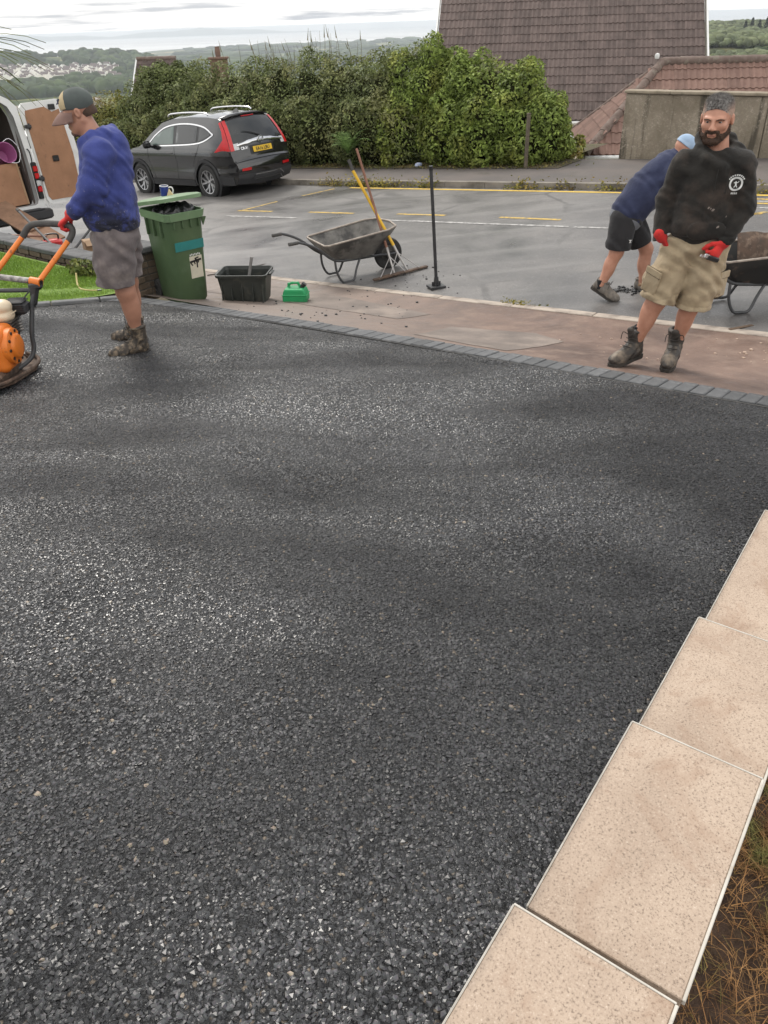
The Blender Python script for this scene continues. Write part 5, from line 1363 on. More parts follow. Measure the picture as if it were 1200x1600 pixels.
strands(bd_, hf_, Vector(HC), HS, True)
eyes(man, head, hf_)
b = MB(); b.tube([head(-.017, .0955, -.0775), head(0, .100, -.0725), head(.017, .0955, -.0775)], [.003, .0055, .003], 6, smooth_path=3); b.build('mouth', M_lip, man, True)
def hood_ring(S, pts, r, k=.03):
    for i in range(len(pts)): S.cone(pts[i], pts[(i + 1) % len(pts)], r[i], r[(i + 1) % len(pts)], k)
S = Sdf((-.35, -.36, .80), (.58, .32, 1.60), .0058)
S.chain([(.135, .0, .91), (.14, -.012, 1.03), (.16, .0, 1.27)], [.172, .180, .182], .04, flat=((.3, 1, 0), .74))
S.ell((.13, -.035, .96), (.19, .135, .11), .03)
S.chain([(.00, .065, 1.335), (.165, .02, 1.385), (.315, -.06, 1.345)], [.085, .085, .085], .05)
S.cone((.165, .03, 1.38), (.18, .03, 1.44), .11, .075, .04)
S.chain([(-.004, .07, 1.33), (-.075, .112, 1.11), (-.115, .025, .915)], [.082, .066, .052], .035)
S.chain([(.318, -.07, 1.33), (.370, -.10, 1.095), (.262, -.172, .892)], [.090, .074, .052], .035)
hood_ring(S, [(.065, .03, 1.43), (.10, .11, 1.485), (.19, .145, 1.50), (.28, .10, 1.47), (.305, .01, 1.43), (.255, -.075, 1.375), (.165, -.115, 1.335), (.085, -.065, 1.375)], [.032, .038, .042, .04, .036, .034, .03, .032], .03)
S.carve((.175, -.0, 1.49), (.085, .09, .095), .02)
S.disp(folds((.0045, (26, 6, 16), 2.6, (5, 3, 9)), (.0030, (44, 10, -34), 2.2, (11, 0, 17)), (.0022, (30, 0, 75), 2.4, (24, 20, 12))))
S.disp(lambda X, Y, Z: .006 * np.exp(-((Z - .918 - .06 * (X - .12)) / .006) ** 2) + .0015 * np.sin(X * 420 + Y * 420) * np.exp(-((Z - .89) / .022) ** 4))
S.cone((.06, -.150, .955), (.20, -.165, .955), .055, .055, .006, flat=((.1, 1, 0), .35))
S.cone((-.03, -.02, .885), (.28, -.05, .885), .012, .012, .02) if False else None
S.cut((.12, 0, .865), (.06, 0, -1))
hoodie = put('hoodie', S.mesh('hoodie'), M_hood_k, man)
b = MB()
for dx in (-.03, .035): b.tube([(.165 + dx, -.155, 1.335), (.16 + dx * 1.15, -.172, 1.25), (.155 + dx * 1.2, -.176, 1.19)], .0035, 5, smooth_path=3)
b.build('drawstring', M_hood_k, hoodie, True)
# round chest badge, pale ring with a figure, small lettering above and below
def badge(parent, S_hit, c, n, r):
    n = Vector(n).normalized(); rt = Vector((0, 0, 1)).cross(n).normalized(); up = n.cross(rt)
    b = MB(); V = []; F = []; K = 28
    def P(a, q): return c + rt * math.cos(a) * q + up * math.sin(a) * q
    def add_quad(p): n0 = len(b.v); b.add(p, [(0, 1, 2, 3)])
    for k in range(K):
        a0, a1 = 2 * PI * k / K, 2 * PI * (k + 1) / K; add_quad([P(a0, r * .72), P(a0, r), P(a1, r), P(a1, r * .72)])
    for k in range(9):
        a0 = rad(30 + k * 14); add_quad([P(a0, r * 1.12), P(a0, r * 1.34), P(a0 + .16, r * 1.34), P(a0 + .16, r * 1.12)])
    for k in range(4):
        x0 = -r * .45 + k * r * .24; add_quad([c + rt * x0 - up * r * 1.45, c + rt * (x0 + r * .17) - up * r * 1.45, c + rt * (x0 + r * .17) - up * r * 1.2, c + rt * x0 - up * r * 1.2])
    for (x0, y0, x1, y1, w_) in [(-.05, .35, .05, .1, .2), (0, .2, .0, -.2, .22), (-.3, .15, .3, .2, .12), (0, -.15, -.22, -.5, .13), (0, -.15, .2, -.5, .13), (.3, .2, .38, .42, .1)]:
        a = c + rt * x0 * r + up * y0 * r; d = c + rt * x1 * r + up * y1 * r; q = (d - a).cross(n).normalized() * w_ * r * .5; add_quad([a - q, a + q, d + q, d - q])
    bb = []
    for q in b.v:
        ok, loc, nor, _ = parent.ray_cast(Vector(q) + n * .3, -n); bb.append(tuple(loc + n * .003) if ok else tuple(q))
    b.v = bb
    return b.build('chest_badge', mat('print_white', (.70, .70, .68), None, 20, .8), parent)
def surf_point(o, origin, direction):
    ok, loc, nor, _ = o.ray_cast(Vector(origin), Vector(direction).normalized()); return (loc, nor) if ok else (None, None)
bpy.context.view_layer.update()
p, n = surf_point(hoodie, (.27, -1.0, 1.24), (0, 1, 0))
if p: badge(hoodie, None, p + n * .007, (n + Vector((0, -.6, 0))), .042)
b = MB()
for (x, z, s_) in [(.12, 1.10, .012), (.15, 1.085, .014), (.135, 1.095, .008), (.25, 1.04, .009), (.19, .985, .013)]:
    p, n = surf_point(hoodie, (x, -1.0, z), (0, 1, 0))
    if p:
        rt = n.orthogonal().normalized(); up = n.cross(rt); K = 7; b.add([p + n * .0025 + (rt * math.cos(q) * s_ + up * math.sin(q) * s_ * .6) * random.uniform(.6, 1.1) for q in [2 * PI * i / K for i in range(K)]], [tuple(range(K))])
b.build('paint_splashes', mat('splash', (.20, .165, .145), None, 20, .9), hoodie)
S = Sdf((-.28, -.34, .34), (.46, .28, .95), .0058)
S.ell((.14, 0, .835), (.182, .145, .13), .02); S.cone((.12, .02, .70), (.064, .02, .475), .055, .042, .01)
S.chain([(.055, .025, .82), (-.005, .01, .62), (-.075, -.005, .43)], [.132, .128, .118], .03); S.chain([(.225, -.03, .82), (.205, -.05, .62), (.175, -.06, .38)], [.132, .126, .117], .03)
S.ell((-.105, .02, .60), (.075, .10, .095), .012); S.ell((.305, -.04, .56), (.055, .095, .095), .012)
S.disp(folds((.006, (30, 8, 34), 2.6, (12, 4, 16)), (.005, (-44, 0, 40), 2.4, (15, 10, 8)), (.0035, (70, 30, 30), 2.0, (0, 22, 30))))
S.cut((.18, 0, .395), (.05, .1, -1)) if False else None
def hemcut(S, centre, r, p, n):
    sl, X, Y, Z = S.sub(np.array(centre) - r, np.array(centre) + r); S.v[sl] = np.maximum(S.v[sl], (X - p[0]) * n[0] + (Y - p[1]) * n[1] + (Z - p[2]) * n[2])
S.disp(lambda X, Y, Z: .004 * np.exp(-((Z - .488 - .26 * (X + .075)) / .005) ** 2) * (X < .05) + .004 * np.exp(-((Z - .440 + .05 * (X - .18)) / .005) ** 2) * (X > .05) + .004 * np.exp(-((Z - .80 - .55 * np.abs(X - .14)) / .006) ** 2) * (np.abs(X - .14) > .06) * (Y < .02))
hemcut(S, (-.12, 0, .36), (.165, .3, .13), (-.075, 0, .455), (-.25, .0, -.97)); hemcut(S, (.22, 0, .32), (.18, .3, .13), (.18, -.06, .408), (-.05, 0, -1))
S.cut((0, 0, .925), (0, 0, 1))
sh = put('cargo_shorts', S.mesh('cargo_shorts'), M_shorts_k, man)
for cx, cy, cz, rz in ((-.150, -.055, .60, -1.0), (.335, -.09, .57, .75)):
    b = MB(); b.box((0, 0, 0), (.125, .02, .16), bev=.008); b.box((0, -.008, .075), (.135, .016, .05), bev=.006); o = b.build('cargo_pocket', M_shorts_k, sh, True, loc=(cx, cy, cz)); o.rotation_euler = (0, .25 if cx < 0 else .06, rz)
for name_, w_, d_, n_2, th_, cu in (('glove', (.255, -.178, .880), (-.62, -.28, -.70), (-.30, .75, .1), -1, (1.05, 1.25, .8)), ('glove', (-.100, .012, .885), (.62, .05, -.78), (.78, .0, .62), -1, (.3, .3, .3))):
    S = Sdf(Vector(w_) - Vector((.17, .17, .2)), Vector(w_) + Vector((.17, .17, .12)), .0038)
    hand_part(S, w_, d_, n_2, th_, cu, 1.12); dd = Vector(d_).normalized(); S.cone(Vector(w_) - dd * .030, Vector(w_) - dd * .0, .040, .038, .012)
    put('glove', S.mesh('glove'), M_glove, man)
boot(man, (-.170, .055, -.012), (-.30, -.20), M_boot_k, pitch=-.03, s=1.08, rollx=.03); boot(man, (.121, .006, -.008), (-.16, -.28), M_boot_k, pitch=-.08, s=1.08)
for c, d in (((-.137, .058, .215), (-.02, .02, 1)), ((.142, .002, .21), (.0, -.02, 1))):
    b = MB(); b.lathe([(.040, -.03), (.042, 0), (.042, .02), (.045, .024), (.042, .03), (.036, .025)], c, n=14); b.build('sock', M_sock, man, True)
# tape knife held in the left glove
kn = thing('knife', 'small utility knife held in the bearded man\'s red glove', 'knife', PB + Vector((.165, -.255, .800))); kn.rotation_euler = (.2, .35, .35)
b = MB(); b.box((0, 0, 0), (.11, .022, .032), bev=.006); b.build('handle', mat('black_plastic', (.02, .02, .022), None, 20, .4), kn, True)
b = MB(); b.box((-.055, 0, .004), (.045, .016, .028), bev=.004); b.build('grip_plate', mat('chrome_worn', (.65, .65, .66), (.5, .5, .5), 20, .3, metal=.8), kn, True)
b = MB(); b.box((-.092, 0, -.004), (.035, .004, .016)); b.build('blade', MATS['chrome_worn'], kn)
# ------------------------------------------------------------------ man in blue hoodie and cap, pushing the compactor
LBASE = Vector((-1.993, 5.963, -2.173))
man = thing('person', 'man in blue hoodie, baseball cap and mauve shorts holding the compactor handle', 'person', LBASE)
hf_ = frame((-.94, -.10, -.27)); HC = (-.012, .0, 1.722); HS = 1.08
S = Sdf((-.32, -.36, .0), (.36, .52, 1.88), .0055)
head = head_part(S, HC, hf_, 'head', HS)
S.chain([(.085, 0, 1.50), (.025, 0, 1.64)], [.072, .066], .03)
S.chain([(.075, 0, .88), (.08, 0, 1.1), (.12, 0, 1.42)], [.155, .15, .165], .05)
S.chain([(.135, -.185, 1.475), (.05, -.225, 1.27), (-.14, -.20, 1.10)], [.06, .045, .036], .03); S.chain([(.12, .185, 1.475), (.03, .24, 1.27), (-.22, .21, 1.10)], [.06, .045, .036], .03)
S.chain([(.08, -.08, .88), (.085, -.09, .50), (.098, -.05, .10)], [.10, .070, .037], .03); S.chain([(.07, .10, .88), (.03, .20, .50), (-.02, .345, .07)], [.10, .070, .037], .03)
S.ell((.108, -.075, .38), (.062, .054, .12), .03); S.ell((.02, .26, .36), (.06, .054, .12), .03)
put('body', S.mesh('body'), M_skin2, man)
S = Sdf((-.20, -.15, 1.54), (.18, .15, 1.90), .0042); S.ell(head(0, -.017, .034), (.0805, .1015, .091), .01, [[hf_[0][i], hf_[1][i], hf_[2][i]] for i in range(3)]); S.ell(head(0, -.05, -.02), (.074, .064, .06), .02); S.cut(head(0, .0, -.045), -hf_[2]); S.cut(head(0, .012, 0), hf_[1]) ; put('hair', S.mesh('hair'), M_beard, man)
S = Sdf((-.24, -.16, 1.48), (.18, .16, 1.80), .0045)
T = head
for g in (-1, 1):  S.cone(T(.054 * g, .016, -.072), T(.022 * g, .062, -.1), .017, .019, .02)
S.ell(T(0, .074, -.108), (.03, .03, .024), .02)
put('beard', S.mesh('beard'), mat('stubble', (.13, .075, .055), (.20, .11, .08), 90, .8, bump=.6, bscale=260, bdist=.003), man)
eyes(man, head, hf_)
# cap
S = Sdf((-.28, -.20, 1.62), (.20, .20, 1.94), .0045); R_ = [[hf_[0][i], hf_[1][i], hf_[2][i]] for i in range(3)]
S.ell(head(0, -.014, .045), (.094, .115, .094), .01, R_); S.cut(head(0, .07, .030), -hf_[2] + hf_[1] * .22)
cap = put('cap', S.mesh('cap'), mat('cap_teal', (.085, .10, .095), (.065, .075, .072), 8, .9, bump=.3, bscale=90), man)
S = Sdf((-.28, -.20, 1.62), (.20, .20, 1.94), .0045); S.ell(head(0, -.011, .045), (.0955, .1165, .0955), .01, R_); S.cut(head(0, .07, .032), -hf_[2]); S.cut(head(0, .040, .06), -hf_[1] * 1 + hf_[2] * -.25)
put('front_panel', S.mesh('front_panel'), mat('cap_cream', (.50, .40, .24), (.42, .33, .20), 10, .9), cap)
V = []; F = []; K = 14
for j in range(6):
    for i in range(K + 1):
        a = rad(-78 + 156 * i / K); r_ = .088 + .021 * j * math.cos(a) ** .6 if math.cos(a) > 0 else .088
        x, y = .092 * math.sin(a) * (1 - .02 * j), math.cos(a) * (.098 + .0195 * j) - .004
        V.append(head(x, y, .030 - .0042 * j - .0012 * j * j - 3.0 * x * x))
n0 = len(V); V += [p - hf_[2] * .006 for p in V]
for j in range(5):
    for i in range(K):
        q = (j * (K + 1) + i, j * (K + 1) + i + 1, (j + 1) * (K + 1) + i + 1, (j + 1) * (K + 1) + i); F += [q, tuple(n0 + t for t in reversed(q))]
for i in range(K): F.append((5 * (K + 1) + i, 5 * (K + 1) + i + 1, n0 + 5 * (K + 1) + i + 1, n0 + 5 * (K + 1) + i))
pyd('brim', V, F, mat('cap_brown', (.19, .115, .095), (.24, .15, .125), 10, .9), cap, True)
b = MB(); b.lathe([(.011, 0), (.009, .006), (.003, .008)], head(0, -.014, .139), n=10); b.build('button', MATS['cap_teal'], cap, True)
b = MB(); n_ = -hf_[0]; cc = head(.03, .083, .082); up_ = (hf_[2] * .8 - hf_[1] * .55).normalized(); rt_ = hf_[0] * .75 - hf_[1] * .6
for x0, y0, x1, y1 in [(-.016, -.012, .016, .012), (.016, -.012, -.016, .012), (-.016, .016, .016, .016)]:
    a = cc + rt_ * x0 + up_ * y0; d = cc + rt_ * x1 + up_ * y1; b.tube([a, d], .004, 5)
b.build('cap_emblem', M_navy, cap)
S = Sdf((-.30, -.36, .88), (.42, .40, 1.72), .006)
S.chain([(.072, 0, 1.0), (.062, 0, 1.18), (.115, 0, 1.42)], [.188, .192, .182], .05, flat=((0, 1, 0), 1.08))
S.ell((.068, 0, 1.03), (.19, .21, .11), .03)
S.chain([(.125, -.175, 1.475), (.095, 0, 1.52), (.115, .175, 1.475)], [.09, .10, .09], .05)
S.chain([(.135, -.185, 1.475), (.05, -.225, 1.275), (-.125, -.202, 1.108)], [.098, .080, .055], .035)
S.chain([(.12, .185, 1.475), (.03, .24, 1.27), (-.20, .21, 1.11)], [.098, .080, .055], .035)
hood_ring(S, [(-.025, 0, 1.505), (.005, -.085, 1.53), (.085, -.115, 1.57), (.165, -.095, 1.575), (.20, 0, 1.565), (.165, .095, 1.575), (.085, .115, 1.57), (.005, .085, 1.53)], [.028, .030, .032, .040, .045, .040, .032, .030], .03)
S.ell((.215, 0, 1.50), (.055, .11, .085), .03)
S.carve((.04, 0, 1.62), (.08, .08, .09), .02)
S.disp(folds((.0042, (22, 8, 18), 2.8, (6, 6, 8)), (.0032, (-34, 10, 40), 2.4, (10, 4, 12)), (.0024, (40, 40, 70), 2.2, (14, 20, 12))))
for (a_, b_, ra_) in (((.05, -.245, 1.32), (.13, -.23, 1.24), .03), ((-.0, -.24, 1.22), (.10, -.25, 1.16), .03), ((.10, -.20, 1.12), (.22, -.15, 1.05), .03), ((.18, -.16, 1.36), (.24, -.08, 1.20), .03), ((-.03, -.20, 1.05), (.10, -.215, .99), .026)):
    S.cone(a_, b_, ra_, ra_ * .5, .035)
S.disp(lambda X, Y, Z: .006 * np.exp(-((Z - 1.012 + .06 * (X - .075)) / .006) ** 2) * (X > -.12))
S.cut((.075, 0, .958), (-.06, 0, -1)); S.cut((-.13, 0, 1.102), (-.8, .0, -.75)) if False else None
hd = put('hoodie', S.mesh('hoodie'), M_hood_b, man)
# tar and paint smears with their own shape low on the hoodie
nt = M_hood_b.node_tree; bs = nt.nodes['Principled BSDF']; tc = N(nt, 'ShaderNodeTexCoord').outputs['Object']; sz = N(nt, 'ShaderNodeSeparateXYZ', {0: tc})
nd = noise_node(nt, tc, 7, 7, .7); nd2 = noise_node(nt, tc, 60, 4, .6)
low = maskr(nt, sz.outputs[2], 1.22, 1.04); f = N(nt, 'ShaderNodeMath', {0: maskr(nt, nd.outputs[0], .42, .54), 1: low}, operation='MULTIPLY').outputs[0]
old = bs.inputs['Base Color'].links[0].from_socket; col = mixc(nt, N(nt, 'ShaderNodeMath', {0: f, 1: .92}, operation='MULTIPLY').outputs[0], old, (.022, .022, .027))
sp = N(nt, 'ShaderNodeMath', {0: maskr(nt, nd2.outputs[0], .66, .69), 1: maskr(nt, sz.outputs[2], 1.5, 1.0)}, operation='MULTIPLY').outputs[0]
col = mixc(nt, N(nt, 'ShaderNodeMath', {0: sp, 1: .7}, operation='MULTIPLY').outputs[0], col, (.40, .37, .38)); nt.links.new(col, bs.inputs['Base Color'])
S = Sdf((-.20, -.30, .48), (.34, .42, 1.04), .006)
S.ell((.075, 0, .90), (.18, .19, .13), .02); S.chain([(.075, -.085, .88), (.045, -.095, .70), (.03, -.095, .52)], [.150, .148, .138], .02); S.chain([(.07, .10, .88), (.04, .15, .70), (.02, .19, .52)], [.15, .145, .138], .02)
S.disp(folds((.006, (34, 8, 26), 2.2, (10, 4, 14)), (.0045, (-50, 12, 20), 1.8, (12, 6, 18))))
S.cut((.03, 0, .562), (-.04, 0, -1)); S.cut((0, 0, 1.0), (0, 0, 1))
put('shorts', S.mesh('shorts'), M_shorts_g, man)
# strip of dirty shirt hanging below the hoodie in front
for w_, d_, n_2, th_, cu in (((-.155, -.198, 1.085), (-.80, .10, -.55), (.35, .05, -.9), -1, (.95, 1.1, .8)), ((-.235, .205, 1.09), (-.80, -.1, -.55), (.35, -.05, -.9), 1, (.95, 1.1, .8))):
    S = Sdf(Vector(w_) - Vector((.18, .14, .18)), Vector(w_) + Vector((.14, .14, .12)), .004); hand_part(S, w_, d_, n_2, th_, cu, 1.1); dd = Vector(d_).normalized(); S.cone(Vector(w_) - dd * .03, Vector(w_) - dd * .0, .040, .038, .012)
    put('glove', S.mesh('glove'), M_glove, man)
boot(man, (.074, -.066, -.008), (-.235, -.16), M_boot, s=1.08, pitch=-.0); boot(man, (-.050, .351, -.055), (-.26, .05), M_boot, s=1.06)
for c in ((.097, -.048, .215), (-.018, .335, .18)):
    b = MB(); b.lathe([(.040, -.05), (.042, 0), (.043, .03), (.047, .034), (.044, .042), (.036, .036)], c, n=14); b.build('sock', M_sock, man, True)

# ------------------------------------------------------------------ man bending over behind the bearded man
BB = Vector((2.456, 7.828, -2.483))
man = thing('person', 'man in navy top, black shorts and pale blue cap bending forward, seen from behind', 'person', BB)
hf_ = frame((.80, .10, -.62), (.4, 0, .9)); HC = (.50, .09, 1.375); HS = 1.0
S = Sdf((-.30, -.25, .0), (.86, .46, 1.55), .0062); head = head_part(S, HC, hf_, 'head', HS)
S.chain([(.36, .1, 1.24), (.47, .095, 1.34)], [.07, .062], .03); S.chain([(.05, .1, .82), (.18, .1, 1.0), (.37, .1, 1.20)], [.15, .15, .16], .05)
S.chain([(.01, .06, .78), (-.035, .02, .475), (-.145, .03, .15)], [.105, .066, .042], .03); S.chain([(.09, .16, .78), (.335, .24, .44), (.345, .22, .09)], [.105, .066, .042], .03)
S.ell((-.085, .035, .33), (.055, .055, .10), .03); S.ell((.325, .245, .29), (.055, .055, .10), .03)
S.chain([(.39, -.07, 1.18), (.50, -.10, .95), (.66, -.06, .76)], [.058, .046, .034], .03); S.chain([(.39, .27, 1.18), (.52, .30, .95), (.68, .24, .76)], [.058, .046, .034], .03)
for w_ in ((.66, -.06, .76), (.68, .24, .76)): hand_part(S, w_, (.65, .05, -.7), (-.6, 0, -.5), -1, (.6, .7, .5), 1.05)
put('body', S.mesh('body'), M_skin, man)
S = Sdf((.36, -.06, 1.2), (.66, .24, 1.56), .0055); R_ = [[hf_[0][i], hf_[1][i], hf_[2][i]] for i in range(3)]
S.ell(head(0, -.014, .045), (.092, .112, .092), .01, R_); S.cut(head(0, .07, .03), -hf_[2]); S.cone(head(-.05, .10, .03), head(.05, .10, .03), .03, .03, .02, flat=(hf_[2], .25)); S.cone(head(-.03, .15, .02), head(.03, .15, .02), .03, .03, .02, flat=(hf_[2], .2))
S.disp(folds((.003, (60, 20, 40), 2, (20, 10, 20))))
put('cap', S.mesh('cap'), cloth('cap_blue', (.33, .43, .56), (.26, .36, .50)), man)
S = Sdf((-.22, -.22, .60), (.68, .44, 1.46), .0062)
S.chain([(.055, .1, .84), (.19, .1, 1.02), (.375, .1, 1.21)], [.172, .178, .172], .05); S.chain([(.37, -.06, 1.19), (.39, .1, 1.24), (.37, .26, 1.19)], [.09, .1, .09], .05)
S.chain([(.39, -.07, 1.18), (.47, -.095, 1.0)], [.085, .078], .03); S.chain([(.39, .27, 1.18), (.49, .295, 1.0)], [.085, .078], .03); S.cone((.38, .1, 1.26), (.44, .1, 1.32), .085, .078, .03)
S.disp(folds((.0045, (30, 8, -30), 2.2, (9, 6, 12)), (.003, (50, 10, 30), 2.0, (12, 4, 15)))); S.cut((.035, .1, .76), (-.45, 0, -.89))
put('top', S.mesh('top'), M_navy, man)
S = Sdf((-.22, -.14, .60), (.30, .34, .92), .006); S.chain([(.045, .1, .80), (.10, .1, .90)], [.168, .17], .02); S.cut((.03, .1, .725), (-.45, 0, -.89)); S.cut((.055, .1, .80), (.45, 0, .89)); put('shirt_hem', S.mesh('shirt_hem'), cloth('jersey_grey', (.17, .18, .20), (.13, .135, .15)), man)
S = Sdf((-.22, -.16, .38), (.50, .42, .92), .0062); S.ell((.05, .1, .79), (.165, .165, .13), .02); S.chain([(.01, .06, .78), (-.03, .03, .49)], [.135, .122], .02); S.chain([(.09, .16, .78), (.25, .21, .52)], [.135, .118], .02)
S.disp(folds((.005, (34, 8, 26), 2.2, (10, 4, 14)))); hemcut(S, (-.05, 0, .44), (.17, .3, .1), (-.03, 0, .505), (-.05, 0, -1)); hemcut(S, (.32, .2, .45), (.15, .25, .12), (.26, .2, .50), (.5, 0, -.86)); S.cut((.07, .1, .86), (.3, 0, .95))
so = put('shorts', S.mesh('shorts'), M_blackc, man)
b = MB()
for a in (-.5, 0, .5): b.tube([(0, 0, 0), (.012 * a, 0, .014), (.03 * a, 0, .022 - .004 * abs(a))], [.0025, .003, .002], 5)
b.box((0, 0, -.006), (.018, .004, .006)); b.build('feather_emblem', MATS['print_white'], so, loc=(.045, -.112, .60))
boot(man, (-.155, .055, .062), (.13, -.10), M_trainer, False, pitch=-.42, s=1.05); boot(man, (.345, .24, .0), (.08, -.22), M_trainer, False, s=1.05)
for c in ((-.15, .035, .16), (.348, .225, .125)):
    b = MB(); b.lathe([(.042, -.05), (.044, 0), (.043, .03), (.046, .034), (.042, .042), (.036, .036)], c, n=14); b.build('sock', M_sock, man, True)
# ================================================================== PARKED CAR
M_paint = mat('paint_grey', (.012, .012, .013), (.010, .010, .011), 3, .15, spec=.6, coat=.8, rvar=.02, dirt=(.06, .055, .05), dscale=2.2, dlo=.55, dhi=.8, damt=.35)
M_plast = mat('plastic_dark', (.030, .030, .032), (.040, .040, .042), 8, .65, bump=.2, bscale=300, bdist=.001)
M_glass = mat('glass_tinted', (.016, .018, .019), (.02, .022, .023), 3, .06, spec=.7, rvar=.02)
M_glass2 = mat('glass_pale', (.10, .135, .12), (.07, .10, .09), 2, .06, spec=.7, rvar=.02)
M_chrome = mat('chrome', (.72, .72, .73), (.66, .66, .67), 9, .16, metal=1, rvar=.05)
M_red = mat('lamp_red', (.55, .012, .015), (.42, .01, .012), 9, .12, spec=.6, rvar=.03); M_clear = mat('lamp_clear', (.62, .62, .62), (.42, .42, .42), 30, .15, rvar=.05)
M_tyre = mat('tyre', (.022, .022, .022), (.034, .033, .032), 14, .85, bump=.3, bscale=60)
M_alloy = mat('alloy', (.50, .50, .51), (.42, .42, .43), 9, .3, metal=.9); M_black = mat('gloss_black', (.012, .012, .013), None, 9, .35)
M_plate = mat('plate_yellow', (.72, .46, .03), (.66, .42, .03), 9, .5)
AZ = rad(-47); fwd = Vector((math.sin(AZ), math.cos(AZ), 0)); lft = Vector((-fwd.y, fwd.x, 0)); wp = Vector((-3.54, 18.33, -3.155))
car = thing('parked_car', 'dark grey five door car parked facing away beside the hedge', 'car', wp - fwd * .98 - lft * .80 + Vector((0, 0, .03)))
car.rotation_euler = (-.022, .060, math.atan2(fwd.y, fwd.x))
SIL = [(.13, .30), (.05, .42), (.02, .60), (.05, .70), (.10, .755), (.105, .80), (.13, .95), (.17, 1.06), (.25, 1.22), (.36, 1.39), (.46, 1.505), (.50, 1.535), (.62, 1.565), (1.0, 1.60), (1.6, 1.615), (2.2, 1.59), (2.62, 1.52), (3.0, 1.325), (3.36, 1.10), (3.48, 1.05), (3.75, 1.02), (4.1, .95), (4.33, .85), (4.46, .72), (4.52, .58), (4.50, .42), (4.42, .28)]
def hw(x, z):
    w = .902 + .012 * math.exp(-((z - .88) / .05) ** 2) - .012 * math.exp(-((z - .66) / .10) ** 2)
    if z > .93: w -= .085 * ((z - .93) / .7) + .20 * (max(0, z - .98) / .65) ** 1.25
    if x < .8: w -= .17 * ((.8 - x) / .8) ** 2.2
    if x > 3.7: w -= .22 * ((x - 3.7) / .83) ** 2.2
    if z < .42: w -= .05 * (.42 - z) / .2
    return w
def arch(cx, r, n=14): return [(cx + r * math.cos(a), .345 + r * math.sin(a)) for a in np.linspace(math.asin((.27 - .345) / r), PI - math.asin((.27 - .345) / r), n)]
outline = SIL + [(4.2, .262)] + arch(3.60, .405) + [(2.9, .25), (2.3, .25), (1.6, .25)] + arch(.98, .405) + [(.3, .27)]
# resample the silhouette for the wrapped surfaces
silv = [Vector((x, z, 0)) for x, z in SIL]; dense = []
for i in range(len(silv) - 1):
    k = max(2, int((silv[i + 1] - silv[i]).length / .045))
    dense += [silv[i].lerp(silv[i + 1], j / k) for j in range(k)]
dense.append(silv[-1])
def side_map(x, z, side, off=0.0): return (x, side * (hw(x, z) + off), z)
def side_panel(name, poly, m, parent, off, step=.09, sides=(1, -1), holes=()):
    for sd_ in sides:
        v, f = cdt_poly(poly, holes, step); pyd(name, [side_map(p.x, p.y, sd_, off) for p in v], f if sd_ < 0 else [tuple(reversed(t)) for t in f], m, parent, True)
def ribbon_side(name, pts, w, m, parent, off=.006, sides=(1, -1), closed=False, join=None):
    for sd_ in sides:
        P = [Vector((a, b, 0)) for a, b in pts]
        if closed: P.append(P[0])
        V = []; F = []
        for i, p in enumerate(P):
            a = P[i - 1] if i else (P[-2] if closed else P[0]); c = P[i + 1] if i < len(P) - 1 else (P[1] if closed else P[-1])
            t = (c - a).normalized(); q = Vector((-t.y, t.x, 0)) * w / 2
            for r in (p - q, p + q): V.append(side_map(r.x, r.y, sd_, off))
        F = [(2 * i, 2 * i + 1, 2 * i + 3, 2 * i + 2) for i in range(len(P) - 1)]; pyd(name, V, F, m, parent, True)
def crown(i):
    a = dense[max(i - 1, 0)]; b = dense[min(i + 1, len(dense) - 1)]; t = (b - a).normalized(); n = Vector((-t.y, t.x, 0))
    c = .045 * max(n.y, 0) + .085 * max(-n.x, 0) + .13 * max(n.x, 0)
    if dense[i].y < .74 and n.x < 0: c = .10
    return n, c
CR = [crown(i) for i in range(len(dense))]
for _ in range(4): CR = [((CR[max(i - 1, 0)][0] + CR[i][0] + CR[min(i + 1, len(CR) - 1)][0]).normalized(), (CR[max(i - 1, 0)][1] + CR[i][1] + CR[min(i + 1, len(CR) - 1)][1]) / 3) for i in range(len(CR))]
def wrap(fi, s, off=0.0):
    """point of the wrapped surface: fi = fractional index along the silhouette, s = -1..1 across"""
    i = min(int(fi), len(dense) - 2); t = fi - i; p = dense[i].lerp(dense[i + 1], t); n = CR[i][0].lerp(CR[i + 1][0], t); c = CR[i][1] * (1 - t) + CR[i + 1][1] * t
    q = p + n * (c * (1 - abs(s) ** 2.4) + off); return (q.x, s * (hw(p.x, p.y) + off * .3), q.y)
def wrap_patch(name, f0, f1, s0, s1, m, parent, off, nf=None, ns=10, taper=None):
    nf = nf or max(2, int(f1 - f0)); V = []; F = []
    for i in range(nf + 1):
        u = i / nf; a, b = (s0, s1) if taper is None else (s0 + (taper[0] - s0) * u, s1 + (taper[1] - s1) * u)
        for k in range(ns + 1): V.append(wrap(f0 + (f1 - f0) * u, a + (b - a) * k / ns, off))
    w = ns + 1; F = [(i * w + k, i * w + k + 1, (i + 1) * w + k + 1, (i + 1) * w + k) for i in range(nf) for k in range(ns)]
    return pyd(name, V, F, m, parent, True)
def fz(z, rear=True):
    rng_ = range(len(dense) - 1) if rear else range(len(dense) - 2, 0, -1)
    for i in rng_:
        a, b = dense[i].y, dense[i + 1].y
        if min(a, b) <= z <= max(a, b) and a != b: return i + (z - a) / (b - a)
side_panel('body_side', outline, M_paint, car, 0)
wrap_patch('body_shell', 0, len(dense) - 1, -1, 1, M_paint, car, 0, nf=len(dense) - 1, ns=16)
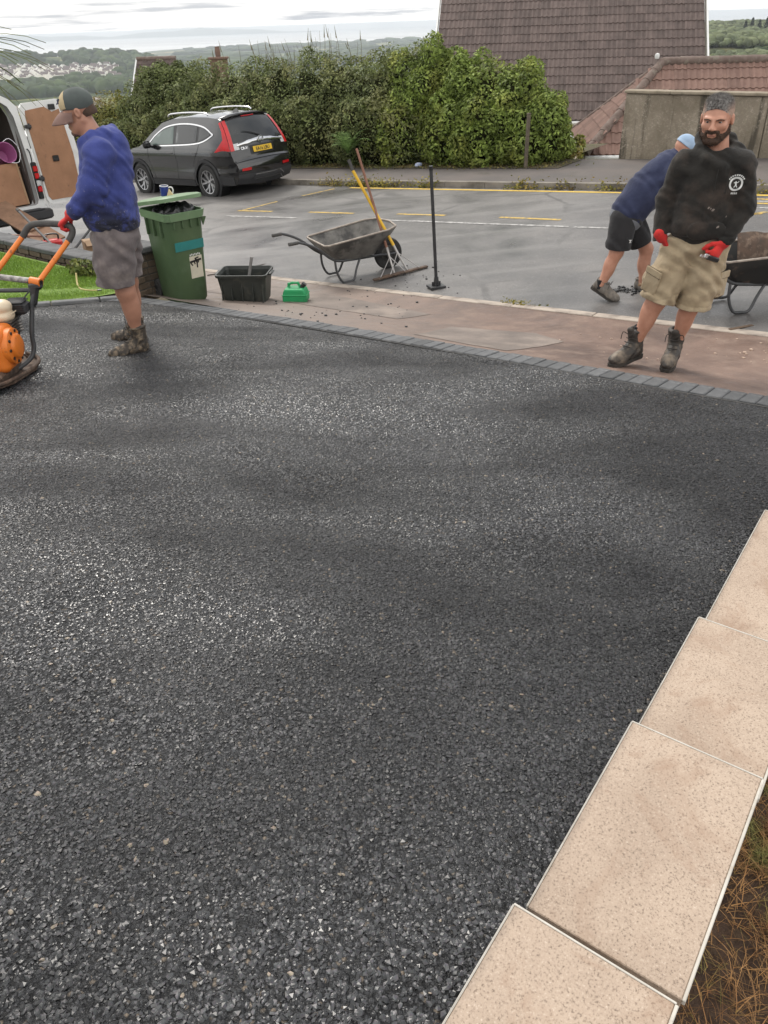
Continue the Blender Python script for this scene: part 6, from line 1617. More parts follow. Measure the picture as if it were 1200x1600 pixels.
DLO = [(3.12, 1.075), (2.0, 1.085), (1.1, 1.125), (.68, 1.255), (.70, 1.30), (1.0, 1.42), (1.5, 1.485), (2.05, 1.485), (2.5, 1.42), (2.85, 1.265)]
dl = [(p.x, p.y) for p in bez([Vector((a, b, 0)) for a, b in DLO], 4)]
side_panel('window_surround', dl, M_black, car, .003)
side_panel('front_window', [(3.04, 1.095), (2.08, 1.11), (2.12, 1.46), (2.47, 1.40), (2.80, 1.265)], M_glass2, car, .008)
side_panel('rear_window', [(1.98, 1.11), (1.22, 1.14), (1.22, 1.44), (1.55, 1.465), (2.0, 1.465)], M_glass, car, .008)
side_panel('quarter_window', [(1.14, 1.145), (.75, 1.265), (.76, 1.30), (1.0, 1.395), (1.14, 1.425)], M_glass, car, .008)
ribbon_side('window_trim', dl, .026, M_chrome, car, .011, closed=True)
for nm, pts in (('door_gap', [(2.05, 1.07), (2.02, .80), (2.06, .45), (2.10, .36)]), ('door_gap', [(3.10, 1.05), (3.13, .8), (3.02, .5), (2.98, .36)]), ('door_gap', [(1.12, 1.10), (1.18, .95), (1.38, .72), (1.44, .45)])):
    ribbon_side(nm, [(p.x, p.y) for p in bez([Vector((a, b, 0)) for a, b in pts], 5)], .012, M_black, car, .002)
for cx in (3.60, .98):
    ribbon_side('arch_trim', [(cx + .43 * math.cos(a), .345 + .43 * math.sin(a)) for a in np.linspace(-.18, PI + .18, 26)], .065, M_plast, car, .012)
ribbon_side('sill_trim', [(3.12, .315), (1.46, .315)], .13, M_plast, car, .014)
ribbon_side('bumper_trim', [(.54, .40), (.36, .375), (.16, .36)], .17, M_plast, car, .010)
for x0 in (2.22, 1.28):
    for sd_ in (1, -1):
        b = MB(); y = sd_ * (hw(x0, .93) + .022); b.tube([(x0 - .10, y - sd_ * .02, .925), (x0 - .07, y, .93), (x0 + .07, y, .935), (x0 + .10, y - sd_ * .02, .935)], [.012, .016, .016, .012], 8, smooth_path=3); b.build('door_handle', M_paint, car, True)
for sd_ in (1, -1):
    b = MB(); b.box((2.93, sd_ * 1.0, 1.115), (.12, .20, .15), bev=.045); b.tube([(2.95, sd_ * .86, 1.06), (2.94, sd_ * .95, 1.08)], .03, 8); b.build('wing_mirror', M_black, car, True)
    b = MB(); y = sd_ * .60; b.tube([(.95, y, 1.63), (1.05, y, 1.675), (1.6, y, 1.70), (2.3, y, 1.685), (2.42, y, 1.635)], [.018, .022, .022, .022, .018], 8, smooth_path=4); b.build('roof_rail', M_chrome, car, True)
b = MB(); b.add([(.66, -.02, 1.62), (.66, .02, 1.62), (.86, .015, 1.645), (.86, -.015, 1.645), (.67, 0, 1.70), (.72, 0, 1.70)], [(0, 4, 1), (0, 3, 5, 4), (1, 4, 5, 2), (2, 5, 3)]); b.build('aerial_fin', M_paint, car)
# tailgate
wrap_patch('rear_windscreen', fz(1.085), fz(1.475), -.86, .86, M_glass, car, .006, nf=12, ns=12, taper=(-.82, .82))
wrap_patch('windscreen', len(dense) - 1 - 38, len(dense) - 1 - 26, -.9, .9, M_glass2, car, .004, nf=10) if False else None
f0 = fz(1.52, False); f1 = fz(1.12, False); wrap_patch('windscreen', f0, f1, -.9, .9, M_glass2, car, .006, nf=10, ns=12)
sp_ = MB(); V = []; F = []
for i, s in enumerate(np.linspace(-.93, .93, 15)):
    a = Vector(wrap(fz(1.51), s, .01)); bq = Vector(wrap(fz(1.545), s, .012)); tip = (a + bq) / 2 + Vector((-.10 * (1 - .4 * abs(s) ** 3), 0, .012)); V += [a, tip, bq + Vector((.06, 0, .008))]
for i in range(14): F += [(3 * i, 3 * i + 1, 3 * i + 4, 3 * i + 3), (3 * i + 1, 3 * i + 2, 3 * i + 5, 3 * i + 4)]
pyd('spoiler', V, F, M_paint, car, True)
b = MB(); p0, p1 = Vector(wrap(fz(1.49), -.25, .012)), Vector(wrap(fz(1.49), .25, .012)); b.tube([p0, (p0 + p1) / 2 + Vector((-.012, 0, 0)), p1], .012, 6); b.build('brake_light', M_red, car)
b = MB(); V = []; F = []
for i, s in enumerate(np.linspace(-.80, .80, 33)):
    zc = 1.045 + .022 * math.cos(s * PI * 1.1); hh_ = .020 + .012 * math.exp(-(s / .30) ** 2) + .010 * math.exp(-((abs(s) - .42) / .1) ** 2)
    V += [wrap(fz(zc - hh_), s, .012), wrap(fz(zc), s, .026), wrap(fz(zc + hh_), s, .012)]
for i in range(32): F += [(3 * i, 3 * i + 1, 3 * i + 4, 3 * i + 3), (3 * i + 1, 3 * i + 2, 3 * i + 5, 3 * i + 4)]
pyd('chrome_bar', V, F, M_chrome, car, True)
wc = Vector(wrap(fz(1.055), 0, .034)); b = MB(); b.tube([wc + Vector((0, .055, .045)), wc + Vector((0, .055, -.045))], .008, 6); b.tube([wc + Vector((0, -.055, .045)), wc + Vector((0, -.055, -.045))], .008, 6); b.tube([wc + Vector((0, .05, 0)), wc + Vector((0, -.05, 0))], .008, 6)
b.tube([wc + Vector((0, math.cos(a) * .078, math.sin(a) * .062)) for a in np.linspace(0, 2 * PI, 17)], .007, 6); b.build('tailgate_emblem', M_chrome, car, True)
b = MB(); b.tube([wrap(fz(1.12), -.05, .03), wrap(fz(1.20), .25, .028), wrap(fz(1.245), .52, .026)], [.014, .011, .006], 6, smooth_path=4); b.lathe([(.022, 0), (.02, .03), (.01, .035)], wrap(fz(1.115), -.05, .012), 'X', 10); b.build('rear_wiper', M_black, car, True)
wrap_patch('plate_recess', fz(.815), fz(.985), -.42, .42, M_black, car, .003, nf=5)
pl_o = Vector(wrap(fz(.905), 0, .012)); b = MB(); b.box((0, 0, 0), (.010, .52, .112), bev=.003); pl = b.build('number_plate', M_plate, car, loc=pl_o); pl.rotation_euler = (0, .20, 0)
def text(body, size, m, parent, loc, rot, name, ext=.0015, align='CENTER', bold=0.0):
    c = bpy.data.curves.new(name, 'FONT'); c.body = body; c.size = size; c.extrude = ext; c.align_x = align; c.align_y = 'CENTER'; c.offset = bold; c.resolution_u = 2
    o = bpy.data.objects.new(name, c); COL.objects.link(o); o.parent = parent; o.location = loc; o.rotation_euler = rot; c.materials.append(m); return o
tx = text('EA16 LBU', .098, M_black, pl, (-.0065, 0, -.004), (PI / 2, 0, -PI / 2), 'registration', bold=.0022); tx.scale = (.92, 1, 1)
bp = Vector(wrap(fz(.955), .60, .012)); tx = text('CR-V', .075, M_chrome, car, bp, (PI / 2 + .0, 0, -PI / 2 - .10), 'badge_letters', .003, bold=.0015); tx.rotation_euler = (rad(78), 0, -PI / 2 - .12)
for sd_ in (1, -1):
    ss = (.885, 1.0) if sd_ > 0 else (-1.0, -.885)
    wrap_patch('tail_light', fz(.945), fz(1.50), ss[0], ss[1], M_red, car, .010, nf=16, ns=3)
    ss = (.74, .885) if sd_ > 0 else (-.885, -.74)
    wrap_patch('reverse_light', fz(.95), fz(1.065), ss[0], ss[1], M_clear, car, .012, nf=4, ns=3)
    side_panel('tail_light_wing', [(.135, .955), (.56, .945), (.44, 1.05), (.345, 1.17), (.40, 1.32), (.525, 1.48), (.47, 1.505), (.36, 1.385), (.25, 1.215), (.175, 1.06)], M_red, car, .007, sides=(sd_,))
    ss = (.60, .90) if sd_ > 0 else (-.90, -.60)
    wrap_patch('reflector', fz(.555), fz(.60), ss[0], ss[1], M_red, car, .008, nf=2, ns=5)
    wrap_patch('reflector_trim', fz(.525), fz(.545), ss[0] if sd_ > 0 else -.97, .97 if sd_ > 0 else ss[1], M_chrome if False else M_paint, car, .02, nf=2, ns=5)
wrap_patch('bumper_cover', .2, fz(.50), -1, 1, M_plast, car, .006, nf=8, ns=14)
wrap_patch('bumper_ledge', fz(.715), fz(.752), -.97, .97, M_paint, car, .016, nf=2, ns=14)
for za, zb in ((.47, .485), (.395, .408)):
    V = []; F = []
    for s in np.linspace(-.62, .62, 25):
        dz = -.085 * max(0, abs(s) - .46) / .16; V += [wrap(fz(za + dz), s, .016), wrap(fz(zb + dz + .004), s, .026)]
    F = [(2 * i, 2 * i + 1, 2 * i + 3, 2 * i + 2) for i in range(24)]; pyd('skid_trim', V, F, M_chrome, car, True)
# underside and wheels
b = MB(); b.box((2.25, 0, .40), (3.9, 1.45, .30), bev=.05); b.build('underbody', M_black, car)
def wheel(parent, x, side, R=.345):
    w = bpy.data.objects.new('wheel', None); COL.objects.link(w); w.parent = parent; w.location = (x, side * .80, R)
    k = R / .345; b = MB(); b.lathe([(.24 * k, -.10), (.30 * k, -.112), (.335 * k, -.098), (R, -.06), (R, .06), (.335 * k, .098), (.30 * k, .112), (.24 * k, .10)], (0, 0, 0), 'Y', 36, closed=True); b.build('tyre', M_tyre, w, True)
    b = MB(); b.lathe([(.235 * k, -.09), (.242 * k, .095), (.232 * k, .10), (.222 * k, .06), (.20 * k, .0), (.02, -.02)], (0, 0, 0), 'Y', 30); o = b.build('rim', M_black, w, True)
    s = MB()
    for i in range(5):
        for d_, wd in ((-.20, .036), (.17, .030)):
            a = 2 * PI * i / 5; a2 = a + d_; a3 = a + d_ * 1.5 + .12; p0 = Vector((math.cos(a) * .045, side * .062, math.sin(a) * .045)); p1 = Vector((math.cos(a2) * .14, side * .075, math.sin(a2) * .14)); p2 = Vector((math.cos(a3) * .228, side * .092, math.sin(a3) * .228))
            for q0, q1 in ((p0, p1), (p1, p2)):
                t = (q1 - q0).normalized(); n = Vector((0, side, 0)); q = t.cross(n) * wd / 2; s.add([q0 - q, q0 + q, q1 + q, q1 - q] + [v - n * .03 for v in (q0 - q, q0 + q, q1 + q, q1 - q)], [(0, 1, 2, 3), (7, 6, 5, 4), (0, 4, 5, 1), (2, 6, 7, 3), (1, 5, 6, 2), (3, 7, 4, 0)])
    s.lathe([(.0, side * .07), (.035, side * .07), (.045, side * .055), (.05, side * .03)], (0, 0, 0), 'Y', 14); s.lathe([(.226 * k, side * .098), (.240 * k, side * .102), (.246 * k, side * .09)], (0, 0, 0), 'Y', 30, closed=True); s.build('spokes', M_alloy, w)
    return w
for x in (.98, 3.60):
    for sd_ in (1, -1): wheel(car, x, sd_)
for x in (.98, 3.60):
    for sd_ in (1, -1):
        b = MB(); b.lathe([(.42, sd_ * .60), (.42, sd_ * .86)], (x, 0, .345), 'Y', 24); b.build('wheel_well', M_black, car)

# ================================================================== WHITE VAN with open rear doors
M_van = mat('van_white', (.72, .72, .71), (.66, .66, .65), 2, .35, spec=.5, dirt=(.42, .40, .37), dscale=3, dlo=.55, dhi=.8, damt=.5)
M_ply = mat('plywood', (.36, .185, .10), (.29, .15, .082), 4, .7, bump=.2, bscale=60, dirt=(.16, .085, .05), dscale=11, dlo=.6, dhi=.72, damt=.7)
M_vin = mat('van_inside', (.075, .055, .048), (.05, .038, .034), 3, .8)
van = thing('white_van', 'white van with rear doors open, plywood lined, backed up beyond the lawn', 'van', (-6.07, 15.2, -3.27))
van.rotation_euler = (.02, .045, math.atan2(RDY, RDX))
W, Hh = 1.95, 2.42; SILL = .62
def ty(z): return .11 * max(0, (z - 1.1) / 1.3) ** 1.6     # sides lean in towards the roof
prof = [(z, ty(z)) for z in np.linspace(.35, 2.22, 12)] + [(2.34, .20), (2.41, .34), (2.44, .60)]
ring = [(y, z) for z, y in prof] + [(W - y, z) for z, y in reversed(prof)]
V = []; F = []
for x in (0.0, 3.6, 4.2, 5.0):
    for y, z in ring: V.append((x, y, z if x < 4 else .35 + (z - .35) * (.72 if x < 4.6 else .42)))
n = len(ring)
F = [(i * n + k, i * n + k + 1, (i + 1) * n + k + 1, (i + 1) * n + k) for i in range(3) for k in range(n - 1)]; F.append(tuple(3 * n + k for k in range(n)))
pyd('body', V, F, M_van, van, True)
# rear frame with rounded opening
def opening(ins, zb, zt): 
    pts = [(ins + ty(zb), zb + .08), (ins + .03 + ty(zb), zb + .02), (ins + .09, zb)]; L_ = pts[:]
    top = [(ins + ty(zt - .22), zt - .22), (ins + .04 + ty(zt), zt - .07), (ins + .14 + ty(zt), zt)]
    left_ = [(ins + ty(z), z) for z in np.linspace(zb + .3, zt - .4, 6)]
    half = [(ins + .09, zb), (ins + .03, zb + .02), (ins, zb + .08)] + left_ + top
    return half + [(W - y, z) for y, z in reversed(half)]
op = opening(.115, SILL, 2.30); outer = [(y, z) for y, z in ring]
v, f = cdt_poly(outer, [op], .15); pyd('rear_frame', [(-.0, p.x, p.y) for p in v], f, M_van, van)
V = []; F = []
for x, g in ((0, 0), (.10, .0), (.13, .05)):
    for y, z in op: V.append((x, y + (g if y < W / 2 else -g), z))
n = len(op); F = [(i * n + k, i * n + (k + 1) % n, (i + 1) * n + (k + 1) % n, (i + 1) * n + k) for i in range(2) for k in range(n)]; pyd('door_seal', V, F, mat('van_seal', (.30, .30, .30), (.22, .22, .22), 4, .6), van, True)
b = MB(); b.box((1.75, W / 2, SILL - .02), (3.4, W - .2, .03)); b.build('floor', M_ply, van)
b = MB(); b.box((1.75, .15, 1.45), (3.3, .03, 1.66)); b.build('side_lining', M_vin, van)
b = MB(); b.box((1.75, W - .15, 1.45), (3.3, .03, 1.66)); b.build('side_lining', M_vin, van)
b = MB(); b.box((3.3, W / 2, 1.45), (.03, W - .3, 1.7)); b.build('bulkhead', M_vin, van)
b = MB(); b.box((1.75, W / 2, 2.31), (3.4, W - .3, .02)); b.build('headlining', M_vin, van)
b = MB(); b.box((-.10, W / 2, .47), (.22, W + .02, .17), bev=.03); b.box((-.10, W / 2, .56), (.20, W - .3, .02), bev=.005); b.build('rear_bumper', M_plast, van, True)
b = MB(); b.box((-.02, .055, 1.02), (.05, .10, .62), bev=.015); tl = b.build('tail_light', M_black, van, True)
for z, m_ in ((1.22, M_red), (1.10, M_red), (.98, M_clear), (.88, M_red)):
    b = MB(); b.box((-.045, .05, z), (.03, .085, .10), bev=.012); b.build('lamp_lens', m_, tl, True)
for z in (1.05, 1.9):
    b = MB(); b.box((-.05, -.01, z), (.10, .10, .06), bev=.012); b.tube([(-.06, -.03, z - .05), (-.06, -.03, z + .05)], .018, 8); b.build('hinge', M_plast, van, True)
b = MB(); b.tube([(-.02, .10, 1.55), (-.06, .09, 1.50), (-.08, .10, 1.35), (-.03, .11, 1.30)], .012, 6, smooth_path=4); b.build('grab_handle', M_plast, van, True)
# right rear door, folded right back
dw = .86; z0, z1 = .60, 2.30
def dpt(u, z): return (-.035 - .02 * u, -.035 - u * dw + ty(z) * 1.0, z)
dp = [(0, z0 + .10), (.04, z0 + .02), (.12, z0), (.86, z0), (.96, z0 + .03), (1, z0 + .12), (1, 1.4), (.985, z1 - .2), (.95, z1 - .03), (.87, z1), (.08, z1 - .035), (.0, z1 - .10), (0, 1.4)]
door = bpy.data.objects.new('rear_door', None); COL.objects.link(door); door.parent = van
def door_panel(name, poly, m, x0, x1):
    v, f = cdt_poly(poly, (), .22); n = len(v); VV = [Vector(dpt(p.x, p.y)) + Vector((x0, 0, 0)) for p in v] + [Vector(dpt(p.x, p.y)) + Vector((x1, 0, 0)) for p in v]
    FF = [tuple(t) for t in f] + [tuple(n + i for i in reversed(t)) for t in f]; N_ = len(poly)
    FF += [(i, (i + 1) % N_, n + (i + 1) % N_, n + i) for i in range(N_)]; pyd(name, VV, FF, m, door)
door_panel('door_shell', dp, M_van, -.0, .06)
door_panel('door_lining', [(.05, z0 + .14), (.11, z0 + .07), (.78, z0 + .07), (.84, z0 + .12), (.86, 1.4), (.84, z1 - .16), (.66, z1 - .20), (.52, z1 - .11), (.09, z1 - .15), (.05, z1 - .25)], M_ply, -.014, -.002)
for u, z, sy, sz in ((.68, z1 - .12, .13, .09), (.42, 1.35, .12, .10)):
    b = MB(); b.box(Vector(dpt(u, z)) + Vector((-.025, 0, 0)), (.03, sy, sz), bev=.01); b.build('latch', M_black, door, True)
b = MB(); b.box(Vector(dpt(.95, 1.05)) + Vector((-.01, 0, 0)), (.02, .035, .22), bev=.006); b.build('reflector_strip', M_red, door)
for x in (.85, 4.1):
    for y, sd_ in ((.12, -1), (W - .12, 1)):
        w = bpy.data.objects.new('wheel', None); COL.objects.link(w); w.parent = van; w.location = (x, y, .34)
        b = MB(); b.lathe([(.2, -.09), (.30, -.10), (.34, -.06), (.34, .06), (.30, .10), (.2, .09)], (0, 0, 0), 'Y', 24, closed=True); b.build('tyre', M_tyre, w, True)
        b = MB(); b.lathe([(.21, -.07), (.2, .05), (.08, .06), (.02, .03)], (0, 0, 0), 'Y', 18); b.build('rim', M_alloy, w, True)
def van_pt(x, y, z): return van.matrix_basis @ Vector((x, y, z))
# load inside the van
bd = thing('plywood_board', 'large sheet of plywood standing inside the van', 'board', van_pt(.16, .84, SILL)); bd.rotation_euler = (0, .12, van.rotation_euler.z)
b = MB(); b.box((0, 0, .36), (.022, 1.25, .70), bev=.003); b.build('board', M_ply, bd)
b = MB(); b.box((-.012, -.60, .36), (.012, .03, .70)); b.build('batten', mat('timber_pale', (.42, .28, .16), (.34, .22, .13), 6, .8), bd)
bk = thing('bucket', 'pink bucket lying among the load inside the van', 'bucket', van_pt(.40, .36, SILL + .84)); bk.rotation_euler = (0, 1.2, van.rotation_euler.z + PI)
b = MB(); b.lathe([(.13, 0), (.17, .28), (.18, .29), (.165, .285), (.12, .02), (.0, .02)], (0, 0, -.1), n=20); b.build('bucket_shell', mat('plastic_pink', (.42, .13, .30), (.36, .11, .26), 4, .5), bk, True)
b = MB(); b.tube([(.17, 0, .17), (.2, .12, .25), (.0, .19, .3), (-.2, .12, .25), (-.17, 0, .17)], .006, 6, smooth_path=3); b.build('bucket_handle', M_chrome, bk)
sk = thing('sack', 'green and black sack lying on the load in the van', 'sack', van_pt(.45, .95, SILL + .74))
S = Sdf((-.4, -.4, -.2), (.4, .4, .3), .02); S.ell((0, 0, 0), (.3, .22, .12), .03); S.ell((.12, .1, .05), (.14, .14, .1), .05); S.disp(folds((.012, (22, 14, 30), 2, (10, 8, 6)), (.008, (-30, 40, 10), 1.6, (12, 8, 10)))); put('sack_body', S.mesh('sack'), mat('sack_green', (.06, .09, .04), (.02, .025, .018), 6, .7, dirt=(.14, .16, .08), dscale=9), sk)
sup = thing('load_box', 'plain brown crate under the load in the van', 'crate', van_pt(.55, .80, SILL)); sup.rotation_euler = (0, 0, van.rotation_euler.z)
b = MB(); b.box((0, 0, .31), (.5, 1.3, .62), bev=.01); b.build('crate_body', M_vin, sup); b = MB(); b.box((0, 0, .63), (.52, 1.32, .02)); b.build('crate_lid', M_ply, sup)

# part of a white car parked further down, seen past the van door
wc_ = thing('white_car', 'white hatchback mostly hidden behind the capped man and the van door', 'car', (-10.2, 25.6, -3.92)); wc_.rotation_euler = (0, .06, math.atan2(fwd.y, fwd.x))
prof_ = [(.0, .35), (-.05, .6), (.02, .85), (.12, 1.0), (.35, 1.36), (.55, 1.45), (1.8, 1.48), (2.5, 1.05), (3.5, .92), (3.9, .75), (3.95, .4)]
V = []; F = []
for i, (x, z) in enumerate(prof_):
    w_ = .86 - (.22 * max(0, z - .9) / .5)
    V += [(x, -w_, z), (x - (.06 if i < 5 else 0), 0, z + (.03 if 4 < i < 8 else 0)), (x, w_, z)]
for i in range(len(prof_) - 1): F += [(3 * i, 3 * i + 1, 3 * i + 4, 3 * i + 3), (3 * i + 1, 3 * i + 2, 3 * i + 5, 3 * i + 4)]
F += [tuple(3 * i for i in range(len(prof_))), tuple(3 * i + 2 for i in reversed(range(len(prof_))))]
pyd('body', V, F, M_van, wc_, False)
b = MB(); b.add([(.135, -.72, 1.03), (.075, 0, 1.03), (.135, .72, 1.03), (.33, .60, 1.34), (.28, 0, 1.35), (.33, -.60, 1.34)], [(0, 1, 4, 5), (1, 2, 3, 4)]); b.v = [(x - .015, y, z) for x, y, z in b.v]; b.build('rear_windscreen', M_glass, wc_)
for s in (-1, 1):
    b = MB(); b.box((.0, s * .72, .86), (.10, .20, .22), bev=.03); b.build('tail_light', M_red, wc_, True)
    b = MB(); b.box((1.5, s * .80, 1.18), (1.5, .05, .26), bev=.02); b.build('side_window', M_glass, wc_, True)
    for x in (.65, 3.15):
        b = MB(); b.lathe([(.18, -.09), (.27, -.10), (.31, -.06), (.31, .06), (.27, .10), (.18, .09)], (x, s * .76, .31), 'Y', 20, closed=True); b.lathe([(.19, 0), (.02, s * .05)], (x, s * .76, .31), 'Y', 12); b.build('wheel', M_tyre, wc_, True)
b = MB(); b.box((-.075, 0, .62), (.02, .5, .11), bev=.004); b.build('number_plate', M_plate, wc_)
# ================================================================== TOOLS AND BINS
M_orange = mat('orange_paint', (.72, .19, .02), (.62, .155, .018), 6, .45, dirt=(.09, .05, .03), dscale=16, dlo=.60, dhi=.72, damt=.8)
M_steel = mat('steel_dark', (.055, .057, .06), (.085, .085, .088), 12, .5, metal=.4, dirt=(.20, .19, .18), dscale=22, dlo=.6, dhi=.75, damt=.6)
M_rub = mat('rubber_grip', (.050, .048, .046), (.085, .08, .075), 16, .8, bump=.3, bscale=90)
M_rust = mat('rusty_plate', (.095, .055, .035), (.05, .035, .026), 9, .8, bump=.5, bscale=60, dirt=(.20, .14, .10), dscale=14, dlo=.5, dhi=.66)
M_tank = mat('tank_cream', (.66, .55, .40), (.58, .47, .33), 7, .4, dirt=(.45, .27, .05), dscale=9, dlo=.6, dhi=.7, damt=.8)
# plate compactor
OC = Vector((-2.72, 5.25, zD(-2.72, 5.25)))
pc = thing('plate_compactor', 'orange petrol plate compactor on the fresh tarmac at the left edge', 'compactor', OC)
def L3(*p): return [Vector(q) - OC for q in p]
hb = MB(); hb.tube(L3((-2.202, 5.755, -1.262), (-2.165, 5.77, -1.205), (-2.178, 5.78, -1.163), (-2.264, 5.79, -1.148), (-2.413, 5.80, -1.143), (-2.482, 5.80, -1.165), (-2.538, 5.795, -1.228)), .0225, 12, smooth_path=5); hb.build('grip_bar', M_rub, pc, True)
b = MB(); b.tube(L3((-2.206, 5.75, -1.262), (-2.376, 5.475, -1.472)), .0185, 12); b.build('handle_tube', M_orange, pc, True)
b = MB(); b.tube(L3((-2.543, 5.79, -1.232), (-2.73, 5.515, -1.455)), .0185, 12); b.build('handle_tube', M_orange, pc, True)
b = MB(); b.tube(L3((-2.355, 5.465, -1.472), (-2.43, 5.485, -1.462)), .030, 14); b.build('pivot_bush', M_orange, pc, True); b = MB(); b.tube(L3((-2.349, 5.4634, -1.4729), (-2.36, 5.4664, -1.4713)), .018, 12); b.build('bush_bore', M_black, pc, True)
b = MB(); b.tube(L3((-2.43, 5.485, -1.462), (-2.92, 5.60, -1.42)), .021, 10); b.build('cross_bar', mat('worn_bar', (.11, .10, .095), (.42, .40, .38), 26, .6, dirt=(.55, .20, .14), dscale=30, dlo=.6, dhi=.66), pc, True)
b = MB(); b.tube(L3((-2.43, 5.48, -1.525), (-2.93, 5.58, -1.545)), .015, 10); b.build('stay_bar', M_steel, pc, True)
b = MB(); b.tube(L3((-2.40, 5.47, -1.50), (-2.445, 5.45, -1.60), (-2.46, 5.44, -1.66), (-2.488, 5.40, -1.81), (-2.497, 5.38, -1.92), (-2.53, 5.33, -1.985), (-2.63, 5.22, -2.03), (-2.75, 5.1, -2.03)), .017, 10, smooth_path=5); b.build('guard_frame', M_steel, pc, True)
b = MB(); b.tube(L3((-2.86, 5.58, -1.52), (-2.95, 5.5, -1.8), (-2.99, 5.45, -1.95), (-3.0, 5.3, -2.03)), .017, 10, smooth_path=4); b.build('guard_frame', M_steel, pc, True)
b = MB(); b.box(L3((-2.425, 5.465, -1.555))[0], (.075, .05, .17), Matrix.Rotation(.25, 3, 'Y'), bev=.018, taper=.55); b.box(L3((-2.40, 5.47, -1.49))[0], (.10, .06, .06), bev=.02); b.build('pivot_bracket', M_steel, pc, True)
# base plate with turned-up rim
bp_ = [(-3.05, 4.72), (-2.62, 4.70), (-2.545, 4.78), (-2.52, 5.0), (-2.515, 5.38), (-2.55, 5.52), (-2.65, 5.57), (-3.05, 5.57)]
v, f = cdt_poly(bp_, (), .12); n = len(v)
def bz(x, y): return zD(x, y) + .012 + .05 * max(0, (y - 5.42) / .15) ** 1.6 + .05 * max(0, (4.86 - y) / .15) ** 1.6
VV = [Vector((p.x, p.y, bz(p.x, p.y))) - OC for p in v] + [Vector((p.x, p.y, bz(p.x, p.y) + .022)) - OC for p in v]; K = len(bp_)
FF = [tuple(reversed(t)) for t in f] + [tuple(n + i for i in t) for t in f] + [(i, (i + 1) % K, n + (i + 1) % K, n + i) for i in range(K)]
base = pyd('base_plate', VV, FF, M_rust, pc)
rim = MB(); rim.tube(L3(*[(x, y, bz(x, y) + .032) for x, y in bp_[1:7]]), .013, 8, smooth_path=5); rim.build('plate_rim', M_rust, base, True)
b = MB(); b.tube(L3((-2.70, 5.47, -2.04), (-2.69, 5.47, -1.99), (-2.60, 5.44, -1.985), (-2.575, 5.43, -2.04)), .009, 8, smooth_path=4); b.build('lifting_loop', M_rust, base, True)
b = MB(); b.box(L3((-2.80, 5.12, -2.0))[0], (.44, .42, .09), bev=.02); b.build('engine_deck', M_rust, pc, True)
for dx, dy in ((-2.62, 5.3), (-2.62, 4.95)):
    b = MB(); b.lathe([(.03, -.03), (.036, 0), (.03, .03)], L3((dx, dy, -2.045))[0], n=12); b.build('rubber_mount', M_rub, pc, True)
# engine
S = Sdf((-.55, -.40, .05), (.35, .32, .62), .006)
cx = Vector((-2.70, 5.16, -1.825)) - OC
sl, X, Y, Z = S.sub(S.lo, S.lo + S.h * S.n); ex = np.maximum(np.abs(X - cx[0] - .03) - (.13 - .05), 0); ey = np.maximum(np.abs(Y - cx[1]) - (.135 - .05) + .12 * np.maximum(0, Z - cx[2] - .02), 0); ez = np.maximum(np.abs(Z - cx[2]) - (.15 - .05), 0); S.v[sl] = np.sqrt(ex ** 2 + ey ** 2 + ez ** 2) - .05
S.disp(folds((.0008, (60, 60, 60), 1, (20, 20, 20))))
cov = put('fan_cover', S.mesh('fan_cover'), M_orange, pc)
b = MB(); b.lathe([(.120, -.02), (.126, .012), (.122, .034), (.108, .042), (.088, .044), (.082, .058), (.07, .066), (.0, .068)], cx + Vector((.150, 0, .01)), 'X', 30); b.build('recoil_starter', M_orange, cov, True)
b = MB()
for k in range(10):
    a = 2 * PI * k / 10; c = cx + Vector((.186, .102 * math.cos(a), .01 + .102 * math.sin(a))); b.lathe([(.011, 0), (.011, .012), (.0, .012)], c, 'X', 10)
b.build('cooling_slots', M_black, cov)
S = Sdf((-.55, -.40, .30), (.35, .42, .80), .006); c = Vector((-2.70, 5.32, -1.60)) - OC
S.cone(c + Vector((-.12, 0, .01)), c + Vector((.09, 0, .01)), .075, .07, .02, flat=((0, 0, 1), .75)); S.cone(c + Vector((-.12, 0, -.05)), c + Vector((.085, 0, -.05)), .082, .078, .02, flat=((0, 0, 1), .6)); put('fuel_tank', S.mesh('fuel_tank'), M_tank, pc)
b = MB(); b.tube([c + Vector((.165, -.06, -.028)), c + Vector((.17, .06, -.028)), c + Vector((-.18, .08, -.028))], .005, 6); b.build('tank_seam', M_tank, pc)
b = MB(); b.lathe([(.032, 0), (.036, .02), (.03, .03), (0, .03)], c + Vector((-.02, 0, .062)), n=14); b.build('fuel_cap', M_black, pc, True)
b = MB(); c2 = Vector((-2.55, 5.42, -1.625)) - OC; b.box(c2, (.16, .13, .085), bev=.02); b.box(c2 + Vector((0, 0, .045)), (.14, .12, .02), bev=.01); b.build('air_filter', M_plast, pc, True)
b = MB()
for k in range(5): b.box(c2 + Vector((0, -.066, -.03 + k * .014)), (.15, .006, .005))
b.build('filter_fins', M_black, pc)
b = MB(); c3 = Vector((-2.62, 5.33, -1.73)) - OC; b.box(c3, (.12, .14, .10), bev=.01)
for k in range(6): b.box(c3 + Vector((0, 0, -.05 + k * .02)), (.16, .17, .005))
b.build('cylinder_fins', mat('engine_alloy', (.16, .14, .125), (.09, .08, .072), 18, .6, metal=.5, dirt=(.05, .04, .03), dscale=16), pc)
b = MB(); b.tube([c3 + Vector((.06, .02, .02)), c3 + Vector((.11, .06, .08)), c3 + Vector((.13, .1, .16)), Vector((-2.42, 5.48, -1.50)) - OC], .005, 6, smooth_path=5); b.build('throttle_cable', M_black, pc)

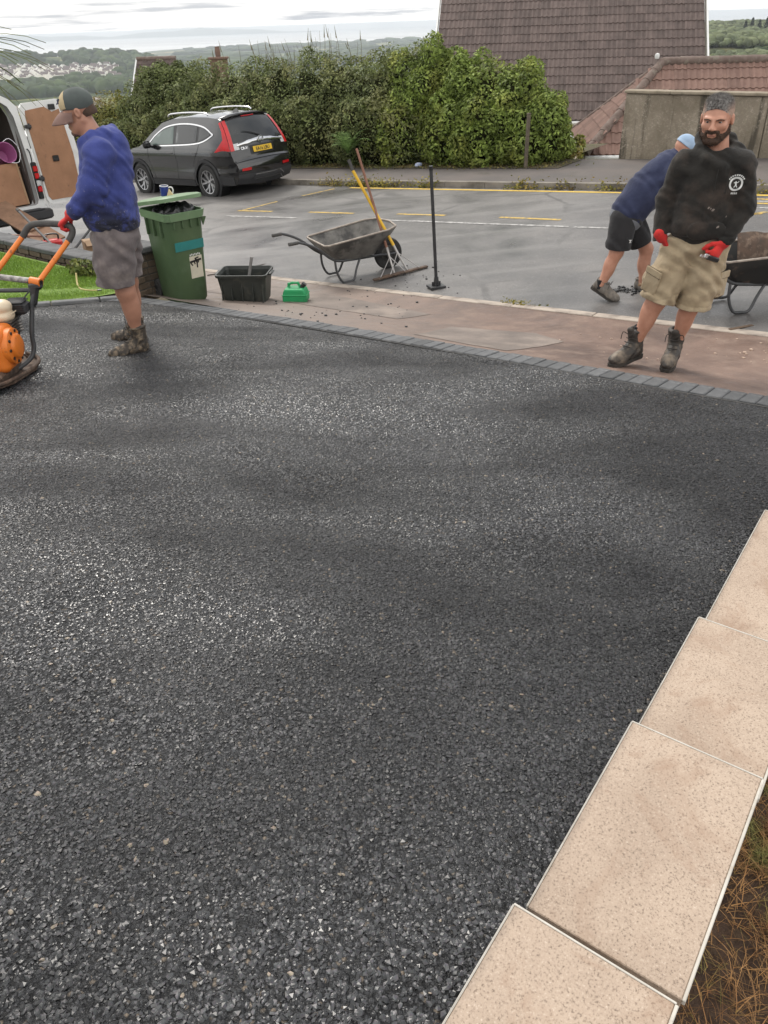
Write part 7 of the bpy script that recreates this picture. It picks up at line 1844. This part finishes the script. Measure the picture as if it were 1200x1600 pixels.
# wheelie bin
M_bin = mat('bin_green', (.068, .112, .050), (.054, .092, .042), 2, .5, bump=.12, bscale=40, dirt=(.10, .15, .085), dscale=5, dlo=.55, dhi=.75, damt=.6)
M_binl = mat('bin_rim', (.155, .24, .13), (.12, .20, .10), 3, .55, dirt=(.26, .32, .22), dscale=8, dlo=.55, dhi=.7, damt=.6)
bx, by = -2.155, 8.67
wb_ = thing('wheelie_bin', 'green wheelie bin with a full bag pushing up its lid', 'bin', (bx, by, gz(bx, by) - .01)); BR = rad(42.0); wb_.rotation_euler = (0, 0, BR)
# local x along the right-hand face, y away; right-hand face is at y = -d/2
def ringb(z, wx, wy, r_): 
    X, Y = wx / 2, wy / 2; return [Vector((x, y, z)) for x, y in ((-X + r_, -Y), (X - r_, -Y), (X, -Y + r_), (X, Y - r_), (X - r_, Y), (-X + r_, Y), (-X, Y - r_), (-X, -Y + r_))]
lev = [(0.0, .40, .48, .05), (.03, .43, .51, .05), (.50, .475, .575, .05), (.86, .51, .635, .05), (.885, .515, .64, .05), (.89, .56, .68, .05), (.965, .58, .71, .045), (.968, .54, .67, .04), (.90, .50, .62, .04)]
lev = [(z, a * .83, b * .875, r_) for z, a, b, r_ in lev]
V = []; F = []
for l in lev[:5]: V += ringb(*l)
for i in range(4):
    for k in range(8): F.append((i * 8 + k, i * 8 + (k + 1) % 8, i * 8 + 8 + (k + 1) % 8, i * 8 + 8 + k))
F.append(tuple(range(7, -1, -1))); o = pyd('bin_body', V, F, M_bin, wb_, True); o.data.set_sharp_from_angle(angle=rad(50))
V = []; F = []
for l in lev[4:]: V += ringb(*l)
for i in range(4):
    for k in range(8): F.append((i * 8 + k, i * 8 + (k + 1) % 8, i * 8 + 8 + (k + 1) % 8, i * 8 + 8 + k))
F.append(tuple(range(32, 40))); pyd('bin_rim', V, F, M_binl, wb_)
b = MB()
for k in range(4): b.box((-.15 + k * .098, -.284, .845), (.014, .03, .08), bev=.004)
for k in range(3): b.box((-.222, -.13 + k * .15, .80), (.03, .014, .17), bev=.004)
b.add([(.185, -.275, .885), (.238, -.292, .885), (.205, -.272, .80), (.185, -.262, .885), (.238, -.262, .885), (.205, -.255, .80)], [(0, 2, 1), (3, 4, 5), (1, 2, 5, 4), (0, 3, 5, 2)]); b.build('rim_ribs', M_bin, wb_)
lid = bpy.data.objects.new('lid', None); COL.objects.link(lid); lid.parent = wb_; lid.location = (0, .31, .985); lid.rotation_euler = (.0, -.165, -PI / 2)
V = []; F = []
for l in ((0, .62, .49, .05), (.035, .62, .49, .05), (.050, .57, .44, .06), (.058, .42, .32, .1)): V += [p + Vector((.31, 0, 0)) for p in ringb(*l)]
for i in range(3):
    for k in range(8): F.append((i * 8 + k, i * 8 + (k + 1) % 8, i * 8 + 8 + (k + 1) % 8, i * 8 + 8 + k))
F += [tuple(range(7, -1, -1)), tuple(range(24, 32))]; o = pyd('lid_shell', V, F, M_binl, lid, True); o.data.set_sharp_from_angle(angle=rad(30))
b = MB(); b.tube([(-.03, -.19, .01), (-.03, .19, .01)], .016, 8); b.box((-.01, -.15, .01), (.06, .05, .03), bev=.008); b.box((-.01, .15, .01), (.06, .05, .03), bev=.008); b.build('lid_handle', M_bin, lid, True)
b = MB(); b.box((.005, 0, 0), (.345, .004, .095)); o = b.build('teal_strip', mat('sticker_teal', (.02, .20, .19), (.018, .17, .16), 9, .5), wb_, loc=(0, -.2645, .625)); o.rotation_euler = (.073, 0, 0)
b = MB(); b.box((.06, 0, 0), (.15, .004, .235)); st_o = b.build('paper_sticker', mat('sticker_cream', (.60, .56, .44), (.52, .48, .38), 8, .7), wb_, loc=(0, -.2455, .385)); st_o.rotation_euler = (.073, 0, 0)
b = MB()
for (x0, z0_, x1, z1_, w_) in [(.00, .06, .14, .075, .022), (.01, .05, .03, .02, .014), (.05, .07, .06, .03, .014), (.07, .09, .085, .05, .02), (.085, .07, .085, -.01, .016), (.11, .08, .10, .04, .014), (.06, .09, .11, .10, .014)]: b.box(((x0 + x1) / 2 - .015, -.003, (z0_ + z1_) / 2), (math.hypot(x1 - x0, z1_ - z0_), .002, w_), Matrix.Rotation(-math.atan2(z1_ - z0_, x1 - x0), 3, 'Y'))
b.build('sticker_print', M_black, st_o)
b = MB()
for k in range(7): b.box((.0 + k * .019, .0, .132 + .006 * (k % 2)), (.012, .002, .018))
b.build('sticker_lettering', MATS['print_white'], st_o)
for s in (-1, 1):
    b = MB(); b.lathe([(.03, -.025), (.10, -.025), (.10, .025), (.03, .025)], (-.19, s * .20, .10), 'Y', 18, closed=True) if False else b.lathe([(.03, -.025), (.10, -.025), (.10, .025), (.03, .025)], (s * .17, .28, .10), 'X', 18, closed=True); b.build('bin_wheel', M_tyre, wb_, True)
bg = thing('rubbish_bag', 'black plastic rubbish bag bulging out under the bin lid', 'bag', (bx, by, gz(bx, by) + .93)); bg.rotation_euler = (0, 0, BR)
S = Sdf((-.30, -.36, -.16), (.30, .36, .18), .010); S.ell((.0, -.02, -.01), (.195, .255, .085), .02); S.ell((.08, -.12, .03), (.10, .12, .06), .04); S.ell((-.08, -.13, .02), (.09, .10, .06), .04)
S.disp(folds((.010, (34, 22, 30), 2.4, (14, 18, 6)), (.007, (-44, 60, 20), 2, (22, 18, 10)), (.004, (90, 70, 60), 2, (40, 30, 20)))); put('bag', S.mesh('bag'), mat('bag_black', (.012, .012, .013), (.018, .018, .02), 9, .3, spec=.6), bg)
# blue mug on the lid
lp = wb_.matrix_basis @ (Vector((0, .31, .985)) + Matrix.Rotation(-PI / 2, 3, 'Z') @ Matrix.Rotation(-.165, 3, 'Y') @ Vector((.34, -.05, .058)))
mg = thing('mug', 'blue mug with a white handle standing on the bin lid', 'mug', lp); mg.rotation_euler = (.05, .05, .2)
b = MB(); b.lathe([(.038, 0), (.042, .004), (.044, .10), (.040, .10), (.037, .01), (0, .01)], n=20); b.build('mug_body', mat('glaze_blue', (.025, .045, .22), (.02, .035, .18), 5, .2), mg, True)
b = MB(); b.tube([(.042, 0, .082), (.075, 0, .085), (.088, 0, .055), (.074, 0, .022), (.042, 0, .022)], .007, 8, smooth_path=4); b.tube([(math.cos(a) * .042, math.sin(a) * .042, .10) for a in np.linspace(0, 2 * PI, 19)], .004, 6); b.build('mug_handle', mat('glaze_white', (.75, .75, .74), None, 5, .25), mg, True)
cw_ = thing('wedge', 'small cream wedge of packaging leaning on the blue mug', 'packaging', lp + Vector((.065, -.05, 0))); b = MB(); b.prism([(-.035, 0), (.045, 0), (.0, .075)], -.015, .015, Matrix.Rotation(PI / 2, 4, 'X')); b.build('wedge_body', mat('card_cream', (.62, .50, .30), (.5, .38, .2), 9, .7), cw_)

# black recycling crate with a length of pipe in it
kx, ky = -1.47, 8.74
cr = thing('recycling_crate', 'black plastic recycling crate standing on the footway', 'crate', (kx, ky, gz(kx, ky))); cr.rotation_euler = (0, -.0, rad(-6))
M_crate = mat('crate_black', (.018, .021, .018), (.026, .03, .026), 5, .5, bump=.2, bscale=60, dirt=(.075, .07, .055), dscale=7, dlo=.55, dhi=.72, damt=.7)
V = []; F = []
lv = [(0, .47, .32, .03), (.29, .545, .39, .035), (.295, .575, .42, .035), (.325, .585, .43, .035), (.326, .555, .40, .03), (.29, .525, .37, .03), (.012, .46, .31, .03)]
for l in lv: V += ringb(*l)
for i in range(len(lv) - 1):
    for k in range(8): F.append((i * 8 + k, i * 8 + (k + 1) % 8, i * 8 + 8 + (k + 1) % 8, i * 8 + 8 + k))
F += [tuple(range(7, -1, -1)), tuple(range((len(lv) - 1) * 8, len(lv) * 8))]; pyd('crate_shell', V, F, M_crate, cr)
b = MB()
for x in (-.23, -.12, 0, .12, .23): b.box((x, -.183, .15), (.012, .03, .27), Matrix.Rotation(-.12, 3, 'X'), bev=.004)
b.build('crate_ribs', M_crate, cr)
for s in (-1, 1):
    b = MB(); b.box((s * .30, 0, .305), (.05, .16, .022), bev=.008); b.build('crate_handle', M_crate, cr, True)
pp = thing('pipe_offcut', 'grey pipe offcut standing in the black crate', 'pipe', (kx + .05, ky, gz(kx, ky) + .03)); b = MB(); b.tube([(-.06, -.05, 0), (.055, -.03, .45)], .017, 10); b.build('pipe', mat('pipe_grey', (.16, .15, .145), (.22, .21, .20), 12, .6), pp, True)

# green petrol can
gx_, gy_ = -.91, 8.66
gc = thing('petrol_can', 'bright green plastic petrol can on the footway', 'can', (gx_, gy_, gz(gx_, gy_))); gc.rotation_euler = (0, 0, rad(-8))
M_can = mat('can_green', (.018, .30, .105), (.015, .25, .085), 5, .45, bump=.15, bscale=40, dirt=(.03, .09, .05), dscale=11, dlo=.58, dhi=.72, damt=.7)
S = Sdf((-.18, -.14, -.01), (.18, .14, .26), .0042)
sl, X, Y, Z = S.sub((-.18, -.14, -.01), (.18, .14, .26)); hx_ = np.where(Z > .085, .132 - .45 * np.maximum(0, Z - .105), .140); q = np.maximum(np.maximum(np.abs(X) - hx_ + .02, np.abs(Y) - .085 + .02), np.abs(Z - .078) - .078 + .02)
qx, qy, qz = np.maximum(np.abs(X) - hx_ + .022, 0), np.maximum(np.abs(Y) - .088 + .022, 0), np.maximum(np.abs(Z - .078) - .078 + .022, 0); S.v[sl] = np.sqrt(qx ** 2 + qy ** 2 + qz ** 2) - .022
S.cone((-.14, -.088, .085), (.14, -.088, .085), .006, .006, .004); S.cone((.14, .088, .085), (-.14, .088, .085), .006, .006, .004)
S.chain([(-.075, 0, .15), (-.07, 0, .192), (-.03, 0, .205), (.035, 0, .205), (.06, 0, .16)], [.016, .014, .013, .013, .016], .012)
put('can_body', S.mesh('can_body'), M_can, gc)
b = MB(); b.tube([(.07, 0, .150), (.10, 0, .185)], [.026, .025], 14); b.tube([(.10, 0, .185), (.112, 0, .199)], [.030, .028], 14); b.build('can_cap', M_black, gc, True)

# wheelbarrow by the rakes
def barrow(name, label, loc, rz, mt, mf, mw):
    t = thing(name, label, 'wheelbarrow', loc, rz)
    tr_ = [( -.30, .255, .50), (.60, .30, .56), (.48, .20, .30), (-.14, .18, .28)]
    V = []; F = []
    outer = [(-.34, -.27), (-.30, -.31), (.50, -.34), (.64, -.26), (.69, 0), (.64, .26), (.50, .34), (-.30, .31), (-.34, .27)]
    def lvl(k, z0, z1, ins):
        r = []
        for x, y in outer:
            xx = -.14 + (x + .14) * (1 - k) if x < 0 else (.28 + (x - .28) * (1 - k * .55) if x > .28 else x); r.append(Vector((x + ((.20 if x < 0 else -.26) * k if abs(x) > .2 else 0), y * (1 - .42 * k), (z0 + .08 * (x + .3)) * (1 - k) + z1 * k)) + Vector((0, 0, ins)))
        return r
    L_ = [lvl(0, .50, .27, .012), lvl(0, .50, .27, -.01), lvl(.35, .5, .27, -.02), lvl(.9, .5, .27, 0), lvl(1.0, .5, .265, 0)]
    In = [[p + Vector((0, 0, .014)) for p in l] for l in reversed(L_[1:])]; allr = L_ + In; n = len(outer)
    for l in allr: V += l
    for i in range(len(allr) - 1):
        if i == len(L_) - 1: continue
        for k in range(n): F.append((i * n + k, i * n + (k + 1) % n, i * n + n + (k + 1) % n, i * n + n + k))
    F.append(tuple((len(L_) - 1) * n + k for k in reversed(range(n)))); F.append(tuple(len(L_) * n + k for k in range(n)))
    o = pyd('tray', V, F, mt, t, True); o.data.set_sharp_from_angle(angle=rad(40))
    b = MB(); b.tube([(p.x, p.y, p.z + .004) for p in lvl(0, .50, .27, .004)] + [lvl(0, .5, .27, .008)[0]], .011, 8); b.build('tray_rim', mw, o, True)
    for s in (-1, 1):
        b = MB(); b.tube([(-.78, s * .27, .60), (-.66, s * .27, .60), (-.45, s * .26, .50), (-.22, s * .22, .31), (.0, s * .18, .262), (.45, s * .10, .225), (.62, s * .065, .20), (.76, s * .06, .20)], .016, 10, smooth_path=4); b.build('frame_tube', mf, t, True)
        b = MB(); b.tube([(-.79, s * .27, .60), (-.67, s * .27, .601)], .021, 10); b.build('hand_grip', M_rub, t, True)
        b = MB(); b.tube([(-.20, s * .215, .30), (-.19, s * .225, .15), (-.13, s * .23, .03), (-.05, s * .23, .016), (.03, s * .225, .03), (.09, s * .20, .15), (.16, s * .165, .25)], .014, 10, smooth_path=5); b.build('leg', mf, t, True)
    w = bpy.data.objects.new('wheel', None); COL.objects.link(w); w.parent = t; w.location = (.64, 0, .195)
    b = MB(); b.lathe([(.11, -.035), (.15, -.046), (.185, -.035), (.197, 0), (.185, .035), (.15, .046), (.11, .035)], (0, 0, 0), 'Y', 28, closed=True); b.build('tyre', M_tyre, w, True)
    b = MB(); b.lathe([(.115, -.03), (.115, .03), (.05, .025), (.045, .045), (.01, .045)], (0, 0, 0), 'Y', 20); b.lathe([(.115, -.03), (.05, -.025), (.045, -.045), (.01, -.045)], (0, 0, 0), 'Y', 20); b.tube([(0, -.07, 0), (0, .07, 0)], .01, 8); b.build('hub', mt, w, True)
    return t
M_tray = mat('tray_galv', (.19, .18, .165), (.13, .122, .112), 7, .6, metal=.2, bump=.25, bscale=40, dirt=(.045, .043, .042), dscale=4, dlo=.46, dhi=.6, damt=.9)
M_trayk = mat('tray_black', (.022, .022, .022), (.032, .03, .028), 6, .6, bump=.25, bscale=40, dirt=(.15, .105, .08), dscale=7, dlo=.58, dhi=.70, damt=.7)
M_rimw = mat('rim_worn', (.36, .31, .26), (.25, .21, .18), 20, .6)
BZ = gz(-.40, 9.86)
wb1 = barrow('wheelbarrow', 'grey tarry wheelbarrow with rakes leaning on its wheel', (-.40, 9.86, BZ + .0), math.atan2(.447, .894), M_tray, M_steel, M_rimw); wb1.rotation_euler = (0, -.035, math.atan2(.447, .894))
# tar left in the tray
S = Sdf((-.2, -.3, -.1), (.5, .3, .15), .014); S.ell((.15, .0, 0), (.26, .17, .05), .03); S.ell((.30, .03, .03), (.13, .12, .05), .03); S.disp(folds((.012, (40, 34, 50), 2, (20, 18, 10)), (.008, (-90, 70, 60), 2, (30, 26, 20)))); o = put('tar_residue', S.mesh('tar'), MATS['tarmac_new'], wb1, loc=(.02, 0, .30))
wb2 = barrow('wheelbarrow', 'black wheelbarrow with a brown board in it behind the bearded man', (3.44, 7.24, gz(3.44, 7.24)), rad(3), M_trayk, M_steel, M_rimw)
br_ = thing('shovel', 'square brown shovel blade sticking up out of the black wheelbarrow', 'shovel', (3.56, 7.33, gz(3.3, 7.24) + .46)); br_.rotation_euler = (-.55, .05, .05)
V = []; F = []
for i in range(9):
    x = -.15 + .30 * i / 8; cz = .02 * math.cos(PI * i / 8 * 2 - PI) + (.012 if i in (0, 8) else 0)
    for z in (-.06, .08, .22): V += [(x + .03 * (z - .08), -cz, z), (x + .03 * (z - .08), -cz + .005, z)]
for i in range(8):
    for k in range(2):
        a = i * 6 + 2 * k; F += [(a, a + 6, a + 8, a + 2), (a + 1, a + 3, a + 9, a + 7)]
    F += [(i * 6 + 4, i * 6 + 10, i * 6 + 11, i * 6 + 5)]
pyd('blade', V, F, M_rust, br_, True); b = MB(); b.tube([(0, .02, -.02), (-.1, .12, -.14), (-.5, .3, -.22), (-.95, .4, -.16)], .016, 8, smooth_path=4); b.build('shaft', mat('ash_handle', (.26, .16, .09), (.20, .12, .07), 8, .7), br_, True)

# rakes
M_yelp = mat('paint_yellow', (.72, .43, .02), (.62, .36, .02), 5, .45, dirt=(.20, .15, .08), dscale=14, dlo=.62, dhi=.75, damt=.6)
M_woodh = mat('wood_handle', (.27, .13, .085), (.21, .10, .066), 7, .65)
rk = thing('tarmac_rake', 'yellow handled tarmac rake leaning on the wheelbarrow wheel', 'rake', (.43, 9.78, -2.665)); O = Vector((.43, 9.78, -2.665))
def lr(*p): return [Vector(q) - O for q in p]
b = MB(); b.tube(lr((-.235, 10.04, -1.49), (.235, 9.855, -2.345)), .0185, 10); b.build('handle', M_yelp, rk, True)
b = MB(); b.tube(lr((-.278, 10.055, -1.375), (-.232, 10.04, -1.495)), .0205, 10); b.build('end_grip', M_rub, rk, True)
b = MB(); b.tube(lr((.23, 9.86, -2.335), (.30, 9.835, -2.47), (.40, 9.79, -2.635)), [.017, .014, .013], 10); b.build('socket', M_chrome if False else mat('bare_steel', (.48, .46, .44), (.36, .34, .33), 12, .5, metal=.6), rk, True)
def lute(parent, a, c, hub, m):
    a, c, hub = Vector(a), Vector(c), Vector(hub); d = (c - a); L = d.length; b = MB(); mid = (a + c) / 2; rz = math.atan2(d.y, d.x)
    b.box(mid + Vector((0, 0, .012)), (L, .055, .022), Matrix.Rotation(rz, 3, 'Z') @ Matrix.Rotation(-math.asin(d.z / L), 3, 'Y'), bev=.005)
    n = int(L / .03)
    b.build('rake_head', m, parent); t = MB()
    for k in range(n): p = a.lerp(c, (k + .5) / n); t.tube([p + Vector((0, 0, .01)), p + Vector((.004, -.004, -.014))], [.005, .003], 5)
    t.build('teeth', m, parent)
    for q in (.18, .82):
        b = MB(); b.tube([hub, a.lerp(c, q) + Vector((0, 0, .02))], .0055, 6); b.build('brace', MATS['bare_steel'], parent)
lute(rk, *lr((.08, 9.56, -2.665), (.66, 9.94, -2.65), (.28, 9.84, -2.43)), M_rust)
rk2 = thing('tarmac_rake', 'brown wooden handled tarmac rake crossing the yellow one', 'rake', (.205, 9.80, -2.66)); O = Vector((.205, 9.80, -2.66))
b = MB(); b.tube(lr((-.177, 10.05, -1.256), (.155, 9.86, -2.393)), [.015, .018], 10); b.build('handle', M_woodh, rk2, True)
b = MB(); b.tube(lr((.150, 9.864, -2.37), (.185, 9.835, -2.50), (.235, 9.70, -2.645)), [.020, .015, .012], 10); b.build('socket', MATS['bare_steel'], rk2, True)
lute(rk2, *lr((-.03, 9.47, -2.672), (.46, 9.80, -2.655), (.185, 9.84, -2.48)), M_rust)
# hand tamper standing on its foot
tp = thing('hand_tamper', 'black steel hand tamper standing upright at the road edge', 'tamper', (.70, 8.95, gz(.70, 8.95)))
b = MB(); b.tube([(0, 0, .07), (-.03, .008, .65), (-.065, .015, 1.285)], .0185, 12); b.build('pole', mat('tamper_black', (.020, .021, .023), (.032, .032, .034), 6, .5), tp, True)
b = MB(); b.tube([(-.064, .015, 1.27), (-.066, .0155, 1.312)], .022, 12); b.build('end_cap', M_black, tp, True)
b = MB(); b.box((0, 0, .018), (.19, .15, .028), .35, bev=.004); o = b.build('foot_plate', MATS['tamper_black'], tp); b = MB(); b.tube([(0, 0, .03), (0, 0, .13)], [.034, .024], 12)
for a in (.35, .35 + PI / 2, .35 + PI, .35 - PI / 2): b.box((.03 * math.cos(a), .03 * math.sin(a), .05), (.05, .006, .05), a)
b.build('foot_socket', MATS['tamper_black'], tp)
# debris: tar crumbs on the footway and road, a stick, litter by the hedge
def crumbs(name, spots, n, r0, r1, m, label):
    bl = [blob(1, 50 + i) for i in range(3)]; VV = []; FF = []; k = 0
    for i in range(n):
        sx, sy, sd_ = random.choice(spots); x, y = random.gauss(sx, sd_), random.gauss(sy, sd_); r = random.uniform(r0, r1) * random.choice([.6, 1, 1, 1.5]); V, F = bl[i % 3]; VV.append(V * np.array([r, r, r * .6]) + np.array([x, y, gz(x, y) + r * .3])); FF.append(F + k); k += len(V)
    o = put(name, fast_mesh(name, np.vstack(VV), np.vstack(FF)), m); return tag(o, label, None, None, 'stuff')
M_tarc = mat('tar_crumb', (.016, .016, .017), (.026, .026, .027), 30, .5)
crumbs('tar_crumbs', [(2.72, 8.05, .09), (2.6, 8.12, .06), (2.9, 8.0, .08)], 150, .008, .02, M_tarc, 'little heap of black tar crumbs behind the navy topped man')
crumbs('tar_crumbs', [(-1.0, 8.0, .35), (-.3, 7.9, .4), (.2, 9.0, .5), (.5, 9.6, .25)], 95, .006, .014, M_tarc, 'black tar crumbs scattered over footway and road')
crumbs('stone_chips', [(2.9, 5.9, .35), (2.2, 6.2, .4), (3.2, 6.0, .3)], 46, .006, .013, mat('chip_pale', (.48, .36, .28), (.40, .30, .24), 20, .85), 'pale stone chips on the reddish footway')
sx_, sy_ = -2.0, 10.9; sk_ = thing('stick', 'thin dark stick lying on the road beyond the bin', 'stick', (-1.95, 10.75, gz(-1.95, 10.75) + .01)); b = MB(); b.tube([(-.35, -.12, 0), (-.1, -.02, .01), (.05, .08, .03), (.25, .2, .02), (.42, .38, 0)], [.008, .012, .012, .01, .005], 6, smooth_path=3); b.tube([(.05, .08, .03), (.1, .22, .02)], [.008, .004], 5); b.build('twig', M_bark, sk_)
bk_ = thing('bark_piece', 'flat brown strip of wood lying beside the black wheelbarrow', 'wood', (3.25, 6.62, gz(3.25, 6.62) + .008)); bk_.rotation_euler = (0, 0, .35); b = MB(); b.box((0, 0, 0), (.26, .035, .010), bev=.003); b.build('strip', mat('wood_strip', (.13, .085, .055), (.09, .06, .04), 9, .9), bk_)
lx, ly = xy(10.9, 15.1); lt = thing('litter', 'crumpled blue and white wrapper at the foot of the hedge', 'litter', (lx, ly, gz(lx, ly) + .05)); S = Sdf((-.14, -.14, -.1), (.14, .14, .12), .012); S.ell((0, 0, 0), (.08, .06, .045), .02); S.ell((.05, 0, .02), (.05, .05, .03), .02); S.disp(folds((.01, (60, 50, 70), 2, (30, 20, 30)))); put('wrapper', S.mesh('wrapper'), mat('wrapper', (.55, .58, .66), (.20, .26, .45), 30, .5), lt)

# jumble between the low wall and the van
M_timber = mat('timber_brown', (.24, .135, .08), (.18, .10, .06), 5, .8, bump=.4, bscale=50, dirt=(.10, .06, .04), dscale=8)
pk = thing('timber_board', 'worn brown board sloping from the van step to the ground', 'board', (-5.95, 13.8, -2.70)); pk.rotation_euler = (rad(8), rad(17), rad(-35)); b = MB(); b.box((0, 0, 0), (1.55, .42, .03), bev=.004); b.build('plank', M_timber, pk); b = MB(); b.box((.3, 0, .028), (.05, .42, .025)); b.build('batten', M_timber, pk)
pk = thing('timber_board', 'narrow timber lying along the low garden wall', 'board', (-5.0, 12.2, -2.80)); pk.rotation_euler = (0, rad(10), rad(-48)); b = MB(); b.box((0, 0, 0), (1.5, .10, .05), bev=.004); b.build('plank', M_timber, pk)
rt = thing('power_tool', 'red cased power tool lying behind the low wall', 'tool', (-5.08, 12.6, -2.90)); rt.rotation_euler = (0, 0, .4)
b = MB(); b.box((0, 0, .09), (.30, .18, .17), bev=.03); b.box((.0, -.095, .09), (.20, .02, .07), bev=.008); b.build('casing', mat('tool_red', (.50, .03, .03), (.40, .025, .025), 6, .4, dirt=(.12, .08, .07), dscale=10), rt, True); b = MB(); b.tube([(-.10, 0, .17), (-.09, 0, .25), (.09, 0, .25), (.10, 0, .17)], .014, 8, smooth_path=3); b.build('tool_handle', M_black, rt, True); b = MB(); b.tube([(-.15, 0, .1), (-.75, .1, .14)], .02, 8); b.build('shaft', M_steel, rt, True)
gb_ = thing('rubble_sack', 'grey tarpaulin sheet heaped behind the low wall', 'tarpaulin', (-6.0, 13.2, -2.98)); S = Sdf((-.9, -.8, -.2), (.9, .8, .5), .024); S.ell((-.2, 0, 0), (.55, .4, .2), .1); S.ell((.3, -.1, 0), (.4, .35, .16), .1); S.disp(folds((.025, (14, 10, 12), 2, (6, 5, 4)), (.014, (-30, 26, 20), 2, (12, 10, 8)))); put('sheet', S.mesh('sheet'), mat('tarp_grey', (.11, .115, .12), (.07, .072, .076), 5, .6), gb_)
for i, (p0, p1, m_, nm, lb_) in enumerate([((-5.6, 12.9, -2.35), (-4.75, 11.75, -2.62), M_steel, 'crowbar', 'black steel bar leaning among the tools behind the wall'), ((-4.5, 12.0, -2.72), (-4.05, 12.4, -2.25), M_steel, 'fork_handle', 'dark tool handle sticking up behind the wall beside the red tool'), ((-6.2, 12.3, -2.55), (-5.0, 12.25, -2.60), M_woodh, 'broom_handle', 'long wooden handle lying across the tools')]):
    t = thing(nm, lb_, 'tool', p0); b = MB(); b.tube([(0, 0, 0), Vector(p1) - Vector(p0)], .018, 8); b.build('shaft', m_, t, True); b = MB(); b.tube([(0, 0, 0), (Vector(p0) - Vector(p1)).normalized() * .10], .024, 8); b.build('grip', M_rub, t, True)
bx_ = thing('cardboard_box', 'tall brown cardboard box behind the capped man', 'box', (-3.86, 10.95, gz(-3.86, 10.95))); bx_.rotation_euler = (0, 0, .5); b = MB(); b.box((0, 0, .24), (.26, .22, .48), bev=.004); b.build('carton', mat('cardboard', (.30, .20, .12), (.25, .165, .10), 4, .85), bx_); b = MB(); b.box((0, -.16, .47), (.25, .11, .005), Matrix.Rotation(.5, 3, 'X')); b.build('flap', MATS['cardboard'], bx_)
hs3 = thing('hose', 'short yellow hose end lying on the lawn', 'hose', (-3.25, 8.55, lawn_z(-3.25, 8.55) + .012)); b = MB(); b.tube([(-.14, .30, .10), (-.10, .16, .01), (-.02, .02, .0), (.10, -.05, .0), (.2, -.06, .0)], .010, 8, smooth_path=4); b.build('hose_tube', mat('hose_yellow', (.50, .42, .18), (.42, .34, .14), 9, .6), hs3, True); b = MB(); b.tube([(.19, -.06, 0), (.235, -.063, 0)], .013, 8); b.build('nozzle', M_black, hs3, True)
